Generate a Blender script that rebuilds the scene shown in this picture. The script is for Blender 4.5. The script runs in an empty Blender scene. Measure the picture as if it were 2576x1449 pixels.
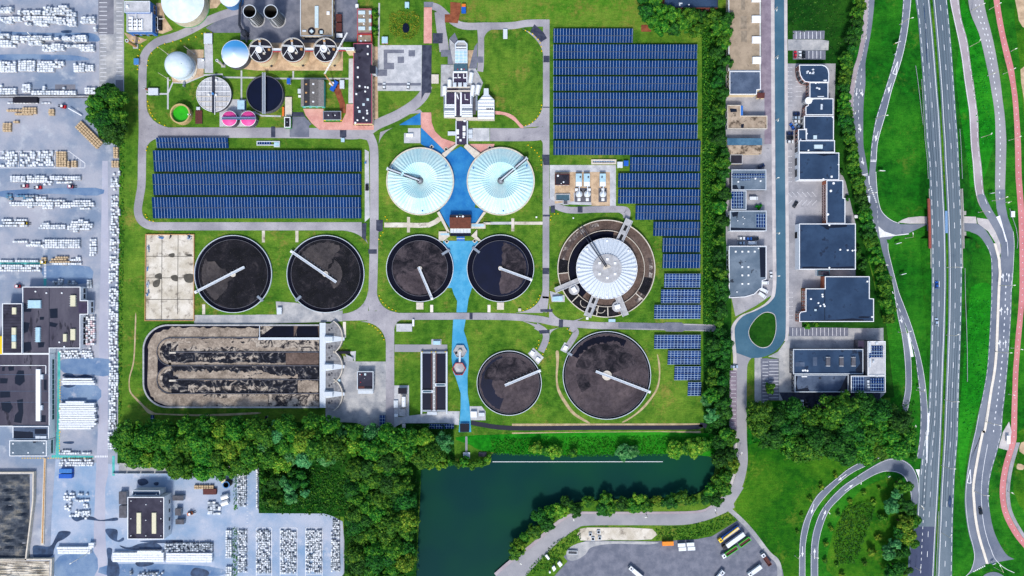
import bpy, math, random
from mathutils import Vector
from mathutils.geometry import tessellate_polygon
PI=math.pi
S=.06; H=480.; CX,CY=5152.,2898.      # plan scale (m per plan unit), drone altitude, plan point under the drone
SC=bpy.context.scene; COL=SC.collection
R_=random.Random(7)
def W(g,z=0.):
    k=S*(H-z)/H
    return Vector(((g[0]-CX)*k,(CY-g[1])*k,z))
def G(t,s):
    if t=='v': ox=oy=0; f=4.
    elif t=='g': ox=oy=0; f=1.
    else:
        ox=2576*int(t[0]); oy=1449*int(t[1]); f=2576/1456. if t=='33' else 1.
    o=[]
    for q in s.split():
        a,b=q.split(','); o.append((ox+float(a)*f,oy+float(b)*f))
    return o
def rect(t,x0,y0,x1,y1): return G(t,'%g,%g %g,%g %g,%g %g,%g'%(x0,y0,x1,y0,x1,y1,x0,y1))
def circ(c,r,n=48,a0=0,a1=360):
    m=n if abs(a1-a0)==360 else n+1
    return [(c[0]+r*math.cos(math.radians(a0+(a1-a0)*i/n)),c[1]-r*math.sin(math.radians(a0+(a1-a0)*i/n))) for i in range(m)]
def smooth(P,n=6,closed=True):
    o=[];N=len(P)
    rng=range(N if closed else N-1)
    for i in rng:
        if closed: a,b,c,d=P[(i-1)%N],P[i],P[(i+1)%N],P[(i+2)%N]
        else: a,b,c,d=P[max(i-1,0)],P[i],P[i+1],P[min(i+2,N-1)]
        for k in range(n):
            t=k/n
            o.append(tuple(.5*((2*b[j])+(-a[j]+c[j])*t+(2*a[j]-5*b[j]+4*c[j]-d[j])*t*t+(-a[j]+3*b[j]-3*c[j]+d[j])*t**3) for j in range(len(b))))
    if not closed: o.append(tuple(P[-1]))
    return o
def area2(P): return sum(P[i][0]*P[(i+1)%len(P)][1]-P[(i+1)%len(P)][0]*P[i][1] for i in range(len(P)))
def inset(P,d):
    P=[Vector((p[0],p[1])) for p in P]; s=1 if area2(P)>0 else -1; n=len(P); o=[]
    for i in range(n):
        a,b,c=P[i-1],P[i],P[(i+1)%n]
        e,f=(b-a).normalized(),(c-b).normalized()
        n1=Vector((-e.y,e.x))*s; n2=Vector((-f.y,f.x))*s
        m=n1+n2
        k=d/max(.3,(1+n1.dot(n2)))
        o.append(b+m*k)
    return o
def inpoly(x,y,P):
    c=False;j=len(P)-1
    for i in range(len(P)):
        xi,yi=P[i][0],P[i][1];xj,yj=P[j][0],P[j][1]
        if (yi>y)!=(yj>y) and x<(xj-xi)*(y-yi)/(yj-yi)+xi: c=not c
        j=i
    return c
class MB:
    def __init__(s): s.v=[];s.f=[];s.m=[];s.cur=0
    def mat(s,i): s.cur=i; return s
    def add(s,V,F):
        b=len(s.v); s.v+= [tuple(v) for v in V]; s.f+=[tuple(b+i for i in f) for f in F]; s.m+=[s.cur]*len(F); return s
    def flat(s,P,z=None):           # concave polygon
        V=[Vector((p[0],p[1],(p[2] if z is None else z))) for p in P]
        T=tessellate_polygon([[Vector((p.x,p.y,0)) for p in V]])
        F=[]
        for t in T:
            a,b,c=[V[i] for i in t]
            F.append(t if (b.x-a.x)*(c.y-a.y)-(b.y-a.y)*(c.x-a.x)>0 else (t[0],t[2],t[1]))
        return s.add(V,F)
    def sides(s,P,z0,z1,inner=False):
        n=len(P)
        if (area2(P)>0)==inner: P=list(P)[::-1]
        V=[(p[0],p[1],z0) for p in P]+[(p[0],p[1],z1) for p in P]
        return s.add(V,[(i,(i+1)%n,n+(i+1)%n,n+i) for i in range(n)])
    def prism(s,P,z0,z1):
        s.sides(P,z0,z1); return s.flat(P,z1)
    def blk(s,g,z0,z1): return s.prism([W(p,z1) for p in g],z0,z1)
    def ring(s,Po,Pi,z):
        n=len(Po); V=[(p[0],p[1],z) for p in Po]+[(p[0],p[1],z) for p in Pi]
        if area2(Po)>0: F=[(i,(i+1)%n,n+(i+1)%n,n+i) for i in range(n)]
        else: F=[(n+i,n+(i+1)%n,(i+1)%n,i) for i in range(n)]
        return s.add(V,F)
    def box(s,c,sx,sy,sz,a=0):      # c = centre of the base
        ca,sa=math.cos(a),math.sin(a)
        P=[(c[0]+x*ca-y*sa,c[1]+x*sa+y*ca) for x,y in((-sx/2,-sy/2),(sx/2,-sy/2),(sx/2,sy/2),(-sx/2,sy/2))]
        V=[(p[0],p[1],c[2]) for p in P]+[(p[0],p[1],c[2]+sz) for p in P]
        return s.add(V,[(3,2,1,0),(4,5,6,7),(0,1,5,4),(1,2,6,5),(2,3,7,6),(3,0,4,7)])
    def lathe(s,c,prof,n=48,a0=0,a1=360):   # prof = [(r,z)...]
        full=abs(a1-a0)==360; m=n if full else n+1; V=[];F=[]
        for r,z in prof:
            for i in range(m):
                a=math.radians(a0+(a1-a0)*i/n); V.append((c[0]+r*math.cos(a),c[1]+r*math.sin(a),z))
        for k in range(len(prof)-1):
            for i in range(n):
                j=(i+1)%m
                F.append((k*m+i,k*m+j,(k+1)*m+j,(k+1)*m+i))
        return s.add(V,F)
    def tube(s,a,b,r,n=6,r2=None):
        a,b=Vector(a),Vector(b);r2=r if r2 is None else r2
        d=(b-a).normalized(); u=d.orthogonal().normalized(); w=d.cross(u)
        V=[]
        for p,q in((a,r),(b,r2)):
            for i in range(n):
                t=2*PI*i/n; V.append(p+u*(q*math.cos(t))+w*(q*math.sin(t)))
        F=[(i,(i+1)%n,n+(i+1)%n,n+i) for i in range(n)]+[tuple(range(n))[::-1],tuple(range(n,2*n))]
        return s.add(V,F)
    def pipe(s,P,r,n=6):
        for a,b in zip(P,P[1:]): s.tube(a,b,r,n)
        return s
    def beam(s,a,b,w,h):            # horizontal-ish bar, a/b = centres of the underside
        a,b=Vector(a),Vector(b); d=(b-a); L=math.hypot(d.x,d.y) or 1
        n=Vector((-d.y,d.x,0))*(w/2/L); u=Vector((0,0,h))
        V=[a-n,b-n,b+n,a+n]; V=V+[v+u for v in V]
        return s.add(V,[(3,2,1,0),(4,5,6,7),(0,1,5,4),(1,2,6,5),(2,3,7,6),(3,0,4,7)])
    def ribbon(s,P,w,zo=0):         # P = world points, w = width or list of widths
        n=len(P); V=[];F=[]
        for i,p in enumerate(P):
            a,b=P[max(i-1,0)],P[min(i+1,n-1)]
            dx,dy=b[0]-a[0],b[1]-a[1]; L=math.hypot(dx,dy) or 1
            h=(w[i] if isinstance(w,(list,tuple)) else w)/2
            nx,ny=-dy/L*h,dx/L*h
            V+=[(p[0]-nx,p[1]-ny,p[2]+zo),(p[0]+nx,p[1]+ny,p[2]+zo)]
        for i in range(n-1): F.append((2*i,2*i+2,2*i+3,2*i+1))
        return s.add(V,F)
    def build(s,name,mats,parent=None,label=None,cat=None,group=None,kind=None,loc=None,sm=False):
        me=bpy.data.meshes.new(name)
        if parent is not None: o0=ORG[parent.name]
        elif loc is not None: o0=Vector(loc)
        elif kind in('structure','stuff'): o0=Vector((0,0,0))
        else:
            xs=[v[0] for v in s.v];ys=[v[1] for v in s.v]; o0=Vector(((min(xs)+max(xs))/2,(min(ys)+max(ys))/2,min(v[2] for v in s.v)))
        me.from_pydata([(v[0]-o0.x,v[1]-o0.y,v[2]-o0.z) for v in s.v],[],s.f)
        if isinstance(mats,str): mats=[mats]
        for m in mats: me.materials.append(MT[m])
        if len(mats)>1: me.polygons.foreach_set('material_index',s.m)
        if sm: me.polygons.foreach_set('use_smooth',[True]*len(me.polygons))
        me.update()
        o=bpy.data.objects.new(name,me); COL.objects.link(o)
        ORG[o.name]=o0
        if parent is not None: o.parent=parent
        else: o.location=o0
        return tag(o,label,cat,group,kind)
ORG={}
def tag(o,label=None,cat=None,group=None,kind=None):
    if label: o['label']=label
    if cat: o['category']=cat
    if group: o['group']=group
    if kind: o['kind']=kind
    return o
def thing(name,label,cat,loc,group=None):
    o=bpy.data.objects.new(name,None); COL.objects.link(o); o.location=loc; o.empty_display_size=.5
    ORG[o.name]=Vector(loc); return tag(o,label,cat,group)
def dup(o,loc=None,rz=None,sc=None,label=None,group=None,parent=None):
    """copy of a thing with copies of its parts and sub-parts"""
    if o.name not in CH: CH[o.name]=list(o.children)
    c=o.copy(); COL.objects.link(c)
    if parent is not None: c.parent=parent
    if loc is not None: c.location=loc
    if rz is not None: c.rotation_euler=(0,0,rz)
    if sc is not None: c.scale=sc if isinstance(sc,tuple) else (sc,sc,sc)
    if label: c['label']=label
    if group: c['group']=group
    CH[c.name]=[dup(ch,parent=c) for ch in CH[o.name]]
    return c
CH={}
# ---------------------------------------------------------------- materials
MT={}
def lin(c):
    c=c/255.
    return c/12.92 if c<=.04045 else ((c+.055)/1.055)**2.4
KA=.8
def col(c,k=1.): return (lin(c[0])*KA*k,lin(c[1])*KA*k,lin(c[2])*KA*k,1)
class NT:
    def __init__(s,name,rough=.85,metal=0,spec=.3):
        m=bpy.data.materials.new(name); m.use_nodes=True; s.m=m; s.t=m.node_tree; s.b=s.t.nodes['Principled BSDF']
        s.b.inputs['Roughness'].default_value=rough; s.b.inputs['Metallic'].default_value=metal
        s.b.inputs['Specular IOR Level'].default_value=spec
        MT[name]=m
    def n(s,ty,**k):
        x=s.t.nodes.new(ty)
        for a,b in k.items(): setattr(x,a,b)
        return x
    def l(s,a,b): s.t.links.new(a,b)
    def pos(s,obj=False,sc=None,rot=0):
        o=s.n('ShaderNodeTexCoord').outputs['Object'] if obj else s.n('ShaderNodeNewGeometry').outputs['Position']
        if sc or rot:
            mp=s.n('ShaderNodeMapping'); mp.inputs['Scale'].default_value=sc or (1,1,1); mp.inputs['Rotation'].default_value=(0,0,rot); s.l(o,mp.inputs[0]); o=mp.outputs[0]
        return o
    def noise(s,v,scale,detail=5,rough=.6,dist=0):
        x=s.n('ShaderNodeTexNoise'); x.inputs['Scale'].default_value=scale; x.inputs['Detail'].default_value=detail; x.inputs['Roughness'].default_value=rough; x.inputs['Distortion'].default_value=dist
        s.l(v,x.inputs['Vector']); return x.outputs['Fac']
    def ramp(s,f,stops,interp='LINEAR'):
        x=s.n('ShaderNodeValToRGB'); r=x.color_ramp; r.interpolation=interp
        while len(r.elements)<len(stops): r.elements.new(.5)
        for e,(p,c) in zip(r.elements,stops): e.position=p; e.color=c
        s.l(f,x.inputs[0]); return x.outputs[0]
    def mix(s,f,a,b,mode='MIX'):
        x=s.n('ShaderNodeMix',data_type='RGBA',blend_type=mode)
        for i,q in((0,f),(6,a),(7,b)):
            if hasattr(q,'is_linked'): s.l(q,x.inputs[i])
            else: x.inputs[i].default_value=q
        return x.outputs[2]
    def math(s,op,a,b=0,c=0):
        x=s.n('ShaderNodeMath',operation=op)
        for i,q in enumerate((a,b,c)):
            if hasattr(q,'is_linked'): s.l(q,x.inputs[i])
            else: x.inputs[i].default_value=q
        return x.outputs[0]
    def out(s,c): s.l(c,s.b.inputs['Base Color']); return s
    def bump(s,f,strength=.5,dist=.1):
        x=s.n('ShaderNodeBump'); x.inputs['Strength'].default_value=strength; x.inputs['Distance'].default_value=dist; s.l(f,x.inputs['Height']); s.l(x.outputs[0],s.b.inputs['Normal'])
KZ=[0]
def lift():
    KZ[0]=(KZ[0]+1)%44; return .0004*KZ[0]
g4=lambda v:(v,v,v,1)
def plain(name,c,rough=.6,var=.12,scale=1.2,metal=0,spec=.3,obj=False):
    t=NT(name,rough,metal,spec); p=t.pos(obj)
    f=t.noise(p,scale,4); 
    t.out(t.mix(1.,col(c),t.ramp(f,[(.3,g4(1-var*1.5)),(.7,g4(1+var*.6))]),'MULTIPLY')); return t
def patchy(name,c1,c2,scale=.12,c3=None,s3=.5,lo=.4,hi=.62,rough=.9,fine=.18,fs=2.5,l3=.6,h3=.72,stretch=None,bump=0):
    """two-tone worn surface with a third stain colour and fine grain"""
    t=NT(name,rough,0,.2); p=t.pos(); q=t.pos(sc=stretch) if stretch else p
    c=t.ramp(t.noise(q,scale,6),[(lo,col(c1)),(hi,col(c2))])
    if c3: c=t.mix(t.ramp(t.noise(q,s3,7,.65),[(l3,g4(0)),(h3,g4(1))]),c,col(c3))
    f=t.noise(p,fs,3,.7)
    t.out(t.mix(1.,c,t.ramp(f,[(.3,g4(1-fine)),(.72,g4(1+fine*.7))]),'MULTIPLY'))
    if bump: t.bump(f,bump,.3)
    return t
def grassm(name,d,m,l,y,yl=.6,stripe=0,rot=0):
    t=NT(name,.95,0,.1); p=t.pos()
    a=t.noise(p,.028,5,.6); b=t.noise(p,.22,6,.68); cfine=t.noise(p,1.6,4,.75)
    c=t.mix(t.ramp(b,[(.38,g4(0)),(.64,g4(1))]),col(d),col(m))
    c=t.mix(t.ramp(a,[(.42,g4(0)),(.66,g4(1))]),c,t.mix(t.ramp(b,[(.3,g4(0)),(.6,g4(1))]),col(m),col(l)))
    k=t.math('ADD',t.math('MULTIPLY',t.noise(p,.06,4),.6),t.math('MULTIPLY',t.noise(p,.5,6,.7),.4))
    c=t.mix(t.ramp(k,[(yl-.06,g4(0)),(yl+.1,g4(.85))]),c,col(y))
    if stripe:
        w=t.n('ShaderNodeTexWave',bands_direction='X'); w.inputs['Scale'].default_value=stripe; w.inputs['Distortion'].default_value=3.; w.inputs['Detail'].default_value=2; t.l(t.pos(rot=rot),w.inputs[0])
        c=t.mix(1.,c,t.ramp(w.outputs['Fac'],[(0,g4(.86)),(1,g4(1.1))]),'MULTIPLY')
    c=t.mix(1.,c,t.ramp(t.noise(t.pos(sc=(.22,1.5,1),rot=.5),.8,4,.7),[(.35,g4(.84)),(.65,g4(1.14))]),'MULTIPLY')
    c=t.mix(1.,c,t.ramp(cfine,[(.28,g4(.55)),(.5,g4(1)),(.75,g4(1.4))]),'MULTIPLY')
    t.out(c); t.bump(cfine,.6,.25); return t
# ---------------------------------------------------------------- camera, sky, sun
cam=bpy.data.cameras.new('camera'); co=bpy.data.objects.new('camera',cam); COL.objects.link(co)
co.location=(0,0,H); cam.sensor_width=36; cam.lens=36*H/(10304*S); cam.clip_end=3000; cam.clip_start=1; SC.camera=co
EL,AZ=math.radians(52),math.radians(188)   # sun high in the south, a little west
w=bpy.data.worlds.new('World'); SC.world=w; w.use_nodes=True; nt=w.node_tree
sky=nt.nodes.new('ShaderNodeTexSky'); sky.sky_type='NISHITA'; sky.sun_disc=False; sky.sun_elevation=EL; sky.sun_rotation=AZ; sky.air_density=1.; sky.dust_density=1.5; sky.ozone_density=1.
bg=nt.nodes['Background']; bg.inputs[1].default_value=.15; nt.links.new(sky.outputs[0],bg.inputs[0])
sun=bpy.data.lights.new('sun','SUN'); sun.energy=2.35; sun.angle=math.radians(9); sun.color=(1,.96,.89)
so=bpy.data.objects.new('sun',sun); COL.objects.link(so)
d=Vector((math.sin(AZ)*math.cos(EL),math.cos(AZ)*math.cos(EL),math.sin(EL)))
so.rotation_euler=d.to_track_quat('Z','Y').to_euler(); so.location=(0,0,300)
SC.view_settings.view_transform='Standard'; SC.view_settings.look='None'; SC.view_settings.exposure=.66; SC.view_settings.gamma=1
# ---------------------------------------------------------------- ground materials
grassm('grass_works',(50,94,22),(82,126,34),(112,140,46),(156,136,70),.6)
grassm('grass_verge',(10,72,10),(24,108,18),(54,128,26),(96,126,40),.62)
grassm('grass_fresh',(12,98,12),(26,132,20),(50,146,28),(84,138,36),.66)
grassm('grass_dark',(10,52,10),(20,76,14),(44,92,22),(70,96,36),.72)
grassm('grass_meadow',(52,110,20),(92,136,36),(122,136,54),(140,122,60),.56)
grassm('grass_rough',(20,80,10),(44,108,14),(80,126,26),(112,134,40),.6)
patchy('asphalt_works',(146,143,150),(176,172,176),.05,(128,126,134),.35,bump=0)
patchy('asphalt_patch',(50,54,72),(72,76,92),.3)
patchy('asphalt_new',(104,108,122),(126,128,140),.2)
patchy('asphalt_street',(58,96,118),(76,112,132),.05,(66,98,112),.4,fine=.1)
patchy('asphalt_motorway',(92,108,120),(120,132,142),.06,(70,82,96),.25,lo=.4,hi=.6,fine=.12,l3=.66,h3=.78,stretch=(1,.12,1))
patchy('asphalt_motorway_dark',(66,74,100),(82,90,114),.06,fine=.12,stretch=(1,.12,1))
patchy('asphalt_ramp',(104,112,128),(128,134,146),.05,fine=.1)
patchy('asphalt_pale',(146,146,152),(164,162,166),.05,fine=.1)
patchy('asphalt_lilac',(160,148,154),(180,170,174),.06,fine=.1)
patchy('yard_paving',(122,138,160),(168,170,180),.035,(190,194,200),.09,lo=.38,hi=.6,fine=.16,l3=.55,h3=.75)
patchy('yard_lane',(164,166,182),(182,182,194),.05,(160,168,190),.2,fine=.12)
patchy('yard_blue',(88,118,156),(128,150,176),.06,(164,172,188),.15,fine=.14)
patchy('yard_south',(128,156,186),(176,184,200),.045,(196,198,208),.12,lo=.36,hi=.62,fine=.14,l3=.56,h3=.74)
patchy('yard_dark',(112,114,124),(134,134,142),.1,(86,88,98),.4)
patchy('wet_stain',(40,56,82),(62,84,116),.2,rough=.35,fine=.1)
patchy('concrete_pale',(176,178,182),(204,204,206),.2,(150,152,158),.5)
patchy('concrete_old',(150,152,156),(190,188,186),.12,(112,116,122),.3)
patchy('concrete_tan',(196,186,168),(224,216,202),.12,(132,122,110),.22,l3=.53,h3=.68)
patchy('gravel_tan',(176,150,122),(212,184,152),.3,(146,126,104),.6)
patchy('brick_pink',(204,144,134),(222,166,154),.2,(180,126,116),.6)
patchy('cycle_pink',(196,122,124),(210,138,138),.1,fine=.1)
patchy('paver_lilac',(128,116,130),(150,138,150),.2,(104,96,110),.5)
patchy('paver_grey',(142,142,148),(172,170,174),.09,(116,118,126),.3)
patchy('blue_coating',(24,104,172),(52,134,190),.1,(60,146,190),.25,fine=.12,lo=.35,hi=.65)
patchy('blue_coating_pale',(62,150,192),(90,170,206),.12,(52,132,180),.4,fine=.1)
patchy('bare_soil',(168,148,112),(196,176,140),.3,(120,104,80),.6)
patchy('rust_soil',(120,64,44),(150,86,58),.3)
patchy('marking_white',(226,228,232),(240,240,242),.5,fine=.08,fs=1)
patchy('marking_green',(70,170,166),(100,190,184),.3)
patchy('marking_yellow',(226,180,40),(240,200,60),.3)
patchy('sidewalk',(186,180,180),(206,200,198),.2,fine=.12)
patchy('cream_kerb',(224,214,200),(236,228,214),.4,fine=.1)
patchy('coal',(52,60,72),(92,98,106),.12,(132,126,114),.12,l3=.5,h3=.68)
t=NT('lake_water',.5,0,.03); p=t.pos(); f=t.noise(p,.012,3); t.out(t.ramp(f,[(.35,col((6,52,52))),(.65,col((14,68,46)))])); t.bump(t.noise(p,.9,3),.03,.05)
plain('ditch_water',(26,28,46),.3,.15,.3)
# ---------------------------------------------------------------- ground sheets
def sheet(name,polys,lv,m):
    mb=MB()
    for P in polys: mb.flat([W(g) for g in P],.02*lv+lift())
    return mb.build(name,m,kind='structure')
def strip(name,A,B,lv,m,n=4,z=None,close=False):
    """surface between two edges drawn in the same direction with the same number of points"""
    A=smooth(A,n,False);B=smooth(B,n,False); mb=MB(); V=[];F=[]; k=.02*lv+lift()
    for a,b in zip(A,B):
        V+=[W(a,(z(a) if z else 0)+k),W(b,(z(b) if z else 0)+k)]
    for i in range(len(A)-1):
        q=(2*i,2*i+1,2*i+3,2*i+2)
        a,b,c=[V[k] for k in q[:3]]
        F.append(q if (b-a).cross(c-a).z>0 else q[::-1])
    mb.add(V,F); return mb.build(name,m,kind='structure')
def road(name,C,w,lv,m,n=6,z=None):
    C=smooth(C,n,False); P=[W(c,(z(c) if z else 0)) for c in C]
    mb=MB(); mb.ribbon(P,w*S,.02*lv+lift()); return mb.build(name,m,kind='structure')
def corner(c,a,b,n=8):
    return [c,a]+[tuple((1-k/n)**2*a[j]+2*k/n*(1-k/n)*(c[j]*.8+(a[j]+b[j])*.1)+(k/n)**2*b[j] for j in(0,1)) for k in range(1,n)]+[b]
OUT=9000
lake=smooth(G('v','1060,1180 1090,1172 1140,1166 1180,1176 1232,1168 1240,1140 1330,1140 1400,1146 1500,1142 1600,1142 1700,1142 1790,1150 1798,1190 1780,1225 1740,1248 1680,1255 1600,1257 1500,1260 1440,1268 1390,1290 1350,1330 1310,1372 1280,1410 1255,1449 1240,1500 1050,1500 1046,1449 1050,1380 1054,1300 1058,1220'),3)
mb=MB(); big=[(CX-OUT,CY-OUT*.8),(CX+OUT,CY-OUT*.8),(CX+OUT,CY+OUT*.8),(CX-OUT,CY+OUT*.8)]
V=[W(p) for p in big]; Lk=[W(p) for p in lake]; T=tessellate_polygon([V,Lk]); A=V+Lk
mb.add(A,[t if (A[t[1]]-A[t[0]]).cross(A[t[2]]-A[t[0]]).z>0 else (t[0],t[2],t[1]) for t in T]); mb.sides(Lk,-1.5,0,True)
mb.build('ground','grass_works',kind='structure')
mb=MB(); mb.flat([(p.x*1.002,p.y*1.002) for p in Lk],-1.); mb.build('lake_water','lake_water',kind='structure')
# east verges, meadow, dark belts
sheet('verge_grass',[G('v','1985,-60 2640,-60 2640,1520 1880,1520 1880,1010 2240,1010 2200,700 2130,480 2080,200')],1,'grass_verge')
sheet('meadow_grass',[smooth(G('v','1090,-40 1660,-40 1640,60 1600,75 1390,60 1180,50 1100,20'),4)],1,'grass_meadow')
sheet('belt_ground',[G('v','1765,20 1838,20 1840,800 1838,1120 1770,1120')],1,'grass_dark')
sheet('plot_grass',[G('v','1980,-60 2160,-60 2140,250 2150,500 2200,720 2230,820 2250,1000 1985,1010')],2,'grass_dark')
sheet('loop_grass',[smooth(G('v','2095,1449 2090,1360 2120,1290 2170,1230 2230,1205 2280,1215 2310,1290 2300,1449'),4)],2,'grass_rough')
sheet('rough_grass',[smooth(G('v','1885,1120 1990,1110 2100,1150 2160,1170 2060,1270 2020,1380 2012,1500 1960,1450 1900,1350 1850,1280 1880,1200'),4)],2,'grass_rough')
sheet('bank_grass',[smooth(G('v','1190,1095 1780,1090 1800,1145 1700,1142 1400,1144 1240,1138 1185,1120'),4)],2,'grass_fresh')
sheet('wood_ground',[G('v','297,1072 660,1062 1140,1062 1145,1165 1060,1178 1050,1320 1046,1500 865,1500 865,1300 650,1290 650,1190 297,1170')],1,'grass_dark')
sheet('fresh_grass',[smooth(G('v','2420,0 2450,60 2480,130 2500,240 2505,330 2490,400 2470,455 2425,470 2420,370 2405,200 2412,120'),4),smooth(G('v','2430,740 2495,720 2490,850 2480,960 2440,1100 2420,1230 2410,1100 2425,900'),4)],2,'grass_fresh')
sheet('boundary_grass',[G('v','302,85 345,85 345,560 320,620 318,1060 300,1075 300,370')],1,'grass_works')
# ---------------------------------------------------------------- west yard
sheet('yard',[G('v','-320,-220 312,-220 312,236 218,240 250,348 300,368 298,760 297,1090 295,1165 592,1195 651,1178 651,1291 816,1292 840,1300 862,1312 866,1360 866,1600 -320,1600')],2,'yard_paving')
sheet('yard_south',[G('v','140,1155 592,1195 651,1178 651,1291 816,1292 840,1300 862,1312 866,1600 120,1600 130,1300')],3,'yard_south')
sheet('yard_parking',[G('00','990,-600 1145,-600 1145,345 1000,345 990,345'),G('00','1165,805 1240,805 1240,925 1165,925'),G('00','555,850 760,850 760,905 555,905')],3,'yard_dark')
sheet('yard_parking_lane',[G('00','1147,-600 1245,-600 1245,800 1160,803 1160,925 1000,925 1000,347 1147,347')],3,'concrete_old')
sheet('yard_lane',[G('01','1030,170 1085,170 1100,1449 1010,1449'),G('02','1005,0 1095,0 1085,1449 985,1449'),G('03','985,0 1085,0 1090,420 1060,560 1060,980 1080,1449 945,1449 945,980 960,560')],4,'yard_lane')
sheet('yard_blue_paving',[smooth(G('00','0,320 460,330 800,330 960,345 980,420 600,380 300,350 0,352'),4),smooth(G('02','625,720 1090,715 1090,880 900,870 640,850'),3),smooth(G('02','620,985 980,985 980,1140 620,1140'),3),smooth(G('01','440,1230 900,1235 880,1400 500,1380'),3),
   smooth(G('00','0,550 700,555 900,600 700,610 300,600 0,605'),4),smooth(G('03','600,1250 940,1200 950,1449 560,1449'),3),smooth(G('03','1120,1330 2100,1350 2200,1449 1100,1449'),3),smooth(G('01','30,470 960,440 980,520 500,500 60,540'),3)],4,'yard_blue')
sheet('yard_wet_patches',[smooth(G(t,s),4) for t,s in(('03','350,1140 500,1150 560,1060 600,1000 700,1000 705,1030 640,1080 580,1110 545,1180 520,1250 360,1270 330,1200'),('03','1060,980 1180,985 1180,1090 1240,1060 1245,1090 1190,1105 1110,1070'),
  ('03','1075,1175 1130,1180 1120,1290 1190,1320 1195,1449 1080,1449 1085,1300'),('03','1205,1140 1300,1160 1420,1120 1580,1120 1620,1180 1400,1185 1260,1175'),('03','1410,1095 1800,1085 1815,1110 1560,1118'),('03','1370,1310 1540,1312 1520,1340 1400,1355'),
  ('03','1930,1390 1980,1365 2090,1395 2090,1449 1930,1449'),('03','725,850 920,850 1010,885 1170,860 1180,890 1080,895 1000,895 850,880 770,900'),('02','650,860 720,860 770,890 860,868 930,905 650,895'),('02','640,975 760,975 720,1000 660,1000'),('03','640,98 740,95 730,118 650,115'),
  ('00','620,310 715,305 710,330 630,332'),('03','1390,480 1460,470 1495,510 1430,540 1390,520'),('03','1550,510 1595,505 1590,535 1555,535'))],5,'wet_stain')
# pavement markings of the yard
mb=MB()
for y in list(range(25,330,43)): mb.flat([W(g) for g in rect('00',1000,y,1078,y+5)],.1)
for y in list(range(30,430,43))+list(range(440,800,40)): mb.flat([W(g) for g in rect('00',1172,y,1232,y+4)],.1)
for y in range(350,900,42): mb.flat([W(g) for g in rect('00',1010,y,1070,y+4)],.1)
for a in('0,72 690,72 690,77 0,77','690,72 697,72 858,190 852,194','852,190 858,190 858,243 852,243','0,238 858,238 858,243 0,243','185,72 189,72 189,240 185,240','548,72 552,72 552,240 548,240','735,100 739,105 739,240 735,240','770,130 774,134 774,240 770,240','805,156 809,160 809,240 805,240'): mb.flat([W(g) for g in G('01',a)],.1)
for k in range(10): mb.flat([W(g) for g in rect('01',443,1210+k*15,466,1217+k*15)],.12)
for k in range(8): mb.flat([W(g) for g in rect('03',955+k*17,236,965+k*17,256)],.12)
for x0,x1 in((0,160),(240,415),(495,668)):
    mb.flat([W(g) for g in rect('13',x0,962,x1,967)],.1)
    for x in(x0,x1-4): mb.flat([W(g) for g in rect('13',x,962,x+5,1449)],.1)
    for y in range(1000,1449,33): mb.flat([W(g) for g in rect('13',x0,y,x1,y+3)],.098)
for y in range(440,1449,36): mb.flat([W(g) for g in rect('03',2480,y,2498,y+3)],.1)
mb.build('yard_marking','marking_white',kind='structure')
sheet('yard_walkway',[G('02','582,640 608,640 605,1449 572,1449'),G('03','565,0 605,0 600,235 940,240 940,262 520,262 520,232 560,232'),G('03','1130,240 1155,240 1155,440 1130,440'),G('01','440,1345 470,1345 468,1425 440,1425'),G('01','0,1192 430,1192 430,1212 0,1212')],5,'marking_green')
mb=MB()
for y in range(920,1449,26): mb.flat([W(g) for g in rect('02',601,y,609,y+14)],.14)
for y in range(0,220,26): mb.flat([W(g) for g in rect('03',595,y,603,y+14)],.14)
for x in range(220,940,26): mb.flat([W(g) for g in rect('03',x,259,x+14,266)],.14)
mb.build('yellow_marking','marking_yellow',kind='structure')
# ---------------------------------------------------------------- works: roads, pads
ring=G('g','2500,90 2330,120 2110,200 1900,310 1740,375 1600,415 1500,490 1450,570 1437,680 1433,900 1437,1300 1430,1550 1425,1850 1405,1985 1388,2110 1410,2200 1470,2255 1560,2276 1700,2277 2576,2277 3640,2277')
road('works_road',ring,82,4,'asphalt_works')
road('works_road',G('g','1400,1337 1600,1335 2576,1336 3300,1342 3560,1350 3690,1320 3800,1250 4000,1160 4160,1060 4260,960 4300,860'),104,5,'asphalt_works')
road('works_road',G('g','3690,1330 3735,1400 3762,1500 3766,1700 3766,2200 3758,2700 3752,2898 3748,3060 3760,3130'),86,6,'asphalt_works')
road('works_road',G('g','3925,3150 3925,3400 3925,4200 3925,4350'),84,6,'asphalt_works')
road('works_road',G('g','3440,3193 3700,3188 4000,3184 5000,3184 5400,3210 5600,3245 6000,3275 6220,3278 6800,3290 7200,3302'),70,7,'asphalt_works')
road('works_road',G('g','5497,200 5497,700 5495,1449 5494,2000 5492,2898 5488,3000 5470,3140'),66,5,'asphalt_works')
road('works_road',G('g','4340,60 4420,90 4620,250 4900,262 5152,258 5310,235 5525,232'),72,6,'asphalt_works')
road('works_road',G('g','4420,120 4440,300 4460,420 4470,520'),95,5,'asphalt_works')
road('works_road',G('g','4830,270 4840,400 4838,640 4830,720'),62,5,'asphalt_works')
road('works_road',G('g','4930,1355 5200,1356 5400,1350 5480,1320'),130,5,'asphalt_works')
road('works_road',G('g','5500,2020 5700,2110 6000,2107 6250,2107 6310,2130 6300,2200'),66,6,'asphalt_works')
road('works_road',G('22','580,400 640,430 630,480 560,590'),60,6,'asphalt_works',4)
road('works_road',G('22','240,380 330,440 340,520 290,640'),66,6,'asphalt_works',4)
road('works_path',G('11','1290,815 1500,815 1740,815 1850,750'),48,6,'concrete_tan',2)
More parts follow.
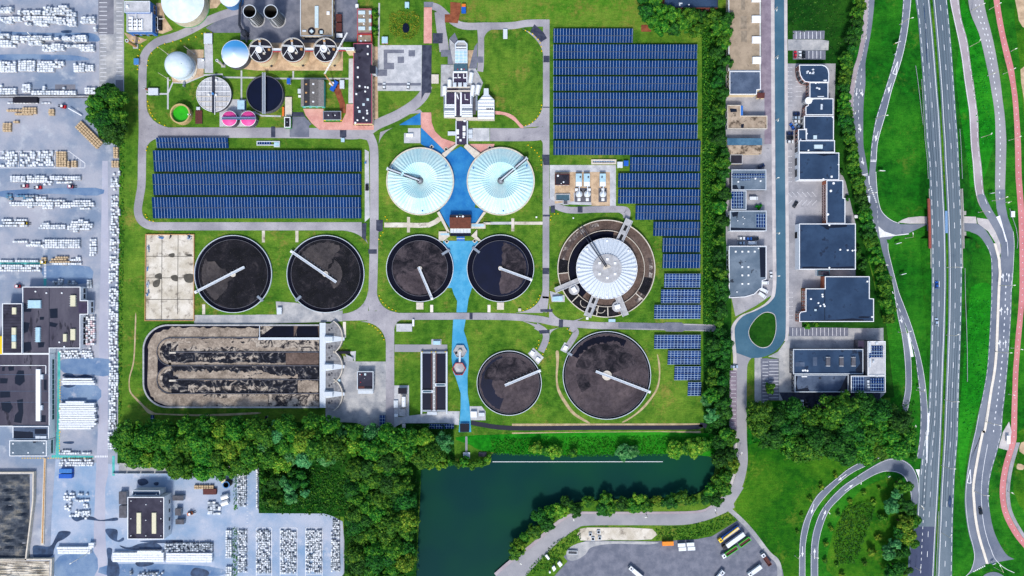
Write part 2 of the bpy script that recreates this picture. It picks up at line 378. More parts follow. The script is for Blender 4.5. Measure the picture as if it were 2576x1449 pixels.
road('works_path',G('12','1395,605 1600,606 1925,606'),74,5,'asphalt_pale',2)
C_=lambda t,a,b,c: corner(*G(t,'%s %s %s'%(a,b,c)))
sheet('works_road',[C_('00','1400,1300','1475,1000','1800,1300'),C_('00','1470,1385','1600,1385','1470,1449'),C_('g','1470,1380','1640,1385','1466,1520'),C_('11','1240,870','1210,960','1240,790'),C_('11','1070,870','870,870','1130,1010'),
  C_('10','1150,1385','920,1385','1190,1449'),C_('10','1250,1330','1380,1285','1235,1449'),C_('10','1650,1100','1330,1200','1690,1150'),
  C_('12','1130,260','1130,20','870,260'),C_('12','1215,250','1215,40','1440,250'),C_('12','1310,320','1050,338','1310,560'),C_('12','1390,320','1395,420','1480,316'),
  C_('20','320,400','315,560','100,285'),C_('20','312,1270','312,1050','60,1290'),C_('20','312,1300','312,1449','40,1425'),C_('22','310,250','305,30','30,250'),C_('22','372,330','376,150','560,332'),C_('22','300,380','60,318','290,470'),C_('22','378,420','380,480','480,398'),
  C_('10','1790,90','1780,60','1905,210'),C_('10','2260,300','2400,290','2290,460'),G('12','1120,230 1400,240 1400,330 1310,340 1120,330'),C_('21','380,625','370,560','460,640'),C_('21','1130,690','1060,688','1140,770'),C_('22','640,335','560,335','760,280')],8,'asphalt_works')
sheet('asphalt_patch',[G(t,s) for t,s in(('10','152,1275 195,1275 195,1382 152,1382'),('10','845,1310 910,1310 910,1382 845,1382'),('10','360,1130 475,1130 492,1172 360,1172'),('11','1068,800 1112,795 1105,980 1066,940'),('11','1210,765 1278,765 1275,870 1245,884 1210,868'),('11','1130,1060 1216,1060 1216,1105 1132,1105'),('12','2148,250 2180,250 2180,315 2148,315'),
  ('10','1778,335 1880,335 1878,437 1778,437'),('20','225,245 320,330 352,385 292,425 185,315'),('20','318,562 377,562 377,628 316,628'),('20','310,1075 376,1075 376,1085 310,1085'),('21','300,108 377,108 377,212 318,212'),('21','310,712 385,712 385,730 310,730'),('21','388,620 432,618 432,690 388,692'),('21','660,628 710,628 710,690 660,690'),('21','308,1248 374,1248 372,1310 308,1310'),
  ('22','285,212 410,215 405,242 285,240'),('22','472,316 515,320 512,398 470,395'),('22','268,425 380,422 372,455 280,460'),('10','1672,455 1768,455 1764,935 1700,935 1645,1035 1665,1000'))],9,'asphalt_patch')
sheet('asphalt_new',[G('10','340,1230 535,1212 535,1380 340,1380'),G('10','362,1175 490,1175 560,1250 540,1262 362,1235'),G('22','1070,352 1530,352 1550,345 1710,348 1730,372 2000,380 2040,400 2000,425 1740,425 1715,440 1550,437 1525,412 1070,405'),G('10','1862,505 1995,500 1995,650 1930,645 1930,570 1862,572'),G('10','1945,390 2000,330 2040,420 1985,560 1940,480'),G('10','2200,470 2230,430 2225,690 2140,690'),G('10','2225,570 2288,570 2288,632 2225,632'),G('10','1775,75 1785,20 1690,20 1690,72 1772,72')],9,'asphalt_new')
sheet('works_apron',[G('02','1950,272 2576,270 2576,362 1955,360'),G('12','0,268 210,268 200,135 420,150 560,210 700,250 872,225 872,335 0,362')],5,'concrete_old')
sheet('works_yard',[G('12','700,1205 905,740 1307,740 1307,1449 1030,1449 1025,1358 700,1340'),G('12','880,680 1000,740 880,900')],4,'concrete_old')
sheet('plant_apron',[G('g','2070,280 2420,60 2576,-200 3590,-200 3600,80 3596,450 3590,420 2420,400 2420,330 2150,330'),G('10','0,395 880,395 880,430 0,430')],3,'asphalt_new')
sheet('gravel_pad',[G('00','1880,500 2050,500 2050,760 1860,830 1740,830 1700,700 1880,640'),G('00','2415,600 2576,600 2576,710 2415,690'),G('10','0,430 875,430 875,710 0,710'),G('00','1250,330 1480,400 1410,440 1320,430'),G('00','1570,30 1630,30 1660,180 1740,300 1640,340 1575,330'),G('00','2060,0 2250,0 2180,80 2080,90'),G('10','1175,470 1225,470 1230,1200 1185,1200')],4,'gravel_tan')
sheet('works_slab',[G('00','2055,330 2138,330 2145,735 2060,735'),G('10','1227,455 1670,455 1665,915 1222,915'),G('10','935,590 980,590 980,1040 930,1040'),G('21','380,212 1045,212 1045,625 380,600'),G('10','1862,650 1990,650 1985,970 1858,970'),G('10','2125,690 2210,690 2285,830 2240,960 2140,960'),G('11','1095,55 1135,75 1145,740 1095,785'),G('00','2240,1000 2478,1000 2478,1120 2240,1120'),G('00','2210,1120 2576,1120 2576,1275 2210,1275'),
  G('12','1465,1295 1900,1240 2050,1240 2040,1380 1920,1360 1470,1360 1310,1449 1340,1300'),G('12','1390,980 1540,980 1540,1290 1390,1290'),G('12','1765,515 1865,515 1865,572 1765,572'),G('12','2150,1190 2270,1190 2310,1240 2310,1330 2160,1330'),G('12','1765,515 1865,515 1865,570 1765,570'),G('22','215,600 320,700 262,770 160,660'),G('22','530,545 590,590 545,655 485,625'),G('12','995,740 940,640 1005,635 1000,740'),G('22','380,30 530,75 530,140 400,140'),G('10','2140,1290 2350,1290 2350,1420 2140,1420'),G('10','1490,1340 1655,1340 1655,1440 1490,1440'),G('10','1530,1290 1655,1290 1655,1345 1530,1345')],5,'concrete_pale')
sheet('slab_dark_tiles',[G('10','1285,500 1490,500 1490,535 1322,535 1322,632 1390,632 1390,698 1285,698'),G('10','1425,570 1490,570 1490,635 1425,635'),G('10','1535,505 1600,505 1600,568 1535,568'),G('10','1225,700 1320,700 1320,765 1225,765'),G('10','1225,835 1660,835 1660,862 1225,862')],6,'asphalt_new')
sheet('gas_yard_gravel',[G('21','430,282 985,282 985,622 800,622 790,490 620,490 625,575 430,600')],6,'gravel_tan')
sheet('pink_paving',[G('10','1690,75 1770,75 1770,437 1688,437'),smooth(G('10','2400,1118 2500,1130 2590,1165 2650,1230 2696,1280 2660,1285 2600,1220 2500,1160 2402,1150'),3),G('10','475,1095 680,1095 680,1230 860,1230 905,1140 910,1048 980,1048 980,1260 1185,1260 1185,1308 640,1308 560,1240 500,1160'),
  G('10','1658,1132 1763,1132 1768,1230 1800,1320 1870,1390 1960,1420 2060,1449 1900,1520 1830,1449 1660,1280'),G('11','1830,0 2000,0 2000,20 1900,90'),G('11','2110,0 2400,0 2390,40 2250,90')],9,'brick_pink')
sheet('rust_slab',[G('10','1955,20 2060,30 2060,110 2030,235 1900,225 1900,145 1955,145'),G('10','830,800 850,900 900,1050 905,1140 850,1140 840,1050 780,900 780,840'),G('20','1300,250 1400,250 1400,320 1300,320')],9,'rust_soil')
sheet('blue_paving',[G('10','1440,1258 1658,1132 1658,1258'),G('10','1660,1280 1900,1520 1995,1620 1900,1590 1660,1449'),G('11','1660,0 1830,0 1930,100 2060,25 2210,120 2260,400 2200,640 2320,660 2240,800 1960,860 1840,680 1900,600 1960,400 1900,110 1760,45')],10,'blue_coating')
sheet('blue_path',[G('11','1885,975 2230,975 2300,1449 1830,1449'),smooth(G('12','1960,-40 1990,60 2025,130 2018,245 2120,245 2138,110 2185,-40'),1),G('12','1985,316 2110,316 2090,430 2115,500 2142,620 2140,760 2128,900 2130,1060 2150,1200 2165,1449 2040,1449 2060,1200 2060,1060 2010,900 1985,850 1968,700 1975,500')],10,'blue_coating_pale')
sheet('drying_bed',[G('02','1462,-540 1952,-540 1950,330 1455,330')],3,'concrete_tan')
sheet('worn_track',[smooth(G('02','1360,280 1372,280 1368,450 1360,650 1345,780 1310,900 1308,1000 1330,1060 1400,1130 1470,1200 1530,1240 1620,1262 2100,1270 2576,1250 2576,1268 2100,1290 1620,1275 1500,1265 1430,1190 1330,1085 1298,1020 1298,900 1330,780 1346,650'),3),
  smooth(G('22','440,640 470,640 470,760 458,900 480,1020 560,1160 640,1260 780,1350 760,1360 620,1280 530,1170 455,1030 440,880 445,740'),3),smooth(G('22','1460,660 1490,760 1490,900 1470,1010 1410,1110 1320,1220 1200,1310 1130,1350 1110,1345 1240,1265 1370,1130 1450,1010 1478,880 1470,760'),3)],3,'bare_soil')
sheet('ditch_track',[G('22','0,1365 1900,1362 1900,1382 0,1388'),G('23','0,5 1900,-10 1900,15 0,30')],2,'bare_soil')
road('drain_water',G('g','4740,4250 4830,4270 5152,4308 6000,4303 6950,4300 7050,4275 7110,4290'),46,3,'ditch_water',4)
road('works_path',G('13','2117,45 2117,200'),22,3,'paver_grey',2)
road('works_path',G('11','2290,798 2576,796'),26,3,'concrete_pale',2)
for s in('1690,780 1690,1100','2430,710 2430,1000','1470,945 1690,945','1690,940 1740,830 1870,835 2060,755 2240,748 2245,778 2600,783'): road('works_path',G('00',s),16,4,'concrete_pale',1)
for s in('375,715 375,790','0,790 935,792','0,1135 60,1165 250,1170','1240,30 1235,455'): road('works_path',G('10',s),16,4,'concrete_pale',1)
for t,s in(('11','1535,735 1535,890'),('11','75,872 75,990'),('11','412,872 412,988'),('12','1768,170 1768,245'),('12','2345,170 2345,245'),('02','2050,165 2050,265'),('21','8,748 8,878'),('21','25,797 308,797'),('12','890,340 890,500')): road('stepping_slab_path',G(t,s),30,5,'concrete_tan' if t!='12' else 'cream_kerb',1)
# ---------------------------------------------------------------- street, business plots
edge=lambda t,s,dx=0: [(x+dx,y) for x,y in G(t,s)]
SL=G('g','7792,-300 7793,0 7800,1449 7808,2400 7810,2890 7760,3030 7620,3120 7480,3180 7400,3280 7395,3400 7410,3550 7414,3700 7414,4340 7426,4600 7410,4760 7360,4900 7290,5020 7220,5080')
SR=G('g','7890,-300 7890,0 7898,1449 7906,2400 7908,3100 7905,3350 7890,3430 7830,3510 7740,3570 7640,3600 7560,3605 7530,3650 7516,3760 7514,4340 7524,4600 7515,4720 7475,4880 7400,5010 7340,5070')
strip('street',SL,SR,9,'asphalt_street',4)
strip('street_south',SL[10:],SR[10:],11,'asphalt_pale',4)
isl=smooth(G('v','1940,788 1950,800 1950,838 1936,868 1912,873 1890,856 1884,832 1898,806 1920,788'),4)
sheet('island_kerb',[[(q[0]*1.04-7670*.04,q[1]*1.04-3320*.04) for q in isl]],11,'sidewalk')
sheet('island_grass',[isl],13,'grass_dark')
strip('sidewalk',[(x-36,y) for x,y in SL[:14]],SL[:14],7,'sidewalk',4)
strip('sidewalk',[(x,y) for x,y in SR[:7]],[(x+32,y) for x,y in SR[:7]],7,'sidewalk',4)
sheet('paver_strip',[G('20','2505,-300 2610,-300 2610,1449 2540,1449 2540,940 2505,940')],5,'paver_lilac')
sheet('unit_forecourt',[G('v','1826,175 1945,175 1952,735 1900,770 1850,796 1838,740 1826,600')],3,'paver_grey')
sheet('unit_forecourt',[G('30','170,640 680,640 660,1449 170,1449'),G('31','178,0 600,0 780,380 880,800 880,1449 178,1449'),G('32','180,0 330,0 340,395 190,395')],4,'paver_grey')
sheet('car_park',[G('30','250,310 570,310 565,395 250,395'),G('30','250,508 578,508 578,600 250,600'),G('32','210,395 805,400 805,485 210,485'),G('32','0,712 108,712 108,1130 0,1130'),G('22','2500,710 2576,705 2576,1190 2510,1180')],7,'asphalt_new')
sheet('car_park_lane',[G('30','200,398 540,398 612,412 606,505 200,508'),G('32','190,487 1160,400 1170,1070 1100,1130 110,1130 110,710 0,690 100,640 170,540'),G('32','806,404 1130,405 1160,450 806,487'),G('22','2440,700 2515,700 2515,1190 2440,1170')],6,'concrete_old')
sheet('car_park_painted_shade',[G('32','110,1050 1130,1055 1120,1190 480,1230 150,1130')],8,'asphalt_patch')  # shade of the grove painted over the bays as a dark sheet
sheet('parking_strip',[G('22','2190,830 2260,830 2262,1449 2186,1449')],10,'paver_lilac')
mb=MB()
def dline(t,x0,y0,x1,y1,w=5,z=.2,dash=0):
    a,b=Vector(G(t,'%g,%g'%(x0,y0))[0]),Vector(G(t,'%g,%g'%(x1,y1))[0]); L=(b-a).length; n=max(1,int(L/dash)) if dash else 1
    for k in range(n):
        p=a+(b-a)*(k/n); q=a+(b-a)*((k+(.5 if dash else 1))/n); d=(q-p).normalized(); e=Vector((-d.y,d.x))*w/2
        mb.flat([W(p-e),W(q-e),W(q+e),W(p+e)],z)
for x in range(283,570,41): dline('30',x,320,x,392)
for x in range(290,570,40): dline('30',x,512,x,592)
for x in range(248,800,40): dline('32',x,402,x,480,4)
for y in range(740,1130,33): dline('32',10,y,105,y,4)
for y in range(745,1190,34): dline('22',2520,y,2576,y,4)
for x in range(520,1050,40): dline('32',x,1140,x,1215,3,.22)
for y in range(680,1100,42): dline('30',185,y,250,y,5,.12,14)
for y in range(820,1010,50): dline('30',280,y,350,y,5,.12,14)
for y in(70,125,185,235,290,335,380): dline('31',185,y,245,y,5,.12,14)
for k in range(6): dline('31',195+k*50,485,240+k*50,535,5,.12,14); dline('31',240+k*50,570,190+k*50,620,5,.12,14)
for y in range(50,340,45): dline('32',185,y,255,y,4,.12,14)
for y in range(850,1449,42): dline('22',2205,y,2255,y,6,.24,11)
for y in range(0,40,10): dline('23',2200,y,2255,y,6,.24,11)
mb.build('parking_marking','marking_white',kind='structure')
# ---------------------------------------------------------------- south-east road, lorry park
A=G('23','-160,1449 0,1310 200,1160 380,1000 520,890 650,832 850,828 1350,828 1850,818 2000,765 2110,680 2200,560')
B=G('23','100,1500 200,1380 420,1150 540,1050 660,968 780,940 1350,938 1700,936 1900,905 2080,840 2180,760 2290,620')
strip('lane_road',A,B,8,'asphalt_pale',4)
strip('lane_road',A,[(a[0]-(20 if i<5 else 0),a[1]-(26)) for i,a in enumerate(A)],7,'asphalt_lilac',4)
strip('lane_sidewalk',SL[14:],[(x-28,y-(6 if y>4700 else 0)) for x,y in SL[14:]],8,'sidewalk',4)
sheet('lane_junction',[G('23','2080,690 2260,520 2330,560 2230,720 2240,760 2150,810 2060,850')],10,'asphalt_pale')
sheet('lorry_park',[G('23','380,1500 560,1300 520,1255 640,1130 760,1090 1430,1100 1850,1080 2010,1050 2270,890 2420,1010 2576,1190 2720,1380 2740,1500')],4,'asphalt_new')
sheet('lorry_park_dust',[smooth(G('23','560,1180 700,1110 900,1100 1440,1105 1380,1130 1000,1125 800,1160 740,1230 640,1290 560,1280'),4)],5,'concrete_old')
sheet('lorry_park_gravel',[smooth(G('23','685,975 900,962 1410,975 1405,1080 1000,1085 690,1090'),2)],4,'concrete_tan')
road('lane_path',G('23','2170,765 2300,880 2420,1010 2576,1215 2660,1290 2690,1370 2690,1500'),46,6,'concrete_old',4)
# ---------------------------------------------------------------- motorway on its low flyover, ramps, east road, cycle path
def interp(T):
    ys=[p[0] for p in T]
    def f(y):
        if y<=T[0][0]: i=0
        elif y>=T[-1][0]: i=len(T)-2
        else: i=max(k for k in range(len(T)-1) if T[k][0]<=y)
        (a,b),(c,d)=T[i],T[i+1]; return b+(d-b)*(y-a)/(c-a)
    return f
def E(*segs):      # segs: (tile,'x,y x,y ...') -> list of (gx,gy)
    o=[]
    for t,s in segs: o+=G(t,s)
    return o
def rs(P,ys): # resample an edge by y
    f=interp([(y,x) for x,y in sorted(P,key=lambda q:q[1])]); return [(f(y),y) for y in ys]
FY=2290.
def zh(g):
    u=abs(g[1]-FY)/1750.
    return 0 if u>=1 else 5.*(.5+.5*math.cos(PI*u))
wl=E(('30','1493,-200 1496,0 1522,200 1542,450 1562,700 1580,950 1590,1150 1606,1449'),('31','1622,100 1629,200 1639,400 1647,650 1654,850 1657,1050 1659,1250 1659,1449'),('32','1657,120 1655,300 1650,500 1645,700 1638,900 1630,1100 1625,1260 1600,1400'),('33','885,100 870,240 858,400 852,480 815,640 805,720 802,819 800,900'))
wr=E(('30','1600,-200 1612,0 1642,300 1667,600 1690,900 1712,1150 1728,1449'),('31','1741,250 1756,550 1766,750 1770,900 1776,1150 1778,1400'),('32','1772,200 1766,450 1755,700 1745,1000 1735,1300'),('33','976,30 960,350 945,600 935,819 932,900'))
el=E(('30','1660,-200 1672,0 1700,300 1730,650 1752,950 1765,1200 1783,1449'),('31','1790,200 1800,350 1815,650 1822,850 1828,1050 1832,1300'),('32','1828,300 1815,700 1803,1000 1793,1250'),('33','1008,30 990,330 975,700 970,819 968,900'))
er=E(('30','1775,-200 1790,0 1815,250 1840,550 1860,850 1880,1150 1903,1449'),('31','1915,300 1928,600 1935,800 1938,1100 1942,1300'),('32','1935,250 1925,600 1912,950 1905,1200'),('33','1073,30 1055,250 1045,500 1040,819 1038,900'))
YS=[-200+k*100 for k in range(62)]
wl,wr,el,er=[rs(p,YS) for p in(wl,wr,el,er)]
off=lambda P,d:[(x+d,y) for x,y in P]
strip('motorway',off(wl,-12),off(wr,16),12,'asphalt_motorway',1,zh)
strip('motorway',off(el,-14),off(er,12),12,'asphalt_motorway',1,zh)
i0=[i for i,y in enumerate(YS) if y>=5240][0]
strip('motorway_dark_section',off(wl,4)[i0:],wr[i0:],14,'asphalt_motorway_dark',1)
strip('motorway_verge',off(wr,16),off(el,-14),10,'grass_rough',1,zh)
patchy('wheel_wear',(76,90,102),(100,112,122),.1,fine=.12,stretch=(1,.1,1))
for A_,B_,ts in((wl,wr,(.2,.36,.66,.84)),(el,er,(.14,.34,.6,.8))):
    for t_ in ts: C_=[(a[0]+(b[0]-a[0])*t_,a[1]) for a,b in zip(A_,B_)][:54]; strip('wheel_track',off(C_,-5),off(C_,5),13,'wheel_wear',1,zh)
sheet('tar_repair',[smooth(G(t,q),3) for t,q in(('30','1562,60 1572,90 1592,420 1602,640 1592,600 1580,300'),('30','1612,740 1640,880 1632,1000 1616,860'),('31','1676,560 1686,600 1684,640 1674,600'),('32','1665,440 1680,520 1672,600 1660,520'),('32','1908,700 1920,760 1905,820 1898,760'),('33','1030,360 1042,380 1036,430 1022,410'))],22,'wet_stain')
# embankments (closed where the lane passes underneath)
def bank(P,d,ya,yb):
    idx=[i for i,y in enumerate(YS) if ya<=y<=yb and zh((0,y))>.02]
    mb=MB();V=[];F=[]
    for i in idx:
        a=P[i]; z=zh(a); V+=[W(a,z+.2),W((a[0]+d*(.3+z*.42),a[1]),0.05)]
    for k in range(len(idx)-1):
        q=(2*k,2*k+1,2*k+3,2*k+2); a,b,c=[V[j] for j in q[:3]]
        F.append(q if (b-a).cross(c-a).z>0 else q[::-1])
    mb.add(V,F); return mb.build('embankment','grass_verge',kind='structure')
LY=(2140,2350)
for P,d in((off(wl,-12),-48),(off(er,12),48)):
    bank(P,d,500,LY[0]-20); bank(P,d,LY[1]+20,4100)
# markings
mk=MB()
def solid(P,z0,w=.25,zf=None,pts=None):
    mk.ribbon([W(p,(zf(p) if zf else 0)) for p in P],w,z0)
def dashes(P,z0,dash,gap,w=.25,zf=None,start=0.):
    Q=[W(p,(zf(p) if zf else 0)) for p in P]; acc=0; L=[0]
    for a,b in zip(Q,Q[1:]): L.append(L[-1]+(b-a).length)
    def at(s):
        for i in range(len(Q)-1):
            if L[i+1]>=s: return Q[i].lerp(Q[i+1],(s-L[i])/max(1e-6,L[i+1]-L[i]))
        return Q[-1]
    s=start
    while s+dash<L[-1]:
        mk.ribbon([at(s),at(s+dash/2),at(s+dash)],w,z0); s+=dash+gap
mid=lambda A,B,t=.5:[(a[0]+(b[0]-a[0])*t,a[1]) for a,b in zip(A,B)]
solid(wr,.31,.32,zh); solid(el,.31,.32,zh)
dashes(wl[:51],.31,3.6,2.2,.28,zh); dashes(er,.31,3.6,2.2,.28,zh)
wm=mid(wl[:50],wr[:50],.53); dashes(wm,.31,3.4,8.6,.28,zh,2.2); dashes(mid(el,er,.47),.31,3.4,8.6,.28,zh,3.2)
LB=E(('32','1625,1260 1612,1449'),('33','897,150 888,340 882,480 874,640 866,819 862,900')); dashes(LB,.33,1.6,2.2,.3)
dashes(E(('32','1695,850 1680,1200'),('33','938,90 925,300 910,560 900,819')),.33,3.4,8.6,.28)
solid(E(('33','858,230 858,400 853,480')),.31,.28)
sheet('motorway_gore',[G('33','895,0 910,0 905,175 900,178'),G('32','1600,1258 1623,1258 1618,1449 1600,1449'),G('33','838,212 862,212 858,262'),G('32','1400,455 1418,455 1463,690 1432,695'),G('31','1108,828 1170,880 1280,916 1410,900 1418,908 1122,942'),G('31','2292,735 2330,718 2402,980 2390,985 2355,860')],15,'marking_white')
# ramps
RA=E(('30','1012,-200 1010,0 992,300 946,560 905,690 882,830 857,1000 862,1200 872,1449'),('31','905,100 928,250 952,320 985,450 1012,600 1040,740 1095,900 1120,960'))
RAr=E(('30','1074,-200 1072,0 1040,300 985,600 980,700 980,850 965,1000 958,1200 960,1449'),('31','975,100 1000,250 1012,330 1030,470 1062,600 1098,740 1112,840 1122,940'))
strip('slip_road',RA,RAr,9,'asphalt_ramp',4)
strip('slip_road_sidewalk',[(x-(44 if y<1100 else 10),y) for x,y in RA[:8]],RA[:8],7,'asphalt_lilac',4)
dashes(smooth(off(RA[:8],3),4,False),.22,1.6,1.2,.16); dashes(smooth([((a[0]+b[0])/2,a[1]) for a,b in zip(RA[4:9],RAr[4:9])],4,False),.22,1.4,2.8,.3)
RB=E(('30','1366,-200 1360,0 1345,200 1325,350 1268,600 1200,830 1130,1050 1080,1220 1042,1449'),('31','1030,150 1020,280 1012,330 1025,420 1050,500 1085,590 1150,700 1230,770 1300,800 1405,808 1620,800'))
RBr=E(('30','1446,-200 1440,0 1420,200 1390,400 1345,600 1290,770 1240,930 1190,1130 1108,1420'),('31','1092,170 1082,280 1085,360 1092,420 1105,560 1112,700 1118,800 1140,850 1200,890 1290,912 1400,905 1620,874'))
strip('slip_road',RB,RBr,8,'asphalt_ramp',4)
sheet('slip_road_junction',[G('31','980,440 1025,400 1100,590 1150,690 1240,770 1330,812 1330,915 1280,918 1225,960 1180,960 1120,945 1060,800 1010,620')],9,'asphalt_ramp')
solid(smooth(off(RBr[:10],-4),4,False),.22,.3); dashes(smooth(off(RB[:10],5),4,False),.22,3.2,1.6,.28)
solid(smooth(E(('31','1084,280 1092,420 1110,580 1150,690 1235,765 1320,800')),4,False),.24,.28)
dashes(smooth(E(('31','1012,610 1050,740 1110,940')),3,False),.24,1.8,1.4,.16); dashes(smooth(E(('31','1097,620 1105,800 1110,830')),3,False),.24,1.6,1.4,.16)
for k in range(9):
    x,y=1028+k*7.2,425+k*19.5; mk.flat([W(g,lift()) for g in G('31','%g,%g %g,%g %g,%g'%(x-6,y-6,x-4,y+10,x+14,y+5))],.26)
for a in('1030,160 1090,160 1088,167 1030,167','1030,173 1088,173 1087,180 1030,180','925,312 1000,296 1002,303 926,320','930,324 1000,310 1001,315 931,331'): mk.flat([W(g,lift()) for g in G('31',a)],.26)
mk.flat([W(g,lift()) for g in G('31','1005,325 1018,320 1022,408 1014,410')],.26)
# lane arrows
def arrow(t,x,y,a,L=70,w=22,turn=0):
    ca,sa=math.cos(math.radians(a)),math.sin(math.radians(a)); gx,gy=G(t,'%g,%g'%(x,y))[0]
    f=lambda u,v:(gx+u*ca-v*sa,gy+u*sa+v*ca)
    for P in([(-L/2,-3),(L*.1,-3.5),(L*.1,3.5),(-L/2,3)],[(L*.1,-w/2),(L/2,0),(L*.1,w/2)]): mk.flat([W(f(*q)) for q in P],.36)
    if turn: mk.flat([W(f(*q)) for q in((-L*.1,0),(-L*.02,0),(L*.2,turn*w*.7),(-L*.02,turn*w*.9))],.362)
for t,x,y,a,L,tu in(('30',889,930,95,85,0),('30',946,935,85,80,1),('30',925,1290,82,80,1),('30',1222,890,107,110,1),('30',1092,1375,105,110,1),('31',952,175,78,80,1),('32',1340,320,80,70,1),('31',2362,1340,-92,85,-1),('31',2420,1340,-88,85,0),('32',2345,230,-90,85,-1),('32',2405,230,-90,85,0),('32',2330,560,-92,85,-1),('32',2388,560,-90,85,0)): arrow(t,x,y,a,L,24,tu)
for x,y,a in((420,258,143),(252,437,105),(195,680,90),(460,315,-38),(318,470,-68),(264,690,-90)): arrow('33',x,y,a,110,26)
for t,P in(('30',('1303,620','1252,740','1285,752')),('33',('1148,212','1130,288','1152,290'))):
    a,b,c=[G(t,q)[0] for q in P]
    for p,q in((a,b),(b,c),(c,a)): mk.ribbon([W(p),W(q)],.5,.37+.004*(p==b)+.008*(p==c))
# the lane under the motorway and beyond
UA=E(('31','1600,800 1970,795 2090,800 2150,830 2200,880 2270,1000 2310,1150 2322,1300'),('32','2312,0 2300,300 2285,650 2265,850 2230,1050 2200,1250 2165,1449'),('33','1215,0 1185,150 1162,300 1165,400 1175,500 1195,600 1225,700 1240,750'))
UB=E(('31','1600,874 1975,875 2050,890 2130,930 2200,1030 2240,1130 2249,1300'),('32','2247,0 2240,250 2218,650 2200,850 2160,1080 2110,1300 2083,1449'),('33','1172,20 1145,140 1125,280 1119,400 1130,510 1145,590 1165,660 1172,720 1150,790 1110,830'))
UA.insert(7,tuple((a+b)/2 for a,b in zip(UA[6],UA[7]))) if len(UA)<len(UB) else None
n=min(len(UA),len(UB)); 
strip('lane_road',UA[:n],UB[:n],5,'asphalt_ramp',4)
L1=G('30','1822,-200 1830,0 1870,200 1918,420 1950,600 1975,800 2005,1000 2025,1150 2040,1449')+G('31','2060,200 2075,400 2095,520 2130,620 2215,760 2300,900 2345,1020')
L2=G('30','1910,-200 1922,0 1950,200 2005,400 2040,650 2072,850 2097,1050 2115,1200 2124,1449')+G('31','2152,250 2170,470 2195,550 2225,630 2290,725 2350,850 2400,1000')
strip('east_road',L1,L2,6,'asphalt_lilac',4)
dashes(smooth(off(L2[:13],-14),4,False),.2,3.4,2.4,.26); solid(smooth(off(L1[:12],5),4,False),.2,.3)
M1=G('30','2000,-200 2015,0 2045,150 2120,330 2160,480 2195,640 2225,780 2250,930 2270,1050 2285,1200 2290,1449')+G('31','2288,200 2285,400 2292,560 2312,690 2345,860 2345,1050 2326,1300')+G('32','2316,0 2300,300 2285,650 2265,850 2230,1050 2200,1250 2165,1449')+G('33','1217,0 1188,150 1165,300 1168,400 1178,500 1197,600 1227,700 1247,750')
M2=G('30','2150,-200 2170,0 2200,150 2235,280 2275,450 2312,650 2340,830 2360,1000 2380,1150 2392,1300 2398,1449')+G('31','2390,300 2384,480 2385,600 2412,740 2465,880 2475,1020 2462,1300')+G('32','2452,0 2445,250 2430,500 2412,760 2380,1100 2362,1250 2350,1449')+G('33','1328,10 1300,120 1268,230 1253,340 1262,460 1290,580 1350,690 1400,722')
strip('east_road',M1,M2,8,'asphalt_pale',4)
sheet('east_road_resurfacing',[smooth(G('31','2290,460 2386,458 2385,600 2410,735 2465,880 2473,1020 2465,1200 2455,1449 2325,1449 2346,1040 2320,740 2296,640'),1),G('31','2105,515 2172,498 2200,560 2250,660 2300,740 2350,860 2390,980 2340,1010 2290,890 2215,760 2140,640')],9,'asphalt_ramp')
sheet('east_road_resurfacing',[a for a in [smooth(M1[18:],4,False)+smooth(M2[18:],4,False)[::-1]]],9,'asphalt_ramp')
ctr=lambda A,B,t:[(a[0]+(b[0]-a[0])*t,a[1]+(b[1]-a[1])*t) for a,b in zip(A,B)]
dashes(smooth(ctr(M1[:14],M2[:14],.42),4,False),.23,1.1,2.6,.5); dashes(smooth(ctr(M1[:6],M2[:6],.66),4,False),.23,1.1,2.6,.5)
dashes(smooth(ctr(M1[17:26],M2[17:26],.55),4,False),.24,1.3,2.5,.55); dashes(smooth(ctr(M1[17:30],M2[17:30],.95),4,False),.24,2.6,1.8,.22)
solid(smooth(G('33','1248,70 1228,180 1215,280 1212,380 1225,520 1250,620 1265,660 1290,720 1340,770 1400,800'),4,False),.25,.28); solid(smooth(ctr(UA,UB,.93)[12:],3,False),.25,.22); dashes(smooth(ctr(UA,UB,.93)[4:13],3,False),.25,2.4,1.8,.2)
solid(smooth(M2[15:19],4,False),.24,.2); solid(smooth(G('31','2404,980 2412,1130'),1,False),.25,.22); solid(smooth(G('31','2412,1130 2405,985 2345,800'),2,False),.252,.2)
strip('central_kerb',UA[5:n],ctr(UA,M1[-n:] if 0 else [(x+26,y) for x,y in UA],1.)[5:n],16,'cream_kerb',4)
sheet('lane_shoulder',[G('31','1305,790 1350,762 1410,740 1530,728 1600,730 1600,800 1420,802'),G('31','1968,728 2090,732 2100,800 1970,795'),G('31','2100,742 2230,760 2290,840 2330,960 2345,1080 2316,1160 2290,1000 2215,880 2110,800')],7,'sidewalk')
CP1=G('30','2250,-200 2270,0 2300,200 2340,400 2375,560 2410,700 2440,850 2460,1000 2475,1200 2485,1449')+G('31','2490,300 2500,450 2515,650 2525,850 2530,1100 2530,1449')+G('32','2515,250 2490,500 2480,650 2465,850 2460,1000 2450,1250 2445,1449')+G('33','1375,60 1335,200 1318,320 1325,420 1350,500 1400,590 1456,660 1520,740')
CP2=G('30','2310,-200 2330,0 2360,200 2400,400 2442,560 2475,700 2495,850 2515,1000 2530,1200 2545,1449')+G('31','2552,300 2562,450 2577,650 2587,850 2592,1100 2592,1449')+G('32','2570,250 2547,500 2530,700 2517,900 2512,1050 2508,1250 2504,1449')+G('33','1410,60 1370,200 1352,320 1358,420 1385,495 1435,580 1480,640 1550,720')
strip('cycle_path',CP1,CP2,5,'cycle_pink',4)
